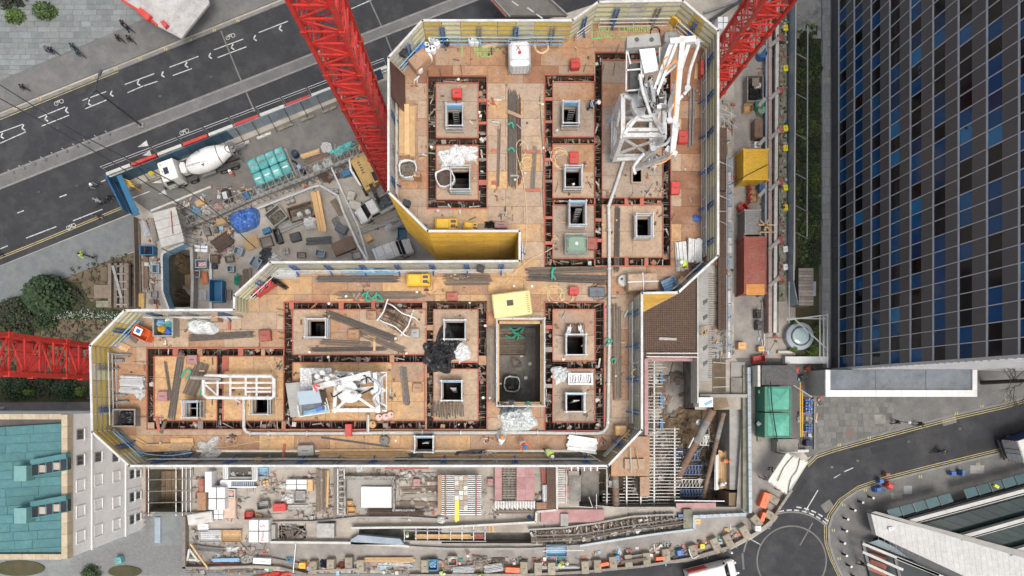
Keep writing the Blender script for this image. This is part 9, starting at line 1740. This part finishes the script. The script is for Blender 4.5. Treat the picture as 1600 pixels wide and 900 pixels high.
rope('pole','white pole across the haul road','pole',[(462,850),(458,895)],1.2,.05,'galv2');rope('pole','long white pole over the blue trolley','pole',[(848,861),(912,860)],1.2,.05,'white_box');rope('cable','white strap beside the street blocks','strap',[(1076,858),(1082,872),(1092,868)],1.0,.05,'white_box')
# SOUTH-EAST BUILDING
r=T('sloping_building','modern building with long pale concrete slab roof and glass canopies','building',1480,850,0);zt=2.6
q=MB();q.px([(1361,803),(1600,868),(1760,912),(1760,960),(1560,925),(1369,836)],zt-.9,zt);q.bd('roof_slab',M('pale_slab',(.50,.49,.47),(.42,.41,.39),s=1.6,r=.85,st=(.36,.35,.33),ss=.6,sa=.4,b=.2),r)
q=MB()
for k in rg(28):x=1368+k*9;a=P(x,806+k*2.6+1,zt+.004);b=P(x+6,850+k*2.9,zt+.004);q.bar(a,b,.03,.006)
stuff(q.bd('slab_joint',M('concrete'),r))
q=MB();q.px([(1361,801),(1368,799),(1760,905),(1760,915),(1600,872)],zt-.89,zt+.35);q.bd('coping',M('coping_grey',(.30,.29,.27),(.25,.24,.22),s=1.5,r=.8),r)
q=MB();q.px([(1372,834),(1376,815),(1600,880),(1700,960),(1540,960)],0,zt-.91);q.bd('wall',M('tower_wall'),r)
GT=M('teal_glass',(.035,.085,.09),(.025,.06,.065),s=.7,r=.08,b=0,rand=.25);GD=M('deep_glass',(.018,.035,.032),(.012,.022,.02),s=.6,r=.08,b=0,rand=.3)
def f2(a,b,t):return (a[0]+(b[0]-a[0])*t,a[1]+(b[1]-a[1])*t)
for i in rg(13):
 if i == 5:continue
 a,b=f2((1386,797),(1625,733),i/12),f2((1386,797),(1625,733),(i+.93)/12);c,d=(a[0]+6,a[1]+14),(b[0]+6,b[1]+13);q=MB();q.px([a,b,d,c],2.4,2.46);q.bd('canopy_glass',GT,r,org=P(*a,2.4));q=MB();q.bar(P(*a,2.5),P(*c,2.5),.12,.1);q.bd('glazing_bar',M('iron'),r)
q=MB();q.px([(1394,812),(1640,748),(1640,760),(1418,818)],1.2,1.3);q.bd('ledge',M('ledge_pink',(.22,.15,.14),(.16,.17,.18),s=.8,r=.6),r)
for i in rg(11):
 for j,(A0,A1,B0,B1) in enm([((1430,822),(1660,760),(1500,842),(1700,790)),((1505,843),(1690,793),(1585,862),(1720,826)),((1590,866),(1700,838),(1640,882),(1740,860))]):
  t0,t1=i/11,(i+.96)/11;q=MB();q.px([f2(A0,A1,t0),f2(A0,A1,t1),f2(B0,B1,t1),f2(B0,B1,t0)],1.6,1.66);q.bd('roof_glass',GD,r,org=P(*f2(A0,A1,t0),1.6))
q=MB();q.px([(1400,812),(1700,735),(1760,900),(1600,880)],0,1.5);q.bd('hall',M('hall_dark',(.03,.04,.04),r=.7),r)
for i,(x0,y0,x1,y1) in enm([(1420,815,1700,740),(1499,840,1720,778),(1575,864,1740,818)]):
 q=MB();q.bar(P(x0,y0,2.4),P(x1,y1,2.4),.6,.7);q.bd('roof_fin',M('fin',(.46,.45,.42),(.38,.37,.34),s=1,r=.6),r,org=P(x0,y0,2.4));q=MB();q.bar(P(x0+3,y0+3,2.6),P(x1,y1+3,2.6),.12,.3);q.bd('fin_rail',M('galv2'),r)
for i in rg(5):
 a,b=f2((1357,848),(1520,912),i/5),f2((1357,848),(1520,912),(i+.96)/5);q=MB();q.px([a,b,(b[0]+16,b[1]-3),(a[0]+16,a[1]-5)],1.3,1.4);q.bd('terrace_glass',M('terrace',(.14,.19,.22),(.11,.15,.17),s=.8,r=.2,rand=.15,b=0),r,org=P(*a,1.3))
for i in rg(4):q=MB();q.px([(1358+i*1,852+i*11),(1384+i*1,861+i*11),(1384,868+i*11),(1359,858+i*11)],.7,.8);q.bd('red_roof_tile',M('tile_red',(.30,.10,.06),(.24,.08,.05),s=2,rand=.2),r,org=P(1358,852+i*11,1.2))
q=MB();q.px([(1350,848),(1400,866),(1440,884),(1480,905),(1360,905)],0,.6);q.bd('terrace_base',M('hall_dark'),r)
for i,(x0,y0,x1,y1) in enm([(1347,849,1466,898),(1347,862,1410,890),(1354,881,1400,902),(1400,872,1500,912)]):q=MB();q.bar(P(x0,y0,2.6),P(x1,y1,2.6),.28,.3);q.bd('steel_fin',M('fin'),r,org=P(x0,y0,2.6))
for x,y in ((1350,850),(1400,873)):q=MB();q.bar(P(x-3,y-5,2.4),P(x+8,y+40,2.4),.3,.3);q.bd('post',M('iron'),r)
gear('camera_bracket','small white camera on the sloping roof slab','camera',1393,826,zt,8,4,.3,0,'white_box','tool')
# bollards, street furniture
bol=Proto(lambda:(lambda r:(MB().lathe([(.13,0),(.13,.1),(.10,.12),(.10,.95),(.07,1.02)],12).bd('post',M('coat1'),r,lc=1),MB().lathe([(.13,1.02),(.14,1.06),(.08,1.12)],12).bd('white_cap',M('white_box'),r,lc=1),r)[2])(T('bollard','x','bollard',0,0,0)))
for i,(x,y) in enm([(1357,776),(1341,783),(1329,795),(1318,809),(1316,827),(1313,846),(1316,865),(1323,882),(1330,898)]):bol(x,y,.12,0,'black bollard with white cap, '+ORD[i]+' along the curved kerb from the top','white capped bollards on the curved pavement')
for g_ in [('parked_moped','blue cargo moped on the pavement corner','moped',1376,765,14,8,1.0,10,'blue_drum','machine'),('parked_moped','red cargo moped at the kerb','moped',1393,759,10,10,1.0,60,'red1','machine'),('street_box','small blue box at the kerb','box',1378,752,6,6,.8,0,'blue_drum','tool'),('street_box','red box on the road edge','box',1388,742,6,5,.8,0,'rust_red','tool'),('street_box','blue sign board on the pavement, left','sign',1491,740,7,6,.9,0,'blue_drum','tool'),('street_box','blue sign board on the pavement, right','sign',1506,739,4,9,1.0,0,'blue_steel','tool'),
 ('yellow_bag','yellow bag on the glass canopy','bag',1558,760,7,4,.4,-30,'sign_yellow','tool')]:nm,lb_,ct,x,y,L_,W_,H_,rt,mt,st_=g_;gear(nm,lb_,ct,x,y,2.47 if nm == 'yellow_bag' else .12,L_,W_,H_,rt,mt,st_)
for i,(a,b,c,d,mt) in enm([(1516,727,1538,740,'concrete'),(1412,759,1425,772,'slab_light'),(1366,668-20,1384,662,'conc2'),(1322,669,1334,686,'rust_cover' if M('rust_cover',(.17,.12,.10),(.13,.1,.09),s=2) else ''),(1392,752+18,1410,780,'conc2')]):tag(MB().px(rect(a,b,c,d),.12,.135).bd('access_cover',M(mt)),['pale rectangular cover on the far pavement','small light cover on the pavement','dark cover on the east plaza','reddish cover on the east plaza','dark cover near the mopeds'][i],'cover')
line('kerb_arc',[(1397,652),(1396,664),(1388,674),(1376,680)],2.0,'kerb',z=.13)
lm=T('lamp_post','short street lamp on the east plaza','lamp post',1393,658,.1);q=MB();q.tube([(0,0,0),(0,0,3.5)],.04,6);q.bd('pole',M('iron'),lm,lc=1);q=MB();q.lathe([(.08,3.4),(.17,3.5),(.05,3.6)],10);q.bd('lantern',M('galv2'),lm,lc=1)
# bare tree on the right
def bare_tree(x,y,z,H_,lab,seed):
 r=T('bare_tree',lab,'tree',x,y,z);rr=random.Random(seed);t=MB();t.tube([(0,0,0),(.1,.1,H_*.4),(.0,.1,H_*.95)],[.24,.2,.06],8);t.bd('trunk',M('twig'),r,lc=1)
 for i in rg(16):
  b=MB()
  def grow(p,d,l,rad,dep):
   q_=p+d*l;m_=p.lerp(q_,.5)+V3((rr.gauss(0,.08),rr.gauss(0,.08),rr.gauss(0,.08)))*l;b.tube([p,m_,q_],[rad,rad*.8,rad*.6],5,cap=False)
   if dep < 4:
    for _ in rg(3 if dep < 3 else 2):nd=(d+V3((rr.gauss(0,.5),rr.gauss(0,.5),rr.gauss(0,.25)))).normalized();grow(q_,nd,l*.68,rad*.6,dep+1)
  a=i*.7+rr.random()*.4;grow(V3((0,.1,H_*(.28+.04*i))),V3((cos(a),sin(a),.45)).normalized(),1.7,.06,0);b.bd('limb',M('twig'),r,lc=1)
bare_tree(1534,598,.1,13,'bare leafless tree on the pavement beside the annex',4)
drape('litter_bag','dark crumpled bag on the plaza edge','bag',1374-2,838+6,.12,9,9,.5,0,'plas1',131,2.2,.4)
strips('site_edge','stone kerb beam along the barrel yard','edging',[(1215,706),(1262,704)],.8,4,.6,'white2')
# LOOSE LITTER NOBODY COULD COUNT
def litter(label,polys,z,n,mats,smax=.5,seed=1,long_=.4,avoid=None):
 rr=random.Random(seed);q=MB();tot=[area(p) for p in polys];S_=sum(tot)
 for p,a_ in zip(polys,tot):
  xs=[u[0] for u in p];ys=[u[1] for u in p];m_=int(n*a_/S_);k_=0;tries=0
  cl=[(rr.uniform(min(xs),max(xs)),rr.uniform(min(ys),max(ys))) for _ in rg(max(3,m_//14))]
  while k_ < m_ and tries < m_*6:
   tries += 1;c=cl[rr.randrange(len(cl))];x,y=(c[0]+rr.gauss(0,7),c[1]+rr.gauss(0,5)) if rr.random() < .7 else (rr.uniform(min(xs),max(xs)),rr.uniform(min(ys),max(ys)))
   s_=0;ins=True
   for i in rg(len(p)):
    ax,ay=p[i];bx,by=p[(i+1) % len(p)];d=(bx-ax)*(y-ay)-(by-ay)*(x-ax)
    if d == 0:continue
    if s_ == 0:s_=1 if d > 0 else -1
    elif (d > 0) != (s_ > 0):ins=False;break
   if not ins or (avoid and any(a-1 < x < c_+1 and b-1 < y < d_+1 for a,b,c_,d_ in avoid)):continue
   k_ += 1;w_=P(x,y,z);t=rr.uniform(0,pi) if rr.random() < .5 else rr.choice((0,pi/2))+rr.gauss(0,.08);u=V3((cos(t),sin(t),0));q.cur=rr.randrange(len(mats));v=rr.random()
   if v < long_:L_=rr.uniform(.3,1)*smax*3;w2=rr.uniform(.04,.12)
   else:L_=rr.uniform(.3,1)*smax;w2=L_*rr.uniform(.3,1)
   h=rr.uniform(.03,.3)*min(1,w2*4);zc=z+h/2+rr.uniform(.005,.05);q.bar(w_.to_2d().to_3d()+u*L_/2+V3((0,0,zc)),w_.to_2d().to_3d()-u*L_/2+V3((0,0,zc+rr.uniform(-.01,.02))),w2,h)
 return tag(stuff(q.bd('loose_litter',[M(m_) for m_ in mats])),label)
LM=['wood2','wood3','galv','rebar','concrete','timber','white2','rust_red','iron','wood3','conc2','blue_light']
litter('scattered offcuts and fittings in the north-west yard',[[(282,360),(400,322),(480,300),(560,300),(600,350),(640,404),(424,404),(395,425),(366,455),(366,480),(308,480),(304,395)],[(410,318),(575,244),(578,260),(560,300),(480,300),(420,330)],[(460,262),(560,212),(578,232),(570,246),(480,284)],[(222,340),(236,338),(250,400),(250,482),(222,482)],[(270,318),(330,292),(400,292),(400,312),(285,352)]],.02,1200,LM,.5,3)
litter('scattered offcuts and fittings in the south yard',[[(300,735),(530,735),(530,812),(300,812)],[(530,733),(690,733),(690,812),(530,812)],[(752,733),(900,733),(836,798),(752,812)],[(300,822),(420,822),(420,884),(300,884)]],.02,900,LM[:5]+LM[7:11],.5,4,avoid=PITS+[(541,749,612,802)])
litter('litter and timber along the bottom street hoarding',[[(300,876),(640,876),(640,896),(300,896)],[(640,872),(900,872),(900,893),(640,893)],[(900,866),(1075,848),(1075,872),(900,888)],[(1075,852),(1200,800),(1205,818),(1140,856),(1080,872)]],.02,900,LM+['rope_green','orange_plastic'],.5,5)
litter('broken timber and tubes in the curved trench',[[(830,828),(930,818),(1060,800),(1068,818),(930,844),(830,846)],[(438,822),(478,822),(478,840),(438,840)]],.05,420,['wood2','wood2','rebar_grey','wood3','galv'],.7,6,.7)
litter('debris on the floor of the south-east pit',[[(1016,580),(1084,580),(1084,788),(1016,788)],[(1090,650),(1136,650),(1136,788),(1090,788)],[(910,735),(1008,735),(1008,788),(910,788)]],-4.9,700,['wood2','brown_pipe','rebar_grey','mud','galv','iron'],.9,7,.6)
litter('bits and fittings along the east yard wall',[[(1113,60),(1122+24,60),(1146,560),(1113,560)],[(1184,20),(1200,20),(1198,560),(1184,560)],[(1206,0),(1216,0),(1214,545),(1206,545)],[(1245,575),(1290,575),(1272,700),(1246,700)]],.03,700,LM,.5,8)
litter('moss, grit and chippings on the east capping and garden edge',[[(1218,0),(1228,0),(1228,468),(1218,468)]],.71,350,['conc3','leaf1','concrete','rust_red'],.35,9,.1)
# sawdust, offcuts and grit on the plywood deck
DK=ISR+[(612,60,668,300),(761,120,850,350),(668,60,928,116),(1050,120,1100,400),(448,415,850,470),(240,505,443,543),(150,556,229,660),(210,680,950,712),(765,475,778,670),(955,420,1000,670),(668,328,800,350)]
litter('offcuts, grit and scraps scattered over the plywood deck',[rect(*r_) for r_ in DK],ZD,800,['wood4','wood2','rebar_grey','white2','ply_dark','ply_grey','concrete','rebar','red_edge','galv'],.2,10,.35,avoid=HAT)
litter('dropped scraps lying in the wall trenches',[rect(*r_) for r_ in TR],ZD-.45,600,['wood2','wood3','white2','rebar_grey','ply_dark','wood2','ply'],.35,11,.5)
litter('leaves and litter in the west garden',[[(0,500),(60,500),(140,540),(140,590),(0,590)],[(60,500),(200,500),(160,540),(60,540)],[(110,420),(212,392),(212,486),(125,486)],[(0,480),(125,440),(140,470),(60,520),(0,520)],[(0,592),(140,592),(140,626),(0,626)]],.03,1300,['twig','leaf1','leaf2','twig'],.3,12,.4)
litter('low greenery and dead leaves in the east garden strip',[rect(1246,40,1282,415)],.03,1500,['leaf1','leaf2','leaf3','twig','leaf2'],.4,13,.1)
